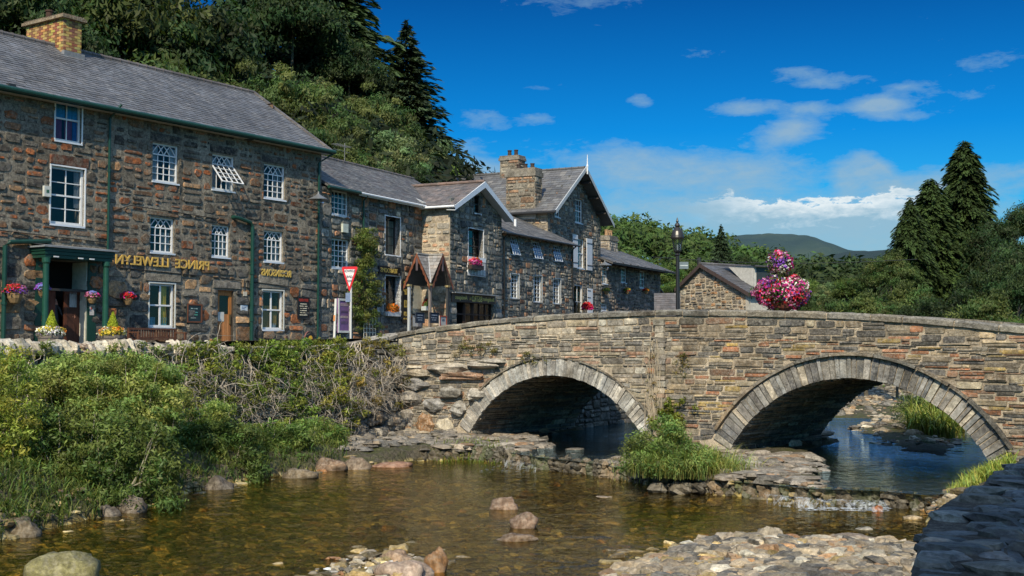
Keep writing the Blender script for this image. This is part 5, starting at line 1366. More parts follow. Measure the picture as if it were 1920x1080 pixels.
# ------------------------------------------------------------------ gabled cottage across the bridge
d_ = 66.0; pl, pr_ = P(1276, 580, d_+4.2), P(1404, 580, d_)
FG = Frame(pl.x, pl.y, pr_.x-pl.x, pr_.y-pl.y)
gab = fempty('gable_cottage', FG, 'small tan rubble cottage with sunlit gable end and white dormer', 'building')
gw = FG.hit(1403, 560)[0]; gax, gaz = FG.hit(1318, 497); gl = FG.hit(1278, 540)[1]; gr = FG.hit(1404, 547)[1]
gtop = lambda x: gl+(gaz-gl)*x/gax if x < gax else gaz+(gr-gaz)*(x-gax)/(gw-gax)
stone_wall(gab, 'gable_wall', 0, gw, -.4, gaz, 0, [], [((.36, .28, .18), 4), ((.25, .21, .16), 3), ((.46, .24, .1), 1.8), ((.2, .17, .14), 2), ((.44, .38, .28), 2)], .42, .2, .025, top=gtop, mort='mortar_pale', proud=.04, rough=1.2)
GL = 3.9
m = MB(); m.box(gw-.003, gw, 0, GL, -.4, gr, (.55, .53, .46)); m.box(gw, gw+.03, 1.4, 1.9, .9, 1.9, (.03, .035, .04)); m.box(gw, gw+.03, 2.9, 3.3, .9, 1.9, (.03, .035, .04)); m.box(gw-.14, gw+.06, -.06, .1, -.4, gr, (.5, .46, .38)); m.build('side_wall', M['matt'], gab)
v1 = Vector((gax-gw-.35, 0, (gaz-gr)*(1+.35/(gw-gax)))); RO = [((.1, .1, .115), 4), ((.075, .078, .09), 3), ((.14, .14, .15), 1)]
roof_plane(gab, 'roof', (gw+.35, -.25, gr-(gaz-gr)*.35/(gw-gax)+.05), (0, 1, 0), v1, GL+.25, v1.length, RO, th=.1, sh=.24, sw=.3)
v2 = Vector((gax+.2, 0, (gaz-gl)*(1+.2/gax)))
roof_plane(gab, 'roof', (-.2, GL, gl-(gaz-gl)*.2/gax+.05), (0, -1, 0), v2, GL+.25, v2.length, RO, th=.1, sh=.24, sw=.3)
ridge_tiles(gab, (gax, -.25, gaz+.08), (gax, GL, gaz+.08), .08, (.1, .09, .09))
m = MB()
for A_, B_ in (((gax, gaz+.06), (gw+.36, gr-.2)), ((gax, gaz+.06), (-.22, gl-.12))):
    m.poly([(A_[0], -.27, A_[1]+.03), (B_[0], -.27, B_[1]+.1), (B_[0], -.27, B_[1]-.12), (A_[0], -.27, A_[1]-.2)], (.07, .05, .045))
m.build('bargeboard', M['wood'], gab)
dx = gw-.5; dz0, dz1 = gr+.1, gr+1.5; m = MB()   # dormer: cheek, window, roof
m.poly([(dx, 1.0, dz0-.1), (dx, 1.0, dz1), (gax+1.0, 1.0, dz1)], (.5, .49, .45)); m.box(dx-.02, dx, 1.0, 2.6, dz0-.1, dz1, (.62, .6, .54)); dm = m.build('dormer', M['matt'], gab)
m = MB(); m.box(dx, dx+.03, 1.2, 2.3, dz0+.2, dz1-.12, (.04, .05, .055)); m.build('dormer_window', M['paint'], dm)
m = MB(); m.poly([(dx+.25, .85, dz1), (dx+.25, 2.8, dz1), (gax+.6, 2.8, dz1+.22), (gax+.6, .85, dz1+.22)], (.08, .08, .09)); m.box(dx+.22, dx+.26, .85, 2.8, dz1-.08, dz1, (.05, .05, .05)); m.build('dormer_roof', M['slate'], dm)
m = MB(); m.tube([(gax-.9, .6, gaz-.4), (gax-.9, .6, gaz+.5)], .12, 8, (.03, .03, .03)); m.build('flue', M['iron'], gab)
# low slate shed roof between the end house and the cottage
FS = Frame(P(1245, 560, 76).x, 76, .9, -.1)
shed = fempty('outbuilding', FS, 'low outbuilding with grey slate roof just left of the lamp post', 'building')
roof_plane(shed, 'roof', (-.6, 0, 1.3), (1, 0, 0), (0, 2.5, 2.4), 3.2, 3.45, [((.14, .12, .12), 3), ((.1, .09, .09), 2)], th=.1)
m = MB(); m.box(.1, 3.1, .2, 3.2, -.3, 1.15, (.3, .26, .2)); m.build('wall', M['matt'], shed)
# ================================================================== vegetation
def rnd_dirs(n):
    v = NP.normal(size=(n, 3)); return v/np.linalg.norm(v, axis=1)[:, None]
def leaf_cloud(name, C, size, cols, mat, up=.0, aspect=.6, Nrm=None):
    n = len(C); D = rnd_dirs(n); D[:, 2] *= (1-up); D /= np.linalg.norm(D, axis=1)[:, None]
    E = rnd_dirs(n); 
    if Nrm is not None:   # leaves turn roughly outwards
        K = Nrm*1.0+rnd_dirs(n)*.75; K /= np.linalg.norm(K, axis=1)[:, None]; D = np.cross(K, E); D /= np.linalg.norm(D, axis=1)[:, None]; B = np.cross(K, D)
    else:
        B = np.cross(D, E); B /= np.linalg.norm(B, axis=1)[:, None]
    s = (size*NP.uniform(.6, 1.4, n))[:, None]
    return quads_mesh(name, C, D*s, B*s*aspect, cols, mat)
def crown_points(seed, Rx, Rz, nblob, nleaf, base=(.05, .09, .018), lob=.34, bright=1.6):
    """leaf positions spread through overlapping boughs of a crown; colour by bough"""
    r = np.random.default_rng(seed); C = []; K = []; Nn = []
    for b in range(nblob):
        d = r.normal(size=3); d /= np.linalg.norm(d); d[2] = abs(d[2])*.9-.25 if r.random() < .8 else d[2]
        rad = r.uniform(.35, .9); c = d*rad*np.array([Rx, Rx, Rz]); br = r.uniform(lob*.4, lob*1.0)*Rx
        k = int(nleaf/nblob); v = r.normal(size=(k, 3)); v /= np.linalg.norm(v, axis=1)[:, None]; v[:, 2] = np.where(v[:, 2] < -.3, -v[:, 2], v[:, 2])
        rr = br*(r.uniform(.2, 1.3, k)**.7)[:, None]*(1+.25*np.sin(v[:, 0]*5+b)*np.cos(v[:, 2]*6+b))[:, None]; p = c+v*rr*np.array([1, 1, .72]); C.append(p); Nn.append(v)
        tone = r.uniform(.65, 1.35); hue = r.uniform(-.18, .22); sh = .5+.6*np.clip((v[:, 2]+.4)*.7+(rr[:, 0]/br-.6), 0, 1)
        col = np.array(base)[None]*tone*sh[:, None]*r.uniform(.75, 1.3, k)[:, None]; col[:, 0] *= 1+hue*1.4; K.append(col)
    return np.concatenate(C), np.concatenate(K), np.concatenate(Nn)
def trunk_mb(H, r0, seed, limbs=6, spread=2.2, lean=.3, Hc=None):
    rg = random.Random(seed); m = MB(); lx, ly = rg.uniform(-lean, lean), rg.uniform(-lean, lean); Hc = Hc or H
    pts = [(lx*t*t+.12*math.sin(3*t+seed), ly*t*t+.12*math.cos(2.3*t+seed), H*t) for t in [i/8 for i in range(9)]]; m.tube(pts, [r0*(1.25 if i == 0 else 1)*(1-.8*i/8) for i in range(9)], 9, (.12, .1, .075))
    for i in range(limbs):
        t = rg.uniform(.35, .85); b = Vector(pts[int(t*8)]); a = rg.uniform(0, 6.3); L = spread*rg.uniform(.6, 1.1); q = [b]
        for k in range(1, 5): q.append(b+Vector((math.cos(a+k*.12), math.sin(a+k*.12), 0))*L*k/4+Vector((0, 0, L*.8*(k/4)**.8)))
        m.tube(q, [r0*.42*(1-.2*k) for k in range(5)], 6, (.12, .1, .075))
    return m
PROT = {}
def broadleaf(kind):
    if kind in PROT: return PROT[kind]
    seed, Rx, Rz, nb, nl, base, lob, ls = {
        'oak': (3, 4.2, 4.0, 84, 19000, (.075, .115, .032), .34, .16), 'ash': (5, 3.6, 4.6, 74, 17000, (.12, .165, .05), .3, .12),
        'dark': (8, 4.4, 4.6, 84, 19000, (.036, .062, .02), .36, .16), 'birch': (13, 2.8, 4.2, 70, 15000, (.12, .165, .07), .3, .11), 'round': (17, 3.2, 2.8, 56, 13000, (.085, .14, .03), .36, .14)}[kind]
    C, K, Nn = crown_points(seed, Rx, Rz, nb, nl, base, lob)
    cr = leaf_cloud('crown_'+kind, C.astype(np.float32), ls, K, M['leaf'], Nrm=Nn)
    H = Rz*1.7; t = trunk_mb(H, .28, seed, 7, Rx*.42); to = t.build('trunk', M['bark']); tm = to.data; bpy.data.objects.remove(to)
    PROT[kind] = (cr, tm, Rz, H); return PROT[kind]
def conifer_mesh(seed, H, R0, base, dens=1.0, droop=.35, tops=1, power=.85, ln=.34, wob=.18):
    r = np.random.default_rng(seed); C = []; A = []; B = []; K = []
    nl = int(H*2.6*dens)
    for i in range(nl):
        t = (i+r.uniform(0, 1))/nl; z = H*(.06+.94*t); R = R0*(1-t)**power*(1+wob*math.sin(7*t+seed))+.12
        nb = max(4, int((5+9*(1-t))*dens))
        for b in range(nb):
            a = r.uniform(0, 6.283); z = H*(.05+.95*t)+r.uniform(-.35, .35); L = R*r.uniform(.5, 1.1)*(1+wob*math.sin(3*a+5*t*7+seed)); k = max(3, int(L*10*dens)); f = r.uniform(.12, 1, k)**.7
            tone = r.uniform(.45, 1.5)
            px = np.cos(a)*L*f; py = np.sin(a)*L*f; pz = z+ .12*L*f-droop*L*f*f + r.normal(0, .05, k)
            side = r.normal(0, .17+.10*L, k)*(1.15-f); C.append(np.stack([px-np.sin(a)*side, py+np.cos(a)*side, pz], -1))
            d = np.stack([np.cos(a+side*1.2), np.sin(a+side*1.2), -droop*1.3*f+r.normal(0, .15, k)], -1); d /= np.linalg.norm(d, axis=1)[:, None]
            s = ln*r.uniform(.6, 1.2, k); A.append(d*s[:, None]); up = np.stack([-np.sin(a)+r.normal(0, .5, k), np.cos(a)+r.normal(0, .5, k), r.normal(0, .6, k)], -1); up /= np.linalg.norm(up, axis=1)[:, None]; B.append(up*(s*.42)[:, None])
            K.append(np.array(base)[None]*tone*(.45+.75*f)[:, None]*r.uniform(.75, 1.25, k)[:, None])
    C, A, B, K = map(np.concatenate, (C, A, B, K)); 
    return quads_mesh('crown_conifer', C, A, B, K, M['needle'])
def plain_trunk(H, r0, col=(.1, .075, .055)):
    m = MB(); m.tube([(0, 0, -.5), (.05, 0, H*.5), (0, .03, H*.97)], [r0*1.2, r0*.7, .03], 9, col); o = m.build('trunk', M['bark']); me = o.data; bpy.data.objects.remove(o); return me
def tree(kind, px, py_top, Y, label, width=None, base_z=None, group=None, rz=None, name='broadleaf_tree'):
    """stand a tree so that its top reaches the surveyed height at distance Y"""
    p = P(px, py_top, Y); cr, tm, Rz, H = broadleaf(kind); gz = base_z
    if gz is None: gz = float(land(np.array([[p.x]]), np.array([[Y]]))[0, 0])-.3
    tot = max(3.0, p.z-gz); s = width/FPX*Y/(2*{'oak': 4.2, 'ash': 3.6, 'dark': 4.4, 'birch': 2.8, 'round': 3.2}[kind]*1.05) if width else tot/(2.3*Rz)
    t = empty(name, (p.x, Y, gz), 0, label, 'tree', group); sz = s if not width else max(s*.8, min(s*1.35, tot/(2.0*Rz)))
    rz = U(0, 6.3) if rz is None else rz
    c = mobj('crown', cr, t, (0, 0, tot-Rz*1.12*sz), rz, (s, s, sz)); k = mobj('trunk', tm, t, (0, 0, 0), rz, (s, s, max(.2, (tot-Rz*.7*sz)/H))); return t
FOR = 'trees on the hillside behind the inn'
for a in (
    ('dark', 30, -190, 66, 'dark broadleaf tree rising behind the brick chimney of the inn', 330), ('oak', 215, -160, 70, 'tall green tree above the inn roof just right of the brick chimney', 360),
    ('dark', 120, -40, 62, 'darkest leafy tree low behind the brick chimney', 260), ('dark', 345, -120, 74, 'tall shadowy tree on the hillside above the middle of the inn roof', 340),
    ('oak', 300, 40, 64, 'broad dark green tree directly behind the inn ridge above the arched windows', 290), ('dark', 430, 60, 78, 'dim tree filling the gap behind the pale ash trees', 300),
    ('dark', 210, 60, 60, 'low dark tree peeping over the inn ridge between chimney and downpipe', 230), ('oak', 455, 130, 66, 'mid green tree over the right shoulder of the inn roof', 230),
    ('ash', 560, 62, 74, 'pale green sunlit ash tree between the two tall conifers', 210), ('ash', 640, 130, 72, 'pale yellow-green ash tree left of the lone spruce', 190),
    ('oak', 590, 190, 68, 'bushy green tree above the right end of the inn roof', 200), ('dark', 520, 190, 70, 'dark undergrown tree touching the inn verge', 180),
    ('birch', 745, 175, 70, 'grey-green birch in front of the lone spruce', 150), ('dark', 690, 230, 70, 'dark low tree above the tea house ridge', 170),
    ('birch', 800, 240, 76, 'small grey-green birch left of the gabled house roof', 110), ('round', 845, 290, 82, 'small rounded tree touching the gabled house roof on its left', 80),
    ('oak', 650, 235, 66, 'leafy tree just behind the tea house aerial', 150), ('dark', 770, 268, 68, 'low dark bushy tree behind the tea house ridge near the bay', 120), ('oak', 720, 150, 84, 'hazy green tree between the lone spruce and the ash', 170),
    ('dark', 545, -110, 90, 'tall dark tree filling the top of the frame beside the sky gap', 230), ('dark', 660, 40, 92, 'dark tree under the huge conifer, level with the spruce tip', 150), ('dark', 590, 100, 88, 'shadowed tree behind the ash trees', 200),
    ('ash', 695, 120, 82, 'feathery light green tree between the tall conifer and the lone spruce', 150), ('birch', 810, 200, 84, 'pale birch standing before the right skirt of the lone spruce', 130),
    ('ash', 470, 70, 72, 'light olive-green tree above the right half of the inn roof', 200), ('oak', 385, 90, 70, 'olive tree behind the inn ridge midway along', 200),
    ('oak', 100, 60, 58, 'leafy green tree just right of the brick chimney stack', 200)):
    tree(a[0], a[1], a[2], a[3], a[4], a[5], group=FOR)
def conifer(me, tm, px, py_top, Y, Hm, label, wscale=1.0, name='conifer_tree', base_z=None, group=None, rz=0):
    p = P(px, py_top, Y); gz = base_z if base_z is not None else float(land(np.array([[p.x]]), np.array([[Y]]))[0, 0])-.3
    s = (p.z-gz)/Hm; t = empty(name, (p.x, Y, gz), 0, label, 'tree', group)
    mobj('crown', me, t, (0, 0, 0), rz, (s*wscale, s*wscale, s)); mobj('trunk', tm, t, (0, 0, 0), 0, (s, s, s)); return t
sp = conifer_mesh(21, 20, 4.9, (.042, .068, .032), 2.1, .34, ln=.24, wob=.26); sp_t = plain_trunk(20, .32)
sp2 = conifer_mesh(22, 20, 5.4, (.036, .06, .022), 2.3, .38, power=.6, wob=.24, ln=.26)
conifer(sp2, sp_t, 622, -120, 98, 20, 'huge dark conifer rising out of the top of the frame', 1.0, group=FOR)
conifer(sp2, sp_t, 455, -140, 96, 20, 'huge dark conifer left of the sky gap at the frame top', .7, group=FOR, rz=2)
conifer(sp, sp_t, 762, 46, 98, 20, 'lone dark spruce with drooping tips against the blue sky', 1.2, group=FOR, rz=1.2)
conifer(sp, sp_t, 1352, 424, 118, 20, 'small dark spruce behind the gable cottage roof', .95, name='spruce_tree', base_z=2, rz=.7)
tree('dark', 1395, 458, 120, 'dark rounded tree right of the small spruce', 70, base_z=2)
# tall drooping conifers on the right bank
cy = conifer_mesh(31, 18, 3.4, (.042, .07, .018), 2.9, .7, power=.5, ln=.2, wob=.16); cyt = plain_trunk(18, .3)
cy2 = conifer_mesh(33, 18, 4.2, (.04, .068, .018), 2.6, .7, power=.7, ln=.2, wob=.24)
conifer(cy, cyt, 1808, 272, 96, 18, 'tallest drooping cypress on the right bank', 1.35, name='cypress_tree', base_z=.5)
conifer(cy, cyt, 1745, 342, 92, 18, 'middle drooping cypress, a head shorter than the tallest', 1.5, name='cypress_tree', base_z=.5, rz=2)
conifer(cy2, cyt, 1706, 375, 88, 18, 'slender conifer at the left of the dark cypress group', 1.15, name='cypress_tree', base_z=.5, rz=1)
for a in (('dark', 1885, 400, 84, 'dark broadleaf tree right of the tallest cypress', 200), ('dark', 1925, 345, 100, 'dark tree top at the right edge of the frame', 120), ('oak', 1700, 500, 78, 'green leafy tree at the foot of the slender conifer', 130),
          ('dark', 1790, 500, 74, 'dark shrubby tree standing before the tallest cypress', 170), ('oak', 1640, 468, 96, 'rounded green tree left of the cypress group', 90), ('round', 1590, 500, 104, 'small round tree in the valley gap', 80),
          ('dark', 1862, 372, 90, 'tall dark tree wedged between the tallest cypress and the frame edge', 150), ('dark', 1905, 430, 72, 'dark leafy tree above the hedge at the far right', 150), ('oak', 1672, 452, 84, 'dark leafy tree leaning out left of the slender conifer', 90), ('birch', 1545, 500, 112, 'grey-green slim tree just right of the flower tower', 60), ('round', 1510, 505, 118, 'low tree peeping beside the upper flower ball', 70), ('oak', 1620, 520, 70, 'bushy green tree low behind the parapet centre right', 120),
          ('oak', 1560, 535, 72, 'low spreading tree behind the parapet right of the flowers', 110), ('dark', 1725, 520, 62, 'dark thicket tree behind the falling parapet', 150), ('oak', 1850, 515, 58, 'shaded tree above the right parapet', 150), ('dark', 1920, 470, 60, 'dark purple-green tree at the right edge', 110),
          ('round', 1900, 572, 44, 'clipped yellow-green hedge tree just above the parapet at far right', 100), ('oak', 1500, 530, 90, 'small dark tree directly behind the lower flower ball', 70), ('oak', 1680, 545, 66, 'small leafy tree behind the parapet below the slender conifer', 90),
          ('round', 1240, 470, 112, 'bright green tree left of the lamp lantern', 90), ('oak', 1290, 470, 116, 'leafy tree right behind the lamp lantern', 80), ('dark', 1238, 535, 90, 'dark bush in the gap between end house and outbuilding', 60), ('round', 1262, 510, 100, 'low bright tree above the outbuilding roof', 60), ('oak', 1440, 500, 112, 'leafy tree behind the dormer cottage roof', 90), ('round', 1390, 500, 108, 'bright green bushy tree above the cottage roof slope', 80), ('oak', 1215, 500, 110, 'bushy tree just beyond the end house eaves', 60)):
    tree(a[0], a[1], a[2], a[3], a[4], a[5], base_z=.3)

# wooded ridge and the far mountains
def ridge_obj(name, pts, Y, depth, mat, base=-5, n=160, rough=1.0, seed=1, kind='structure'):
    xs_ = [P(px, 500, Y).x for px, _ in pts]; zs_ = [P(px, py, Y).z for px, py in pts]
    X_ = np.linspace(xs_[0], xs_[-1], n); T_ = np.linspace(0, 1, 24)
    top = np.interp(X_, xs_, zs_); ks = np.ones(5)/5; top = np.convolve(np.pad(top, 2, 'edge'), ks, 'valid')
    XX, TT = np.meshgrid(X_, T_); ZZ = base+(np.interp(XX, X_, top)-base)*np.sin(TT*math.pi/2)**.9; YY = Y-depth*(1-TT)
    sc = 1/(abs(xs_[-1]-xs_[0])); ZZ = ZZ+(vnoise(XX, YY, 14*sc, seed)+.5*vnoise(XX, YY, 40*sc, seed+1))*rough*np.clip(1.0-TT, 0, 1)*6
    V = np.stack([XX, YY, ZZ], -1).reshape(-1, 3); ny, nx = XX.shape
    Fq = [(r*nx+c, r*nx+c+1, (r+1)*nx+c+1, (r+1)*nx+c) for r in range(ny-1) for c in range(nx-1)]
    me = bpy.data.meshes.new(name); me.from_pydata(V.tolist(), [], Fq); me.materials.append(mat)
    for p_ in me.polygons: p_.use_smooth = True
    o = mobj(name, me); tag(o, kind=kind); return X_, top, o
M['far'] = ground_mat('far_mountain', [(.3, (.02, .045, .05)), (.55, (.032, .06, .056)), (.75, (.055, .078, .06))], .004, .8, 6)
M['far2'] = ground_mat('far_ridge', [(.3, (.01, .026, .03)), (.55, (.018, .036, .036)), (.75, (.035, .05, .044))], .008, .8, 4)
ridge_obj('mountain', [(1180, 475), (1280, 462), (1330, 448), (1400, 444), (1450, 443), (1475, 450), (1510, 465), (1550, 476), (1620, 478), (1700, 500), (1800, 540)], 4200, 1500, M['far'], rough=10, seed=5)
ridge_obj('hills', [(1440, 505), (1500, 490), (1560, 478), (1600, 475), (1650, 472), (1700, 462), (1760, 455), (1850, 470), (2000, 470)], 2600, 800, M['far2'], rough=6, seed=9)
def canopy(name, pts, Y, depth, n, leaf, ls, base, label, seed, cw=4.0, z0=0):
    """distant wood: crowns of leaf clumps packed over a slope"""
    r = np.random.default_rng(seed); xs_ = [P(px, 500, Y).x for px, _ in pts]; zs_ = [P(px, py, Y).z for px, py in pts]; C = []; K = []; Nn = []
    for i in range(n):
        x = r.uniform(xs_[0], xs_[-1]); t = r.uniform(0, 1)**.8; y = Y-depth*(1-t); top = np.interp(x, xs_, zs_)
        z = z0+(top-cw*.6-z0)*math.sin(t*math.pi/2)**.8; R_ = cw*r.uniform(.6, 1.15); v = r.normal(size=(leaf, 3)); v /= np.linalg.norm(v, axis=1)[:, None]; v[:, 2] = abs(v[:, 2]); v[:, 1] = -abs(v[:, 1])
        lump = 1+.22*np.sin(v[:, 0]*5+i)+.2*np.sin(v[:, 2]*7+i*2)
        C.append(np.array([x, y, z])+v*(R_*lump*r.uniform(.8, 1.05, leaf))[:, None]*np.array([1, 1, .85])); Nn.append(v)
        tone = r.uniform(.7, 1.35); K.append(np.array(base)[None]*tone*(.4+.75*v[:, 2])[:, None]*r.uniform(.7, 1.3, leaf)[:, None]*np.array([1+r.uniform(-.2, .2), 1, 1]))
    me = leaf_cloud(name, np.concatenate(C).astype(np.float32), ls, np.concatenate(K), M['needle'], Nrm=np.concatenate(Nn)); o = mobj(name, me)
    return tag(o, label, 'woodland', kind='stuff')
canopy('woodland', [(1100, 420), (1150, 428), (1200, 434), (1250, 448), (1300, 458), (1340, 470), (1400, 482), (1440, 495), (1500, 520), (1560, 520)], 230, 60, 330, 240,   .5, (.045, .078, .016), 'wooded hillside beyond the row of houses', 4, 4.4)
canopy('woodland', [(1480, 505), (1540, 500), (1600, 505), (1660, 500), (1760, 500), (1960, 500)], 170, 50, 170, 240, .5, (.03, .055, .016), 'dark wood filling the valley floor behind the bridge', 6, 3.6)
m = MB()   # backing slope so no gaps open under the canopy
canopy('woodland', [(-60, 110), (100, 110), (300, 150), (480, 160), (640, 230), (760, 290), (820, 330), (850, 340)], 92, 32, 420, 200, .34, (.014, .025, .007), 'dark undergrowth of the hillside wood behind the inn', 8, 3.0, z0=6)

# ---------------------------------------------------- small plants
def clump(name, center, rx, ry, rz_, n, ls, base, mat='leaf2', seed=1, dome=True, var=.35, parent=None, asp=.6):
    r = np.random.default_rng(seed); v = r.normal(size=(n, 3)); v /= np.linalg.norm(v, axis=1)[:, None]
    if dome: v[:, 2] = abs(v[:, 2])
    f = r.uniform(.2, 1, n)**.5; lump = 1+.2*np.sin(v[:, 0]*6+seed)+.18*np.sin(v[:, 1]*7+v[:, 2]*5+seed)
    C = np.array(center)+v*(f*lump)[:, None]*np.array([rx, ry, rz_])
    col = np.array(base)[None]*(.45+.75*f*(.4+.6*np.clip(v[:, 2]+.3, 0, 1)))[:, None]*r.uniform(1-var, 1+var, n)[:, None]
    me = leaf_cloud(name, C.astype(np.float32), ls, col, M[mat], Nrm=v, aspect=asp); return mobj(name, me, parent)
def boughs(name, pts, n_each, ls, base, seed, parent=None, mat='leaf2', asp=.55):
    """foliage gathered round a list of (x,y,z,r) boughs"""
    r = np.random.default_rng(seed); C = []; K = []; Nn = []
    for (x, y, z, R_) in pts:
        k = max(8, int(n_each*R_*R_)); v = r.normal(size=(k, 3)); v /= np.linalg.norm(v, axis=1)[:, None]; f = r.uniform(.15, 1, k)**.6
        C.append(np.array([x, y, z])+v*(f*R_)[:, None]*np.array([1, 1, .75])); Nn.append(v)
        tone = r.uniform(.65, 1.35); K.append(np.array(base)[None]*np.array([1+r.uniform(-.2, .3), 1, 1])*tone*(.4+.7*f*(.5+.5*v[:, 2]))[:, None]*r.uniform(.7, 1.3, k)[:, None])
    me = leaf_cloud(name, np.concatenate(C).astype(np.float32), ls, np.concatenate(K), M[mat], Nrm=np.concatenate(Nn), aspect=asp); return mobj(name, me, parent)
def grass(name, pts, h, w, base, seed, parent=None, lean=.5, mat='leaf2'):
    """blades: tapering arching strips"""
    rg = random.Random(seed); m = MB()
    for (x, y, z) in pts:
        a = rg.uniform(0, 6.283); L = h*rg.uniform(.35, 1.15); d = Vector((math.cos(a), math.sin(a), 0)); s = Vector((-d.y, d.x, 0))*w*rg.uniform(.6, 1.2); le = min(.95, lean*rg.uniform(.3, 1.5))
        k = rg.uniform(.5, 1.45); c = (base[0]*k*rg.uniform(.8, 1.5), base[1]*k, base[2]*k); p = Vector((x, y, z)); q = [p]; th = rg.uniform(.05, .3)
        for i in range(3): q.append(q[-1]+(d*math.sin(th)+Vector((0, 0, math.cos(th))))*L/3); th += le*1.1
        m.poly([q[0]-s, q[0]+s, q[1]+s*.9, q[1]-s*.9], tuple(v*.55 for v in c)); m.poly([q[1]-s*.9, q[1]+s*.9, q[2]+s*.6, q[2]-s*.6], c); m.poly([q[2]-s*.6, q[2]+s*.6, q[3]], tuple(v*1.15 for v in c))
    return m.build(name, M[mat], parent)

# big shrub in front of the wall: many-stemmed, leafy
def shrub(label, px0, px1, py0, py1, Y, seed, base, nb, dens, ls, name='shrub', stems=8, cat='shrub', depth=1.6, zbase=.2, group=None):
    rg = random.Random(seed); c = P((px0+px1)/2, py1, Y); t = empty(name, (c.x, Y, zbase), 0, label, cat, group); B_ = []
    for i in range(nb*2):
        px = rg.uniform(px0, px1); f = (px-px0)/(px1-px0); lo = py0+(py1-py0)*rg.uniform(0.0, 1.0)
        edge = abs(f-.5)*2; lo = max(lo, py0+(py1-py0)*(edge**3)*.35*rg.uniform(.6, 1.2))
        p = P(px, lo, Y+rg.uniform(-depth, depth)*.6+ (lo-py1)/(py0-py1)*1.2); B_.append((p.x-c.x, p.y-Y, p.z-zbase, rg.uniform(.1, .36)))
    boughs('foliage', B_, dens*1.1, ls, base, seed, t); m = MB()
    for i in range(stems*2):
        b = rg.choice(B_); x0 = b[0]*.6+rg.uniform(-.3, .3); q = [(x0, rg.uniform(-.3, .5), 0)]
        for k in range(1, 5): q.append((x0+(b[0]-x0)*(k/4)**1.4+rg.uniform(-.06, .06), b[1]*k/4+rg.uniform(-.05, .05), (b[2]+.1)*k/4))
        m.tube(q, [.022*(1-.18*k) for k in range(5)], 5, (.34, .3, .22))
    m.build('stems', M['bark'], t); return t
shrub('large bright green alder bush covering the left end of the river wall', 60, 330, 672, 800, 27.2, 1, (.3, .39, .1), 210, 1700, .045, stems=34, depth=1.4)
shrub('darker lower skirt of the alder bush dipping to the water at left', 10, 330, 780, 955, 24.3, 2, (.14, .21, .05), 190, 1300, .05, stems=18)
shrub('yellow-green climbing shrub at the left edge of the frame', -40, 62, 655, 960, 24.0, 3, (.34, .4, .07), 110, 1300, .045, stems=12)
shrub('leafy bush against the wall below the upright coping stones', 290, 420, 735, 885, 30.0, 4, (.24, .33, .08), 90, 1300, .045, stems=8)
shrub('dark green bush on the bank beneath the hanging stems', 330, 490, 795, 915, 29.6, 5, (.13, .2, .05), 110, 1200, .05, stems=6)
shrub('dark leafy bush at the waterline left of the boulders', 430, 580, 800, 893, 32.0, 6, (.14, .21, .05), 100, 1200, .05, stems=5)
shrub('low green bush spreading over the bank before the boulders', 540, 640, 790, 873, 34.0, 7, (.2, .29, .07), 90, 1300, .045, stems=6)
# climbers on the wall: bare hanging stems with patches of leaves
def climber(label, s0, s1, seed, nst, leaf_n, base, lk=.5, zlo=.7, ls=.05):
    rg = random.Random(seed); t = fempty('climbing_plant', FW, label, 'climber', (s0+s1)/2, 0, 0); m = MB(); w_ = (s1-s0)/2; L_ = []; T0 = wtop((s0+s1)/2)
    cl = [(rg.uniform(-w_, w_), rg.uniform(1.5, T0), rg.choice((-1, 1))) for _ in range(12)]      # stems hang in tresses
    for i in range(nst):
        cx_, cz_, sd = rg.choice(cl); x = cx_+rg.gauss(0, .35); x = max(-w_, min(w_, x)); z = min(wtop((s0+s1)/2+x)-.02, cz_+rg.uniform(-.3, .5)); y = -.12-rg.uniform(0, .3); q = [(x, y, z)]; a = rg.uniform(-.4, .4); ln = rg.uniform(.9, 2.3); k = 12
        for j in range(1, k+1):
            a += rg.uniform(-.65, .65)+(.2*sd if j > 5 else 0); x += math.sin(a)*ln/k; z -= math.cos(a)*ln/k; y -= rg.uniform(-.015, .075)*(1 if j < 8 else 1.4)
            if z < zlo-.2: break
            q.append((x, max(y, -1.0), z))
        if len(q) > 3:
            r0 = rg.uniform(.006, .015); cc = rg.uniform(.7, 1.2); cc = (.6*cc, .52*cc, .42*cc); m.tube(q, [r0*(1-.65*j/len(q)) for j in range(len(q))], 4, cc, caps=False)
            for j in range(3, len(q)-1, 2):
                if rg.random() < .8:
                    b = Vector(q[j]); d = Vector((rg.uniform(-1, 1), rg.uniform(-.7, .0), rg.uniform(-.9, .3))).normalized()*rg.uniform(.15, .5)
                    m.tube([b, b+d*.5+Vector((0, -.02, .03)), b+d+Vector((0, -.03, .06))], [.007, .006, .003], 3, cc, caps=False)
        if rg.random() < lk: b = rg.choice(q); L_.append((b[0], b[1]-.05, b[2], rg.uniform(.12, .26)))
    m.build('stems', M['matt'], t)
    for i in range(leaf_n):
        x = rg.gauss(0, w_*.55); x = max(-w_, min(w_, x)); tp = wtop((s0+s1)/2+x); z = tp+.1-abs(rg.gauss(0, .42))*(tp-zlo); 
        if z > zlo: L_.append((x, -.3-(tp-z)*.22, z, rg.uniform(.1, .27)))
    boughs('foliage', L_, 1500, ls, base, seed, t); return t
sp_ = [FW.hit(px, 700)[0] for px in (345, 460, 560, 650, 745)]
climber('pale bare hanging stems with green leaf patches left of the wall middle', sp_[0]-.4, sp_[1], 41, 130, 90, (.26, .33, .06), .3)
climber('leafy ivy-like climber in the middle of the river wall', sp_[1], sp_[2], 42, 80, 130, (.24, .33, .06), .4)
climber('tangled bare grey climber stems with yellow leaves', sp_[2], sp_[3], 43, 130, 80, (.3, .35, .06), .3)
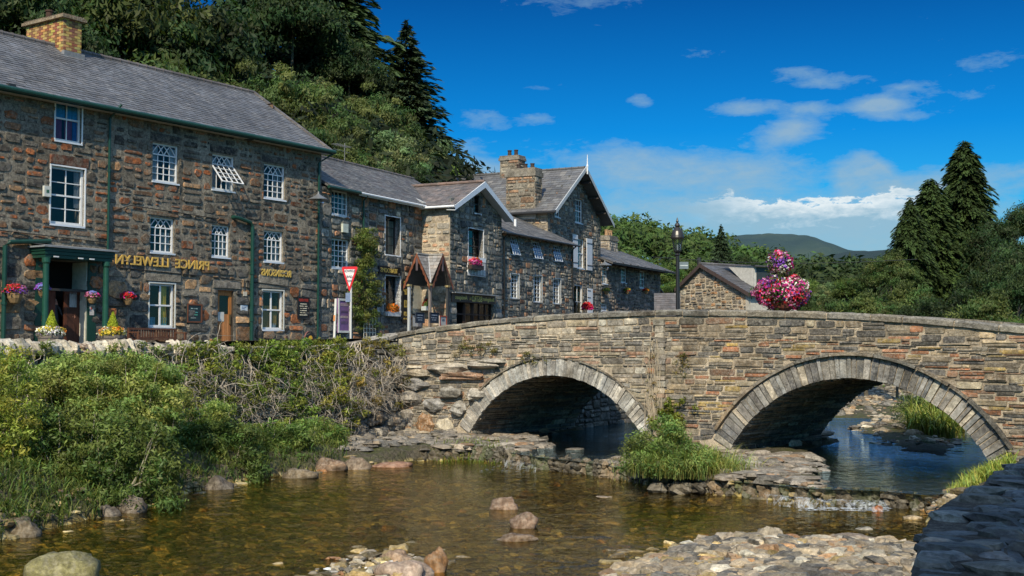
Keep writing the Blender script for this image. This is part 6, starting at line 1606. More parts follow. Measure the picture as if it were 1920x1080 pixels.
climber('dry twisted climber stems nearest the bridge', sp_[3], sp_[4]-.1, 44, 130, 22, (.3, .26, .06), .1, zlo=1.3)
climber('sparse climber trailing behind the alder bush', FW.hit(0, 700)[0]-1.5, sp_[0], 45, 90, 50, (.18, .24, .05), .2)
# ferns, sedges along the bank: uncountable
pts = []; rg = random.Random(5)
for i in range(6500):
    px = rg.uniform(-20, 650); f = px/640; y0 = 985-125*f; p = PZ(px, y0-rg.uniform(4, 70), .3); z = hz(p.x, p.y) if i % 1 == 0 else .3
    if z > .02: pts.append((p.x, p.y, z-.03))
g = grass('bank_undergrowth', pts, .5, .014, (.1, .155, .035), 3, lean=.8); tag(g, 'sedges and ferns along the foot of the river wall', 'undergrowth', kind='stuff')
# grass and flowers on the aprons
def tuft(label, px0, px1, py0, py1, z, n, h, base, seed, name='grass_tuft', w=.012, cat='grass', lean=.6, extra=None):
    rg = random.Random(seed); c = PZ((px0+px1)/2, (py0+py1)/2, z); t = empty(name, (c.x, c.y, z), 0, label, cat); pts = []
    for i in range(n):
        u, v = rg.gauss(0, .33), rg.gauss(0, .33)
        if abs(u) > .6 or abs(v) > .6: continue
        p = PZ((px0+px1)/2+(px1-px0)*u*.8, (py0+py1)/2+(py1-py0)*v*.8, z); pts.append((p.x-c.x, p.y-c.y, hz(p.x, p.y)-z-.03))
    grass('blades', pts, h, w, base, seed, t, lean=lean)
    if extra: boughs('foliage', [(rg.uniform(-extra[0], extra[0]), rg.uniform(-extra[1], extra[1]), rg.uniform(.1, extra[2]), rg.uniform(.15, .34)) for _ in range(extra[3])], 1300, .04, extra[4], seed, t)
    return t
tuft('bright green grass on the ledge left of the left arch', 810, 960, 825, 852, .42, 1500, .3, (.16, .24, .04), 11)
tuft('small grass patch at the left tip of the ledge', 790, 880, 835, 860, .42, 500, .24, (.18, .2, .05), 12)
tuft('thin grass fringe on the ledge before the pier bush', 1105, 1215, 855, 882, .42, 420, .3, (.2, .2, .06), 13)
bp_ = PZ(1275, 890, .4)
pier = empty('pier_bush', (bp_.x, bp_.y, .35), 0, 'dense green bush and long grass at the foot of the middle pier', 'bush'); rg = random.Random(77)
B_ = []
for i in range(150):
    a, f = rg.uniform(0, 6.28), rg.uniform(0, 1)**.5; x = math.cos(a)*f*1.15-.1; y = math.sin(a)*f*.9+.85; B_.append((x, y, rg.uniform(.1, 1.15)*(1.15-f*.7)*(1.1 if x < .2 else .7), rg.uniform(.16, .3)))
boughs('foliage', B_, 1700, .038, (.19, .27, .07), 77, pier)
grass('blades', [(rg.gauss(.3, .5), rg.gauss(.8, .36), -.05) for _ in range(4200)], .85, .009, (.25, .32, .09), 78, pier, lean=.85)
vn = fempty('climbing_plant', FB, 'yellow-green vine climbing the pier above the bush', 'climber', FB.hit(1268, 800)[0], -.1, 0); rg = random.Random(9)
boughs('foliage', [(rg.gauss(0, .28), -.08, rg.uniform(.3, 1.7), rg.uniform(.1, .22)) for _ in range(60)], 1700, .05, (.2, .25, .03), 9, vn)
for k, (px, py, w_, h_, lb, nn) in enumerate(((880, 650, .5, .28, 'straw-coloured wall fern tuft above the left arch haunch', 22), (918, 655, .35, .25, 'green wall plant just right of the straw-coloured tuft', 16), (988, 662, .35, .15, 'small yellow wall plant over the left arch crown', 10),
        (1283, 680, .3, .42, 'yellow-green wall plant on the pier right of the pilaster', 16), (1000, 680, .4, .1, 'low dry tuft on the arch ring', 8))):
    o = fempty('wall_plant', FB, lb, 'plant', *[FB.hit(px, py)[0], -.06, FB.hit(px, py)[1]]); rg = random.Random(50+k)
    boughs('foliage', [(rg.gauss(0, w_*.5), -.03-rg.random()*.05, rg.gauss(0, h_*.5), rg.uniform(.06, .13)) for _ in range(nn)], 2200, .03, (.2, .19, .05), 60+k, o)
v2_ = fempty('climbing_plant', FB, 'thin dry vine stems running up the bridge pilaster', 'climber', FB.hit(1228, 700)[0], -.1, 0); m = MB(); rg = random.Random(3)
for i in range(26):
    x = rg.uniform(-.25, .3); q = [(x+rg.uniform(-.04, .04)+.05*math.sin(j+i), -.03, .5+j*.28+rg.uniform(0, .1)) for j in range(rg.randint(5, 11))]; m.tube(q, .007, 3, (.42, .35, .25), caps=False)
m.build('stems', M['matt'], v2_)
boughs('foliage', [(rg.uniform(-.2, .2), -.06, rg.uniform(.8, 3.2), .08) for _ in range(22)], 2200, .028, (.22, .19, .05), 4, v2_)
tuft('long grass sprouting at the right foot of the right arch', 1800, 1905, 868, 905, .45, 2600, .42, (.27, .36, .07), 15, w=.014)
tuft('grass at the water edge beside the near parapet wall', 1778, 1835, 900, 930, .35, 1300, .3, (.26, .34, .07), 16)
tuft('tall tussock of river grass seen through the right arch', 1700, 1810, 790, 815, .45, 3400, 1.5, (.26, .34, .08), 17, w=.024, lean=.9, extra=(1.2, .9, 1.1, 60, (.075, .115, .032)))
pts = []; rg = random.Random(15)
for i in range(9000):
    x, y = rg.uniform(13, 38), rg.uniform(76, 118); pts.append((x, y, hz(x, y)-.05))
tag(grass('bank_grass', pts, .5, .07, (.26, .38, .05), 8, lean=.6), 'sunlit grass on the far river bend', 'grass', kind='stuff')

# ---------------------------------------------------- stones in and by the water
STN = [((.4, .31, .19), 4), ((.27, .22, .15), 4), ((.52, .45, .32), 2), ((.38, .22, .1), 1.3), ((.13, .115, .09), 3)]
big = [(945, 952, .36, .2, (.3, .19, .12), 'rounded brown rock in mid pool, nearest the bridge'), (980, 986, .36, .2, (.3, .19, .12), 'brown rock standing just below the mid-pool rock'), (968, 1010, .4, .1, (.22, .14, .08), 'half-sunk dark rock under the brown mid-pool pair'),
       (116, 1080, .6, .36, (.3, .27, .11), 'large mossy boulder at the bottom left corner'), (762, 1078, .5, .22, (.52, .38, .28), 'pinkish rounded boulder at the bottom centre-left'), (818, 1068, .24, .32, (.42, .22, .09), 'upright orange-brown stone at the bottom centre-left'),
       (740, 1050, .33, .15, (.48, .32, .2), 'flat tan stone on the small shingle patch'), (40, 1002, .45, .28, (.16, .12, .07), 'dark mossy boulder at the left waterline'), (665, 878, .5, .3, (.3, .22, .15), 'rounded boulder at the wall foot by the water'), (735, 873, .75, .13, (.42, .22, .13), 'long flat orange slab at the waterline'),
       (620, 880, .6, .25, (.28, .18, .11), 'brown boulder left of the orange slab'), (560, 893, .6, .2, (.2, .15, .09), 'low brown boulder beside the dark bush'), (245, 958, .4, .25, (.18, .14, .1), 'small brown boulder at the left bank waterline'), (200, 965, .3, .2, (.15, .12, .09), 'small dark boulder beside the left bank plants'), (410, 915, .5, .25, (.16, .13, .1), 'dark boulder half hidden under the bank bushes'),
       (1380, 1012, .28, .16, (.5, .4, .28), 'tan stone at the tip of the shingle beach'), (1445, 1018, .36, .22, (.5, .42, .3), 'largest rounded stone on the shingle beach'), (1600, 1022, .6, .14, (.36, .28, .2), 'long flat brown slab on the shingle beach'), (1300, 1035, .45, .12, (.34, .31, .27), 'flat grey slab at the left of the shingle beach'),
       (1645, 955, .16, .1, (.5, .18, .07), 'small orange stone below the little waterfall'), (1710, 970, .25, .07, (.5, .38, .22), 'pale flat stone near the parapet wall'), (1620, 990, .2, .05, (.4, .36, .28), 'thin pale stone alone in the right pool'), (1135, 930, .28, .03, (.4, .3, .2), 'thin reddish stone just breaking the pool surface'), (1400, 922, .3, .12, (.3, .25, .2), 'brown stone at the ledge beneath the pier grass')]
for px, py, w_, h_, c, lb in big:
    p = PZ(px, py, .02); p.z = max(-.02, hz(p.x, p.y)*.6); t = MB(); w_ *= .85; c = tuple(v*.75 for v in c); rock(t, (0, 0, 0), w_*.85, w_*.62, h_*1.05, c, rz=U(-.4, .4), rough=.24, n=(22, 14)); o = t.build('river_rock', M['rock'], loc=(p.x, p.y, p.z), smooth=True); tag(o, lb, 'rock')
def pebble_mb(poly, n, smin, smax, pal, zoff=0.0, rg=random.Random(4), only=None):
    m = MB(); xs_ = [p[0] for p in poly]; ys_ = [p[1] for p in poly]; k = 0
    X_ = NP.uniform(min(xs_), max(xs_), n*4); Y_ = NP.uniform(min(ys_), max(ys_), n*4); ok = inside(poly, X_, Y_); X_, Y_ = X_[ok][:n], Y_[ok][:n]; Z_ = height(X_[None], Y_[None])[0]
    for x, y, z in zip(X_, Y_, Z_):
        if only and not only(x, y, z): continue
        s = smin+(smax-smin)*rg.random()**3; rock(m, (x, y, z+s*.12+zoff), s, s*rg.uniform(.45, .85), s*rg.uniform(.2, .55), wpick(pal), rough=.3, n=(7, 5))
    return m
bpoly = [(x, y) for x, y in beach[:8]]+[(8.6, 17), (6, 15.5), (1.6, 15.5)]
tag(pebble_mb(bpoly, 3800, .03, .26, STN).build('shingle_beach', M['rock']), 'pale pebbles of the shingle beach at the bottom right', 'pebbles', kind='stuff')
tag(pebble_mb(smallbar, 160, .03, .13, STN+[((.75, .72, .65), 3)], .03).build('pebble_patch', M['rock']), 'small patch of pale pebbles at the bottom centre-left', 'pebbles', kind='stuff')
up_ = [(-2.5, 30), (14, 24), (24, 60), (28, 100), (12, 100), (2, 45)]
tag(pebble_mb(up_, 4200, .08, .3, STN, only=lambda x, y, z: z > .24 and y > 35).build('upstream_shingle', M['rock']), 'shingle banks upstream beyond the bridge', 'pebbles', kind='stuff')
pp_ = [(-13, 14), (-9, 17), (-8.2, 26), (-4, 33), (1, 31), (5, 26), (9, 23), (9, 19), (1, 15)]
DK = [((.26, .19, .07), 3), ((.15, .11, .045), 4), ((.42, .3, .11), 2.4), ((.55, .42, .18), 1.2), ((.36, .17, .06), .8)]
tag(pebble_mb(pp_, 5200, .05, .22, DK).build('pool_bed_stones', M['rock']), 'brown and golden cobbles on the bed of the shallow pool', 'pebbles', kind='stuff')
# rough stone edge of the ledge (weir) and thin falls of water
m = MB(); mf = MB(); wl_ = [Vector((x, y, 0)) for x, y in weir]
for a, b in zip(wl_, wl_[1:]):
    L = (b-a).length; k = int(L/.16)
    for i in range(k):
        p = a.lerp(b, (i+U(0, 1))/k); c = wpick([((.13, .1, .06), 3), ((.08, .065, .04), 3), ((.22, .15, .08), 1), ((.07, .075, .03), 2)]); high = p.x < .2 or 1.2 < p.x < 5.1
        for lv in range(3): rock(m, (p.x+U(-.06, .06), p.y+.1+lv*.07, .02+lv*.12-(0 if high else .06)), U(.06, .2), U(.08, .16), U(.07, .15), c, rough=.34, n=(7, 5))
lb_ = empty('stone_ledge', (0, 0, 0), 0, 'broken mossy stone edge of the ledge in front of the bridge', 'ledge'); m.build('edge_stones', M['rock'], lb_)
M['foam'] = paint_mat('white_water', .3, .25, 30, .5)
fs = MB()
for (px0, px1) in ((1436, 1665), (945, 1005)):
    q_ = [PZ(px, np.interp(px, [945, 1000, 1436, 1535, 1665], [869, 879, 936.5, 946, 950]), .1) for px in np.linspace(px0, px1, 30)]
    for a, b in zip(q_, q_[1:]):
        ja, jb = math.sin(a.x*9)*.04-.12, math.sin(b.x*9)*.04-.12
        for (y0, z0), (y1, z1) in (((.25, .1), (.12, .08)), ((.12, .08), (.03, -.0)), ((.03, 0.0), (-.03, -.09))): fs.poly([a+Vector((0, y0+ja, z0)), b+Vector((0, y0+jb, z0)), b+Vector((0, y1+jb, z1)), a+Vector((0, y1+ja, z1))])
tag(fs.build('waterfall', M['falls']), 'broken thin sheet of water slipping over the ledge', 'waterfall', kind='stuff')
for i in range(230):
    px = U(1500, 1670); q = PZ(px, 952+U(0, 3)**1.6, .012); s = U(.006, .03); mf.poly([q+Vector((-s*2.2, 0, 0)), q+Vector((0, -s*.5, .004)), q+Vector((s*2.2, 0, 0)), q+Vector((0, s*.6, .004))], (.7, .76, .8))
for i in range(40):
    px = U(900, 990); q = PZ(px, 872+U(0, 14), .012); s = U(.01, .03); mf.poly([q+Vector((-s*2.2, 0, 0)), q+Vector((0, -s*.5, .004)), q+Vector((s*2.2, 0, 0)), q+Vector((0, s*.6, .004))], (.5, .55, .55))
tag(mf.build('white_water', M['foam']), 'thin white falls of water over the ledge', 'water', kind='stuff')
dw = MB(); q0 = PZ(1235, 912, .05); dw.tube([q0, q0+Vector((.3, -.05, .05)), q0+Vector((.6, .1, .02)), q0+Vector((.95, .1, .12))], [.02, .03, .025, .012], 6, (.42, .33, .24)); tag(dw.build('driftwood', M['bark']), 'thin driftwood branch at the foot of the pier bush', 'branch')

# rough rocks at the foot of the river wall and stones lying on the ledge
rp = [PZ(px, py, .15) for px, py in ((600, 850), (640, 862), (700, 862), (780, 858), (815, 845), (800, 830), (720, 822), (640, 815))]
rpoly = [(p.x, p.y) for p in rp]+[tuple(FW.world(WL-.1, -.1).xy), tuple(FW.world(WL-4.5, -.1).xy)]
m = MB()
for k in range(420):
    s_ = U(WL-6.0, WL+.3); z_ = U(0, 1)**1.3*1.5*(1 if s_ > WL-4 else .6); dd_ = .05+(1.5-z_)*.45*U(.3, 1.0); p = FW.world(s_, -dd_); s = U(.12, .3)*(1.25 if z_ < .5 else .9)
    rock(m, (p.x, p.y, z_), s, s*U(.6, .9), s*U(.5, .85), wpick([((.2, .185, .165), 4), ((.14, .13, .115), 4), ((.28, .25, .2), 2), ((.3, .2, .12), .8)]), rough=.3, n=(9, 7))
tag(m.build('rock_heap', M['rock']), 'tumbled grey rocks along the foot of the river wall beside the bridge', 'rocks', kind='stuff')
apoly = [(x, y) for x, y in weir]+[(12.5, 28.5), tuple(FB.world(12.2, -.2).xy), tuple(FB.world(12.6, 5).xy), tuple(FB.world(10, 5).xy), tuple(FB.world(9.5, -.1).xy), tuple(FB.world(3.4, 1.5).xy), tuple(FB.world(2.5, -.1).xy)]
m = MB(); X_ = NP.uniform(-4, 13, 14000); Y_ = NP.uniform(23, 42, 14000); ok = inside(apoly, X_, Y_); k = 0
for x, y in zip(X_[ok], Y_[ok]):
    z = hz(x, y)
    if z < .2 or k > 2600: continue
    k += 1; s = U(.05, .12)+U(0, 1)**4*.3; rock(m, (x, y, z+.01), s*1.2, s*U(.6, .9), s*U(.12, .35), wpick([((.24, .2, .15), 4), ((.16, .135, .1), 4), ((.34, .29, .22), 2), ((.3, .18, .09), .8)]), rough=.24, n=(7, 5))
tag(m.build('ledge_stones', M['rock']), 'flat stones and silt lying on the bridge ledge', 'stones', kind='stuff')
# unseen tree added behind the viewer to shade the near wall
cr, tm, Rz, H = broadleaf('dark'); t = empty('broadleaf_tree', (.8, -4.6, 0), 0, 'tall unseen tree added behind the viewpoint to shade the slate-topped wall', 'tree')
mobj('crown', cr, t, (0, 0, 12.6), 1.0, (1.0, 1.0, .9)); mobj('trunk', tm, t, (0, 0, 0), 0, (1, 1, 1.35))

spoly = [W2(1640, 940, .2), W2(1720, 925, .3), W2(1800, 900, .3), W2(1840, 900, .3), W2(1790, 940, .3), W2(1740, 962, .1), W2(1660, 955, .1)]
tag(pebble_mb(spoly, 420, .03, .14, STN+[((.45, .25, .08), 2)], .02).build('weir_pebbles', M['rock']), 'brown pebbles gathered at the right end of the ledge', 'pebbles', kind='stuff')
lpoly = [W2(640, 872), W2(780, 858), W2(830, 850), W2(870, 835, .3), tuple(FB.world(2.6, -.1).xy), tuple(FB.world(.1, -.3).xy), tuple(FW.world(WL-3, -.6).xy)]
m = pebble_mb(lpoly, 700, .05, .3, [((.24, .21, .17), 4), ((.15, .135, .115), 4), ((.34, .27, .18), 1)], .02); tag(m.build('bank_stones', M['rock']), 'grey stones strewn between the river wall and the ledge', 'stones', kind='stuff')

m = MB()
for k in range(60):
    p = PZ(U(1225, 1400), U(900, 922), .05); s = U(.08, .24); rock(m, (p.x, p.y+.1, U(-.02, .12)), s, s*.7, s*.6, wpick([((.2, .17, .12), 3), ((.12, .1, .07), 3)]), rough=.28, n=(8, 6))
tag(m.build('pier_stones', M['rock']), 'dark stones along the waterline under the pier bush', 'stones', kind='stuff')
# ================================================================== street things
GOLD = (.7, .5, .12)
def bloom(parent, c, rx, ry, rz_, n, pals, seed=1, ps=.045, leaf=True, lb=(.09, .14, .03), dome=True, ls=.05):
    r = np.random.default_rng(seed); v = r.normal(size=(n, 3)); v /= np.linalg.norm(v, axis=1)[:, None]
    if dome: v[:, 2] = np.where(v[:, 2] < -.25, -v[:, 2], v[:, 2])
    f = r.uniform(.82, 1.05, n)*(1+.1*np.sin(v[:, 0]*7+seed)*np.cos(v[:, 2]*6)); C = np.array(c)+v*f[:, None]*np.array([rx, ry, rz_])
    # flowers of one colour grow in patches
    k = r.normal(size=(len(pals)*3, 3)); k /= np.linalg.norm(k, axis=1)[:, None]; idx = np.argmax(v@k.T+r.normal(0, .16, (n, len(k))), axis=1) % len(pals)
    K = np.array(pals)[idx]*r.uniform(.6, 1.25, n)[:, None]
    o = mobj('flowers', leaf_cloud('flowers', C.astype(np.float32), ps, K, M['petal'], Nrm=v, aspect=1.0), parent)
    if leaf:
        m_ = int(n*1.1); u = r.normal(size=(m_, 3)); u /= np.linalg.norm(u, axis=1)[:, None]
        if dome: u[:, 2] = np.where(u[:, 2] < -.3, -u[:, 2], u[:, 2])
        C = np.array(c)+u*(r.uniform(.3, 1.0, m_)**.5)[:, None]*np.array([rx, ry, rz_]); mobj('leaves', leaf_cloud('leaves', C.astype(np.float32), ls, np.array(lb)[None]*r.uniform(.5, 1.4, m_)[:, None], M['leaf2'], Nrm=u), parent)
    return o
PUR, PNK, MAG, RED, WHT, ORG, YEL, BLU = (.3, .1, .6), (.8, .25, .5), (.72, .04, .32), (.75, .03, .05), (.85, .85, .8), (.85, .25, .03), (.85, .65, .08), (.25, .3, .75)
def basket(fr, px, py, y, r, label, pals, seed, wicker=True, bracket=True, group='hanging flower baskets'):
    x, z = fr.hit(px, py, y); t = fempty('hanging_basket', fr, label, 'flower basket', x, y, z, group)
    m = MB(); m.lathe([(.02, -r*1.25), (r*.45, -r*1.1), (r*.72, -r*.6), (r*.8, -r*.1), (r*.76, -r*.1)], 12, (0, 0, 0), (.3, .2, .1) if wicker else (.08, .06, .04)); m.build('basket', M['cloth'], t)
    bloom(t, (0, 0, .02), r*1.25, r*1.1, r*.85, 420, pals, seed, ps=.035, ls=.04)
    m = MB(); m.tube([(0, 0, r*.3), (0, 0, r*2.6)], .006, 4, (.03, .03, .03)); m.tube([(0, 0, r*2.6), (0, -y, r*2.6), (0, -y, r*1.6)], .01, 4, (.03, .03, .03)); m.build('bracket', M['iron'], t)
basket(FP_, 28, 548, -.35, .3, 'hanging basket of purple and red flowers at the left edge of the inn', [PUR, RED, PNK, PUR], 1)
basket(FP_, 80, 542, -.45, .2, 'hanging basket of violet flowers beside the left porch column', [PUR, PUR, BLU, PNK], 2)
basket(FP_, 173, 556, -.3, .2, 'wicker basket of pink and blue flowers hanging by the right porch column', [PNK, MAG, BLU, MAG], 3)
basket(FP_, 240, 558, -.3, .22, 'hanging basket with red and violet flowers left of the gilt-lettered window', [RED, PUR, MAG], 4)
for px, py, cs, lb in ((1137, 545, [YEL, WHT], 'pale yellow basket below the first end house window'), (1176, 545, [YEL, RED], 'small green-yellow basket under the middle end house window'), (1212, 545, [RED, ORG], 'red flowered basket under the last end house window')):
    basket(FL, px, py, -.3, .2, lb, cs+[(.1, .16, .04), (.12, .2, .05)], px)
def planter(px, label, pals, seed):
    x, z = FP_.hit(px, 640, -1.7); t = fempty('tub_planter', FP_, label, 'planter', x, -1.7, 0, 'half barrel planters by the inn door'); zt = FP_.hit(px, 628, -1.7)[1]
    m = MB(); R_ = .38; m.lathe([(R_*.78, 0), (R_*.96, zt*.5), (R_, zt), (R_*.92, zt), (R_*.88, zt-.06)], 16, (0, 0, 0), (.2, .17, .14)); m.build('barrel', M['wood'], t)
    m = MB()
    for z_ in (zt*.3, zt*.8): m.lathe([(R_*(.86+.12*z_/zt)+.01, z_-.02), (R_*(.86+.14*z_/zt)+.012, z_+.02)], 16, (0, 0, 0), (.09, .08, .08))
    m.build('hoops', M['iron'], t)
    bloom(t, (0, 0, zt+.05), .46, .4, .25, 700, pals, seed, ps=.035, ls=.04, lb=(.2, .24, .08))
    cm = []; r = np.random.default_rng(seed); n = 1500; h = r.uniform(0, 1, n); a = r.uniform(0, 6.28, n); rr = .24*(1-h)**.8*r.uniform(.7, 1.05, n)
    C = np.stack([rr*np.cos(a)+.02, rr*np.sin(a), zt+.12+h*.62], -1); Nn = np.stack([np.cos(a), np.sin(a), .4+0*a], -1)
    mobj('dwarf_conifer', leaf_cloud('dwarf_conifer', C.astype(np.float32), .035, np.array((.42, .48, .04))[None]*r.uniform(.6, 1.3, n)[:, None], M['leaf2'], Nrm=Nn), t)
planter(95, 'barrel planter with golden conifer and white, orange flowers left of the inn door', [WHT, WHT, YEL, ORG, (.5, .4, .6)], 5)
planter(210, 'barrel planter with golden conifer and pale flowers right of the inn door', [WHT, YEL, (.5, .55, .4), ORG, WHT], 6)
# bench
bx_, bz_ = FP_.hit(292, 640, -.6); W_ = 1.05; t = fempty('park_bench', FP_, 'dark brown slatted wooden bench below the inn window', 'bench', bx_, -.6, 0); BC = (.11, .05, .03); zb = FP_.hit(292, 615, -.6)[1]
m = MB(); n = 19
for i in range(n): x_ = -W_+.08+(2*W_-.16)*i/(n-1); m.box(x_-.025, x_+.025, .16, .19, .5, zb-.06, BC)
m.box(-W_, W_, .14, .2, zb-.07, zb, BC); m.box(-W_, W_, .15, .19, .47, .53, BC); m.build('backrest', M['wood'], t)
m = MB()
for i in range(5): m.box(-W_, W_, -.38+i*.105, -.3+i*.105, .42, .45, BC)
m.build('seat', M['wood'], t)
for x_ in (-W_+.04, W_-.04):
    for y_ in (-.34, .17): m = MB(); m.box(x_-.035, x_+.035, y_-.035, y_+.035, 0, (zb if y_ > 0 else .66), BC); m.build('leg', M['wood'], t)
    m = MB(); m.box(x_-.04, x_+.04, -.4, .18, .66, .7, BC); m.build('armrest', M['wood'], t)
# boards on the inn
bb = fit(FP_, (348, 570, 376, 605)); tt = board(FP_, 'notice_case', bb, -.02, (.02, .035, .04), 'brown framed glass menu case between window and plank door', 'notice case', .06, (.05, (.16, .06, .03)), lines=[(.5, .75, .5, .07, (.3, .4, .4)), (.45, .55, .55, .06, (.1, .35, .35)), (.5, .42, .4, .06, (.1, .4, .3)), (.45, .25, .4, .05, (.3, .35, .35))])
board(FP_, 'menu_board', fit(FP_, (556, 557, 578, 598)), -.02, (.015, .013, .013), 'black menu board with red heading right of the ground floor window', 'sign', .04, (.03, (.03, .025, .025)), lines=[(.5, .86, .8, .16, (.3, .04, .03))]+[(.5, .68-.1*i, .55+.1*(i % 2), .045, (.7, .65, .5)) for i in range(6)])
board(FP_, 'wall_notice', fit(FP_, (450, 572, 463, 583)), -.02, (.6, .68, .75), 'small pale blue notice right of the plank door', 'sign', .02, None, 'matt', lines=[(.5, .65, .6, .1, (.1, .15, .3)), (.5, .4, .6, .1, (.1, .15, .3))])
board(FP_, 'number_plate', fit(FP_, (455, 547, 462, 555)), -.02, (.6, .55, .45), 'tiny cream plate above the pale notice by the door', 'sign', .02, None, 'matt')
board(FP_, 'alarm_box', fit(FP_, (79, 349, 92, 369)), -.02, (.6, .62, .58), 'pale alarm box beside the tall sash window', 'alarm box', .1, None, 'matt', lines=[(.5, .5, .4, .3, (.05, .15, .1))])
board(FT, 'alarm_box', fit(FT, (639, 420, 649, 436)), -.02, (.6, .64, .56), 'small pale alarm box between the two tea house windows', 'alarm box', .1, None, 'matt')
board(FP_, 'door_notice', fit(FP_, (166, 572, 174, 591)), -.06, (.6, .58, .56), 'white notice with red ring on the green porch pilaster', 'sign', .01, None, 'matt', lines=[(.5, .65, .6, .25, (.5, .08, .08))])
# pavement sign 1880
x_, z_ = FP_.hit(580, 655, -1.2); t = fempty('pavement_sign', FP_, 'small arch-topped pavement sign with orange sun emblem in front of the inn', 'sign', x_, -1.2, 0); zt = FP_.hit(580, 621, -1.2)[1]; m = MB(); W_ = .27
pts_ = [(-W_, 0), (W_, 0), (W_, zt-W_)]+[(W_*math.cos(a), zt-W_+W_*math.sin(a)) for a in [math.pi*i/10 for i in range(1, 10)]]+[(-W_, zt-W_)]
m.poly([(x, -.03, z) for x, z in pts_], (.03, .025, .025)); m.poly([(x, .03, z) for x, z in pts_[::-1]], (.03, .025, .025))
for (x1, z1), (x2, z2) in zip(pts_, pts_[1:]+pts_[:1]): m.poly([(x1, -.03, z1), (x1, .03, z1), (x2, .03, z2), (x2, -.03, z2)], (.25, .1, .09))
m.build('panel', M['paint'], t); m = MB(); m.poly([(.02+.11*math.cos(a), -.04, zt-W_+.0+.1*math.sin(a)) for a in [6.283*i/12 for i in range(12)]], (.8, .45, .05)); m.poly([(-.1, -.045, zt-W_-.08), (.14, -.045, zt-W_-.02), (.1, -.045, zt-W_-.1)], (.5, .1, .05)); m.build('emblem', M['matt'], t)
m = MB(); put_text(m, '1880', .2, (0, -.04, zt-W_-.3), (.75, .72, .65), h=.2, w=.42, depth=.004); m.build('lettering', M['matt'], t)
# purple board on the tea house and the give-way sign in front
tb = board(FT, 'notice_board', fit(FT, (631, 560, 654, 624)), -.02, (.24, .13, .3), 'purple notice board in a white frame behind the road sign', 'sign', .06, (.09, (.75, .75, .7)), lines=[(.5, .82, .6, .1, (.4, .3, .36)), (.5, .62, .55, .08, (.12, .08, .16)), (.5, .46, .6, .08, (.45, .36, .36)), (.5, .3, .55, .1, (.14, .1, .18))])
gy = 45.5; g0 = P(655, 640, gy); t = empty('road_sign', (g0.x, gy, STREET), FB.ang*.4, 'red and white triangular road sign on a white post beside the climber', 'road sign')
zt = P(653, 500, gy).z-STREET; zb = P(653, 548, gy).z-STREET; hw_ = (P(671, 500, gy).x-P(637, 500, gy).x)/2
m = MB(); tri = lambda k, y: [(-hw_*k, y, zt-(zt-zb)*.33*(1-k)), (hw_*k, y, zt-(zt-zb)*.33*(1-k)), (0, y, zb+(zt-zb)*.67*(1-k))]
def soft(tr, r_):
    o = []
    for i in range(3):
        p, q, s = Vector(tr[i]), Vector(tr[i-1]), Vector(tr[(i+1) % 3]); o += [p+(q-p).normalized()*r_, p+((q-p).normalized()+(s-p).normalized())*r_*.35, p+(s-p).normalized()*r_]
    return o
m.poly(soft(tri(1, -.02), .07), (.72, .03, .04)); m.poly(soft(tri(1, .0), .07)[::-1], (.2, .2, .2)); m.poly(soft(tri(.68, -.026), .03), (.85, .82, .8)); m.build('triangle', M['paint'], t)
m = MB(); dz = zt-zb
for s_, f, w_ in (('ILDIWCH', .17, .62), ('GIVE', .4, .36), ('WAY', .56, .3)): put_text(m, s_, .2, (0, -.032, zt-dz*f), (.1, .08, .12), h=dz*.1, w=2*hw_*w_, depth=.003, offset=.006)
m.build('lettering', M['matt'], t)
m = MB(); m.tube([(.04, .03, 0), (.04, .03, zt-.1)], .038, 8, (.6, .6, .58)); m.build('post', M['white'], t); m = MB(); m.box(-.16, .04, -.01, .02, zb-.36, zb-.02, (.2, .26, .4)); m.build('plate', M['paint'], t)
g1 = P(628, 640, 44.5); t = empty('marker_post', (g1.x, 44.5, STREET-.2), 0, 'slim white post with orange band left of the road sign', 'post'); m = MB(); zt = P(629, 560, 44.5).z-STREET+.2; m.tube([(-.05, 0, 0), (.02, 0, zt)], .045, 8, (.75, .74, .68)); m.tube([(-.022, 0, zt*.62), (-.014, 0, zt*.72)], .05, 8, (.7, .3, .1)); m.build('shaft', M['white'], t)
# climber and trellis on the tea house
c0 = FT.hit(686, 560, -.35); t = fempty('climbing_plant', FT, 'tall bushy green climber on the tea house drainpipe', 'climber', c0[0], -.3, 0); rg = random.Random(31); B_ = []
for i in range(110):
    f = rg.random(); py = 430+190*f; px = 686+rg.gauss(0, 1)*(7 if py < 500 else 15+4*math.sin(py/14)); px = max(656, min(722, px)); q = FT.hit(px, py, -.4); B_.append((q[0]-c0[0], rg.uniform(-.35, .15), q[1], rg.uniform(.18, .34)))
boughs('foliage', [b for b in B_ if b[2] > 0], 1300, .05, (.2, .26, .06), 31, t); m = MB()
for i in range(5): m.tube([(rg.uniform(-.2, .2), -.05, 0), (rg.uniform(-.3, .3), -.1, 1.5), (rg.uniform(-.2, .2), -.05, 3)], [.03, .025, .01], 5, (.2, .15, .1))
m.build('stems', M['bark'], t)
r_ = fit(FT, (682, 588, 704, 630), -.4); t = fempty('garden_trellis', FT, 'white square-lattice trellis below the climber', 'trellis', (r_[0]+r_[1])/2, -.4, 0); m = MB(); W_ = (r_[1]-r_[0])/2
for i in range(5): x_ = -W_+2*W_*i/4; m.box(x_-.015, x_+.015, -.015, .0, 0, r_[3], (.7, .68, .58))
for i in range(9): m.box(-W_, W_, .001, .015, r_[3]*(i+.5)/9-.015, r_[3]*(i+.5)/9+.015, (.7, .68, .58))
m.build('lattice', M['white'], t)
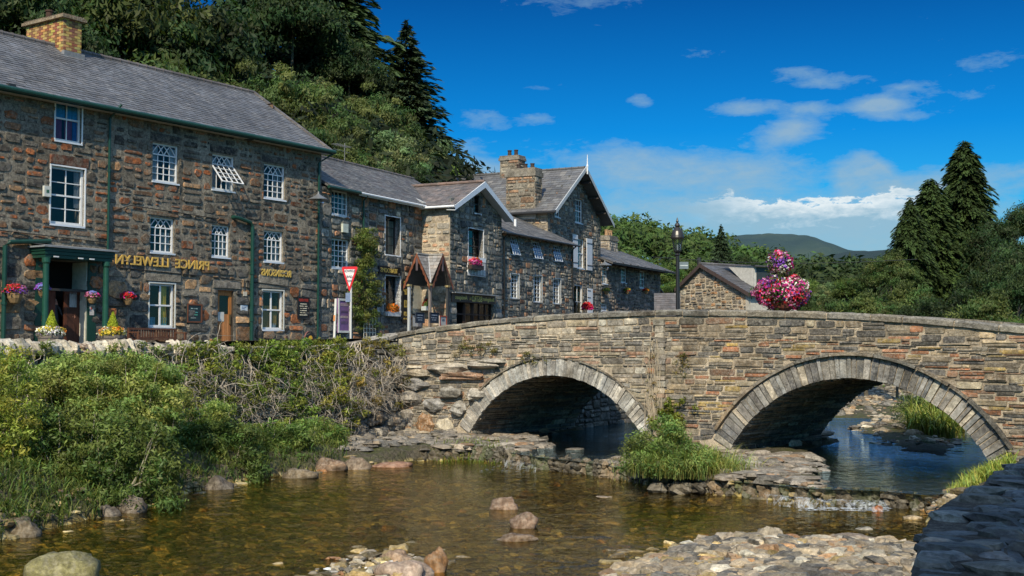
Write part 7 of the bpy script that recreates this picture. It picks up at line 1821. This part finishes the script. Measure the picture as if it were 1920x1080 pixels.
# tea house signs
BK = (.015, .016, .018)
board(FT, 'shop_sign', fit(FT, (708, 500, 749, 515)), -.02, BK, 'black board with gilt tea rooms lettering over the lower window', 'sign', .05, None, texts=[('TEAROOMS', .46, .5, .78, .55, GOLD)])
tb = board(FT, 'shop_sign', fit(FT, (752, 524, 763, 606)), -.02, BK, 'tall narrow black board with gilt lettering left of the porch', 'sign', .05, None, lines=[])
m = MB(); r_ = fit(FT, (752, 524, 763, 606)); H_2 = r_[3]-r_[2]; W_ = r_[1]-r_[0]
for f, hh in ((.92, .05), (.7, .14), (.45, .2), (.2, .1), (.1, .04)):
    n = max(2, int(hh*H_2/.12))
    for i in range(n*3): m.box(U(-.3, .1)*W_, U(.12, .32)*W_, -.056, -.045, (f+U(-.5, .5)*hh)*H_2, (f+U(-.5, .5)*hh)*H_2+.04, GOLD)
m.build('lettering', M['gold'], tb)
board(FT, 'wall_plaque', fit(FT, (706, 571, 717, 585)), -.02, (.45, .46, .46), 'grey lined plaque just right of the climber', 'sign', .02, (.02, (.6, .6, .58)), lines=[(.5, .7, .7, .12, (.1, .1, .1)), (.5, .4, .7, .12, (.1, .1, .1))])
board(FT, 'menu_case', fit(FT, (706, 592, 712, 616)), -.02, (.3, .24, .12), 'narrow dark framed poster under the lined plaque', 'sign', .02, (.02, (.04, .04, .05)), 'matt')
r_ = fit(FT, (849, 553, 929, 568), -1.62); board(FT, 'shop_sign', r_, -1.53, BK, 'long black bistro and antiques fascia sign with gilt lettering', 'sign', .06, None, texts=[('Beddgelert', .835, .5, .28, .62, (.9, .7, .2)), ('BISTRO', .56, .53, .24, .72, (.9, .7, .2)), ('&', .4, .5, .03, .35, GOLD), ('Antiques', .2, .5, .27, .68, (.9, .7, .2))])
m = MB(); a = r_[0]-.05; m.box(a, r_[1]+.05, -1.8, -1.52, r_[3]+.01, r_[3]+.06, (.35, .37, .38)); o = m.build('sign_cornice', M['slate'], None, loc=None); o.location = (0, 0, 0); o.parent = tea
# chalk boards and red menu stand under the porch
for px, lb in ((785, 'blue-grey chalkboard left of the centre porch post'), (812, 'blue-grey chalkboard right of the centre porch post')):
    board(FT, 'chalkboard', fit(FT, (px-7, 586, px+10, 606), -1.8), -1.8, (.03, .045, .07), lb, 'chalkboard', .03, (.02, (.05, .05, .06)), 'matt', lines=[(.5, .75, .6, .08, (.3, .36, .45)), (.45, .5, .6, .08, (.3, .36, .45)), (.5, .3, .5, .08, (.3, .36, .45))])
board(FT, 'menu_stand', fit(FT, (823, 592, 836, 612), -2.1), -2.1, (.5, .48, .44), 'red framed menu stand at the right porch post', 'menu stand', .04, (.05, (.35, .06, .03)), 'matt', lines=[(.5, .6, .4, .25, (.08, .12, .18))])
def wbox(fr, px0, px1, py, y, label, pals, seed, hgt=.2, bc=(.05, .035, .03), d=.3):
    a, z = fr.hit(px0, py, y); e = fr.hit(px1, py, y)[0]; t = fempty('window_box', fr, label, 'window box', (a+e)/2, y, z); W_ = (e-a)/2
    m = MB(); m.box(-W_, W_, -.12, .12, -hgt, 0, bc); m.build('trough', M['wood'], t); bloom(t, (0, 0, .06), W_, .16, d, 420, pals, seed, ps=.05, ls=.045)
wbox(FT, 881, 903, 496, -1.72, 'window box of pink and orange flowers on the tall bay window', [MAG, PNK, ORG, RED], 11)
wbox(FT, 724, 747, 584, -.08, 'window box of orange and pink flowers in the lower tea room window', [ORG, ORG, PNK, ORG], 12, bc=(.6, .6, .6))
wbox(FT, 794, 812, 574, -.35, 'pale window box with a few red flowers under the porch', [RED, (.1, .2, .05), (.12, .2, .05)], 13, bc=(.5, .55, .55))
x_, z_ = FH.hit(1101, 578, -.6); t = fempty('flower_pot', FH, 'pot of bright red flowers by the white side door', 'flower pot', x_, -.6, 0); m = MB(); m.lathe([(.2, 0), (.3, max(.3, z_-.3)), (.26, max(.3, z_-.3))], 12, (0, 0, 0), (.3, .14, .08)); m.build('pot', M['matt'], t); bloom(t, (0, 0, z_), .4, .35, .35, 420, [RED, RED, MAG], 14, ps=.07)
t = fempty('fern_plant', FT, 'small bright fern behind the parapet under the porch', 'plant', FT.hit(792, 600, -2.6)[0], -2.6, 0); grass('fronds', [(random.gauss(0, .12), random.gauss(0, .1), .1) for _ in range(260)], .85, .02, (.18, .26, .05), 5, t, lean=.8)
# lanterns and brackets
def wlamp(fr, px, py, y, label, r=.22):
    x, z = fr.hit(px, py, y); t = fempty('wall_lamp', fr, label, 'lamp', x, y, z); m = MB(); m.lathe([(.03, .3), (.05, .2), (r*.5, .12), (r*1.3, 0), (r*1.3, -.03), (r*.5, -.02)], 14, (0, 0, 0), (.16, .17, .18)); m.build('shade', M['iron'], t)
    m = MB(); m.lathe([(r*.6, -.03), (r*.75, -.18), (r*.5, -.32), (.02, -.36)], 12, (0, 0, 0), (.4, .4, .38)); m.build('bulb', M['glass'], t); m = MB(); m.tube([(0, 0, .28), (0, -y*.3, .42), (0, -y, .42)], .02, 6, (.03, .03, .03)); m.tube([(0, -y*.1, .3), (-.1, -y, .1)], .015, 6, (.03, .03, .03)); m.build('bracket', M['iron'], t)
wlamp(FP_, 597, 373, -.7, 'grey hooded wall lamp at the corner where inn meets tea house', .3)
wlamp(FL, 1134, 497, -.9, 'hooded wall lamp at the corner of gabled house and end house', .34)
# aerial on the tea house ridge
x_, z_ = FT.hit(646, 300, 3.3); t = fempty('tv_aerial', FT, 'small television aerial on the tea house ridge beside the inn', 'aerial', x_, 3.3, z_-.3); m = MB(); m.tube([(0, 0, 0), (0, 0, 1.1)], .02, 5, (.2, .2, .2)); m.tube([(-.9, 0, .95), (.5, 0, .95)], .012, 4, (.2, .2, .2)); m.tube([(-.9, 0, .7), (.4, 0, .7)], .012, 4, (.2, .2, .2))
for i in range(7): m.tube([(-.8+i*.18, -.2, .95), (-.8+i*.18, .2, .95)], .01, 4, (.2, .2, .2))
m.build('rods', M['iron'], t)
x_, z_ = FC.hit(966, 418, 1.2); t = fempty('vent_pipe', FC, 'small white vent pipe on the cottage roof', 'vent', x_, 1.2, z_-.3); m = MB(); m.tube([(0, 0, 0), (0, 0, .5)], .07, 8, WHITE); m.build('pipe', M['white'], t)
# street lamp on the bridge
LY = 38.5; l0 = P(1271, 578, LY); t = empty('street_lamp', (l0.x, LY, 2.6), 0, 'black cast iron lantern street lamp on the bridge', 'street lamp'); zz = lambda py: P(1271, py, LY).z-2.6; BKI = (.018, .018, .02)
m = MB(); m.lathe([(.13, 0), (.13, .25), (.075, .4), (.062, zz(545)), (.055, zz(480)), (.085, zz(478)), (.05, zz(475)), (.075, zz(472))], 12, (0, 0, 0), BKI); m.build('post', M['iron'], t)
m = MB(); z0, z1 = zz(471), zz(447)
m.lathe([(.1, z0-.03), (.115, z0), (.115, z0+.03)], 8, (0, 0, 0), BKI)
for i in range(8): a = 2*math.pi*(i+.5)/8; m.bar((.11*math.cos(a), .11*math.sin(a), z0), (.165*math.cos(a), .165*math.sin(a), z1), .016, .016, BKI)
m.build('lantern_frame', M['iron'], t)
m = MB(); m.lathe([(.1, z0+.03), (.155, z1)], 8, (0, 0, 0), (.5, .5, .5)); m.build('lantern_glass', M['glass'], t)
m = MB(); m.tube([(0, 0, z0), (0, 0, z0+.2)], .03, 8, (.6, .6, .55)); m.build('lamp_bulb', M['white'], t)
m = MB(); m.lathe([(.2, z1-.02), (.215, z1+.02), (.2, z1+.1), (.165, z1+.22), (.09, z1+.33), (.06, z1+.36), (.095, z1+.4), (.06, z1+.47), (.03, z1+.5), (.045, z1+.54), (.03, z1+.58), (.01, z1+.66)], 16, (0, 0, 0), (.03, .026, .024)); m.build('hood', M['iron'], t, smooth=False)
zs = zz(497); m = MB(); m.box(.06, .34, -.01, .02, zs-.12, zs+.1, (.16, .2, .22)); m.box(.08, .32, -.015, -.011, zs-.03, zs+.0, (.5, .55, .55)); m.build('finger_sign', M['paint'], t)
# tower of flowers behind the parapet
FY = 34.0; f0 = P(1466, 580, FY); t = empty('flower_tower', (f0.x, FY, 2.7), 0, 'two-tier tower of red, pink, purple and white petunias behind the parapet', 'flower display'); zz = lambda py: P(1466, py, FY).z-2.7; k_ = FY/FPX
m = MB(); m.tube([(0, 0, 0), (0, 0, zz(475))], .04, 8, (.1, .1, .1)); m.build('pole', M['iron'], t)
m = MB(); m.lathe([(.15, zz(587)), (.3, zz(578)), (.42, zz(566)), (.38, zz(566))], 16, (0, 0, 0), (.25, .08, .05)); m.build('planter_bowl', M['matt'], t)
PAL8 = [RED, PNK, MAG, RED, WHT, PUR, MAG, (.75, .3, .5), (.2, .06, .35)]
for sx_, sy_, cx2, seed_ in ((39, 36, -13, 21), (33, 34, 18, 25)):     # the lower tier is two or three swags side by side
    clump('trailing_leaves', (cx2*k_, 0, zz(549)), sx_*k_*1.02, sx_*k_, 30*k_, 1500, .055, (.07, .11, .03), seed=seed_, dome=False, parent=t)
    bloom(t, (cx2*k_, 0, zz(548)), sx_*k_, sy_*k_, 31*k_, 1150, PAL8, seed_, ps=.042, dome=False, leaf=False)
    bloom(t, (cx2*k_, 0, zz(548)), sx_*k_*.93, sy_*k_*.93, 29*k_, 800, [RED, MAG, RED, WHT, PNK, PUR], seed_+7, ps=.034, dome=False, leaf=False)
clump('trailing_leaves', (-.03, 0, zz(493)), 24*k_, 24*k_, 24*k_, 1300, .05, (.07, .11, .03), seed=31, dome=False, parent=t)
bloom(t, (-.03, 0, zz(493)), 24*k_, 24*k_, 24*k_, 820, [MAG, RED, WHT, PUR, PNK, MAG, WHT, (.2, .06, .35)], 22, ps=.04, dome=False, leaf=False)
clump('trailing_leaves', (-.03, 0, zz(522)), .2, .2, .25, 900, .04, (.06, .09, .02), seed=5, dome=False, parent=t)
# overhead wire crossing the view
m = MB(); a, b = P(1225, 482, 60), P(1720, 486, 60); m.tube([a.lerp(b, i/14)-Vector((0, 0, .25*math.sin(math.pi*i/14))) for i in range(15)], .012, 4, (.05, .05, .05)); tag(m.build('overhead_wire', M['iron']), 'thin overhead wire across the far hills', 'wire')

# ---------------------------------------------------- someone just inside the inn door
def person(fr, x, y, label):
    t = fempty('person', fr, label, 'person', x, y, .05)
    J = {'pel': (0, 0, .95), 'ch': (0, 0, 1.28), 'nk': (0, 0, 1.5), 'hd': (0, -.02, 1.63), 'top': (0, 0, 1.74), 'ls': (-.19, 0, 1.43), 'le': (-.24, .02, 1.14), 'lw': (-.22, -.1, .9), 'rs': (.19, 0, 1.43), 're': (.27, -.06, 1.15), 'rw': (.5, -.16, 1.13), 'rh': (.59, -.18, 1.14),
         'lh': (-.22, -.14, .82), 'lhip': (-.1, 0, .9), 'lk': (-.11, -.02, .5), 'la': (-.11, .02, .08), 'lt': (-.11, -.14, .03), 'rhip': (.1, 0, .9), 'rk': (.11, -.03, .5), 'ra': (.11, .02, .08), 'rt': (.12, -.14, .03)}
    Rr = {'pel': .15, 'ch': .16, 'nk': .06, 'hd': .1, 'top': .07, 'ls': .07, 'le': .045, 'lw': .03, 'rs': .07, 're': .045, 'rw': .03, 'rh': .03, 'lh': .03, 'lhip': .09, 'lk': .06, 'la': .045, 'lt': .04, 'rhip': .09, 'rk': .06, 'ra': .045, 'rt': .04}
    E = [('pel', 'ch'), ('ch', 'nk'), ('nk', 'hd'), ('hd', 'top'), ('nk', 'ls'), ('ls', 'le'), ('le', 'lw'), ('lw', 'lh'), ('nk', 'rs'), ('rs', 're'), ('re', 'rw'), ('rw', 'rh'), ('pel', 'lhip'), ('lhip', 'lk'), ('lk', 'la'), ('la', 'lt'), ('pel', 'rhip'), ('rhip', 'rk'), ('rk', 'ra'), ('ra', 'rt')]
    for side, sg in (('rh', 1), ('lh', -1)):
        b = Vector(J[side]); d = Vector((1, -.25, 0)).normalized() if sg > 0 else Vector((0, -.3, -1)).normalized(); s_ = Vector((0, 0, 1)) if sg > 0 else Vector((0, 1, 0))
        for i, (o_, L) in enumerate(((-.027, .06), (-.009, .08), (.009, .075), (.027, .06), (.04, .045))):
            k1, k2 = f'{side}f{i}a', f'{side}f{i}b'; J[k1] = tuple(b+d*.03+s_*o_); J[k2] = tuple(b+d*(.03+L)+s_*(o_*1.2)+Vector((0, 0, -.015))); Rr[k1] = Rr[k2] = .009; E += [(side, k1), (k1, k2)]
    ks = list(J); me = bpy.data.meshes.new('body'); me.from_pydata([J[k] for k in ks], [(ks.index(a), ks.index(b)) for a, b in E], []); o = bpy.data.objects.new('body', me); COL.objects.link(o); o.parent = t
    sk = o.modifiers.new('skin', 'SKIN'); sk.use_smooth_shade = True
    for i, k in enumerate(ks): me.skin_vertices[0].data[i].radius = (Rr[k], Rr[k]*.85)
    me.skin_vertices[0].data[ks.index('pel')].use_root = True; o.modifiers.new('sub', 'SUBSURF').levels = 1
    dg = bpy.context.evaluated_depsgraph_get(); m2 = bpy.data.meshes.new_from_object(o.evaluated_get(dg)); o.modifiers.clear(); o.data = m2
    sk_ = paint_mat('skin', .6, .1, 20); 
    a = m2.color_attributes.new('Col', 'FLOAT_COLOR', 'CORNER') if 'Col' not in m2.color_attributes else m2.color_attributes['Col']
    cc = np.ones((len(m2.loops), 4), np.float32)
    for p_ in m2.polygons:
        c = p_.center; shirt = c.z > .9 and c.z < 1.5 and c.x < .3 and not (c.x < -.2 and c.z < 1.2); col = (.03, .03, .035) if (shirt or c.z < .95 and abs(c.x) < .2) else (.55, .28, .2)
        for li in p_.loop_indices: cc[li, :3] = col
    a.data.foreach_set('color', cc.ravel()); m2.materials.clear(); m2.materials.append(sk_)
    clump('hair', (0, .02, 1.72), .1, .11, .08, 600, .03, (.03, .02, .012), seed=3, parent=t)
    m = MB()
    for x in (-.035, .035): m.box(x-.012, x+.012, -.125, -.115, 1.64, 1.652, (.03, .02, .02))
    m.box(-.012, .012, -.14, -.11, 1.6, 1.63, (.5, .26, .18)); m.box(-.028, .028, -.122, -.112, 1.572, 1.58, (.35, .12, .1)); m.build('face_features', M['matt'], t)
xx = FP_.hit(108, 600, .5)[0]
person(FP_, xx-.15, .5, 'person in dark clothes just inside the inn doorway, one forearm reaching to the door')
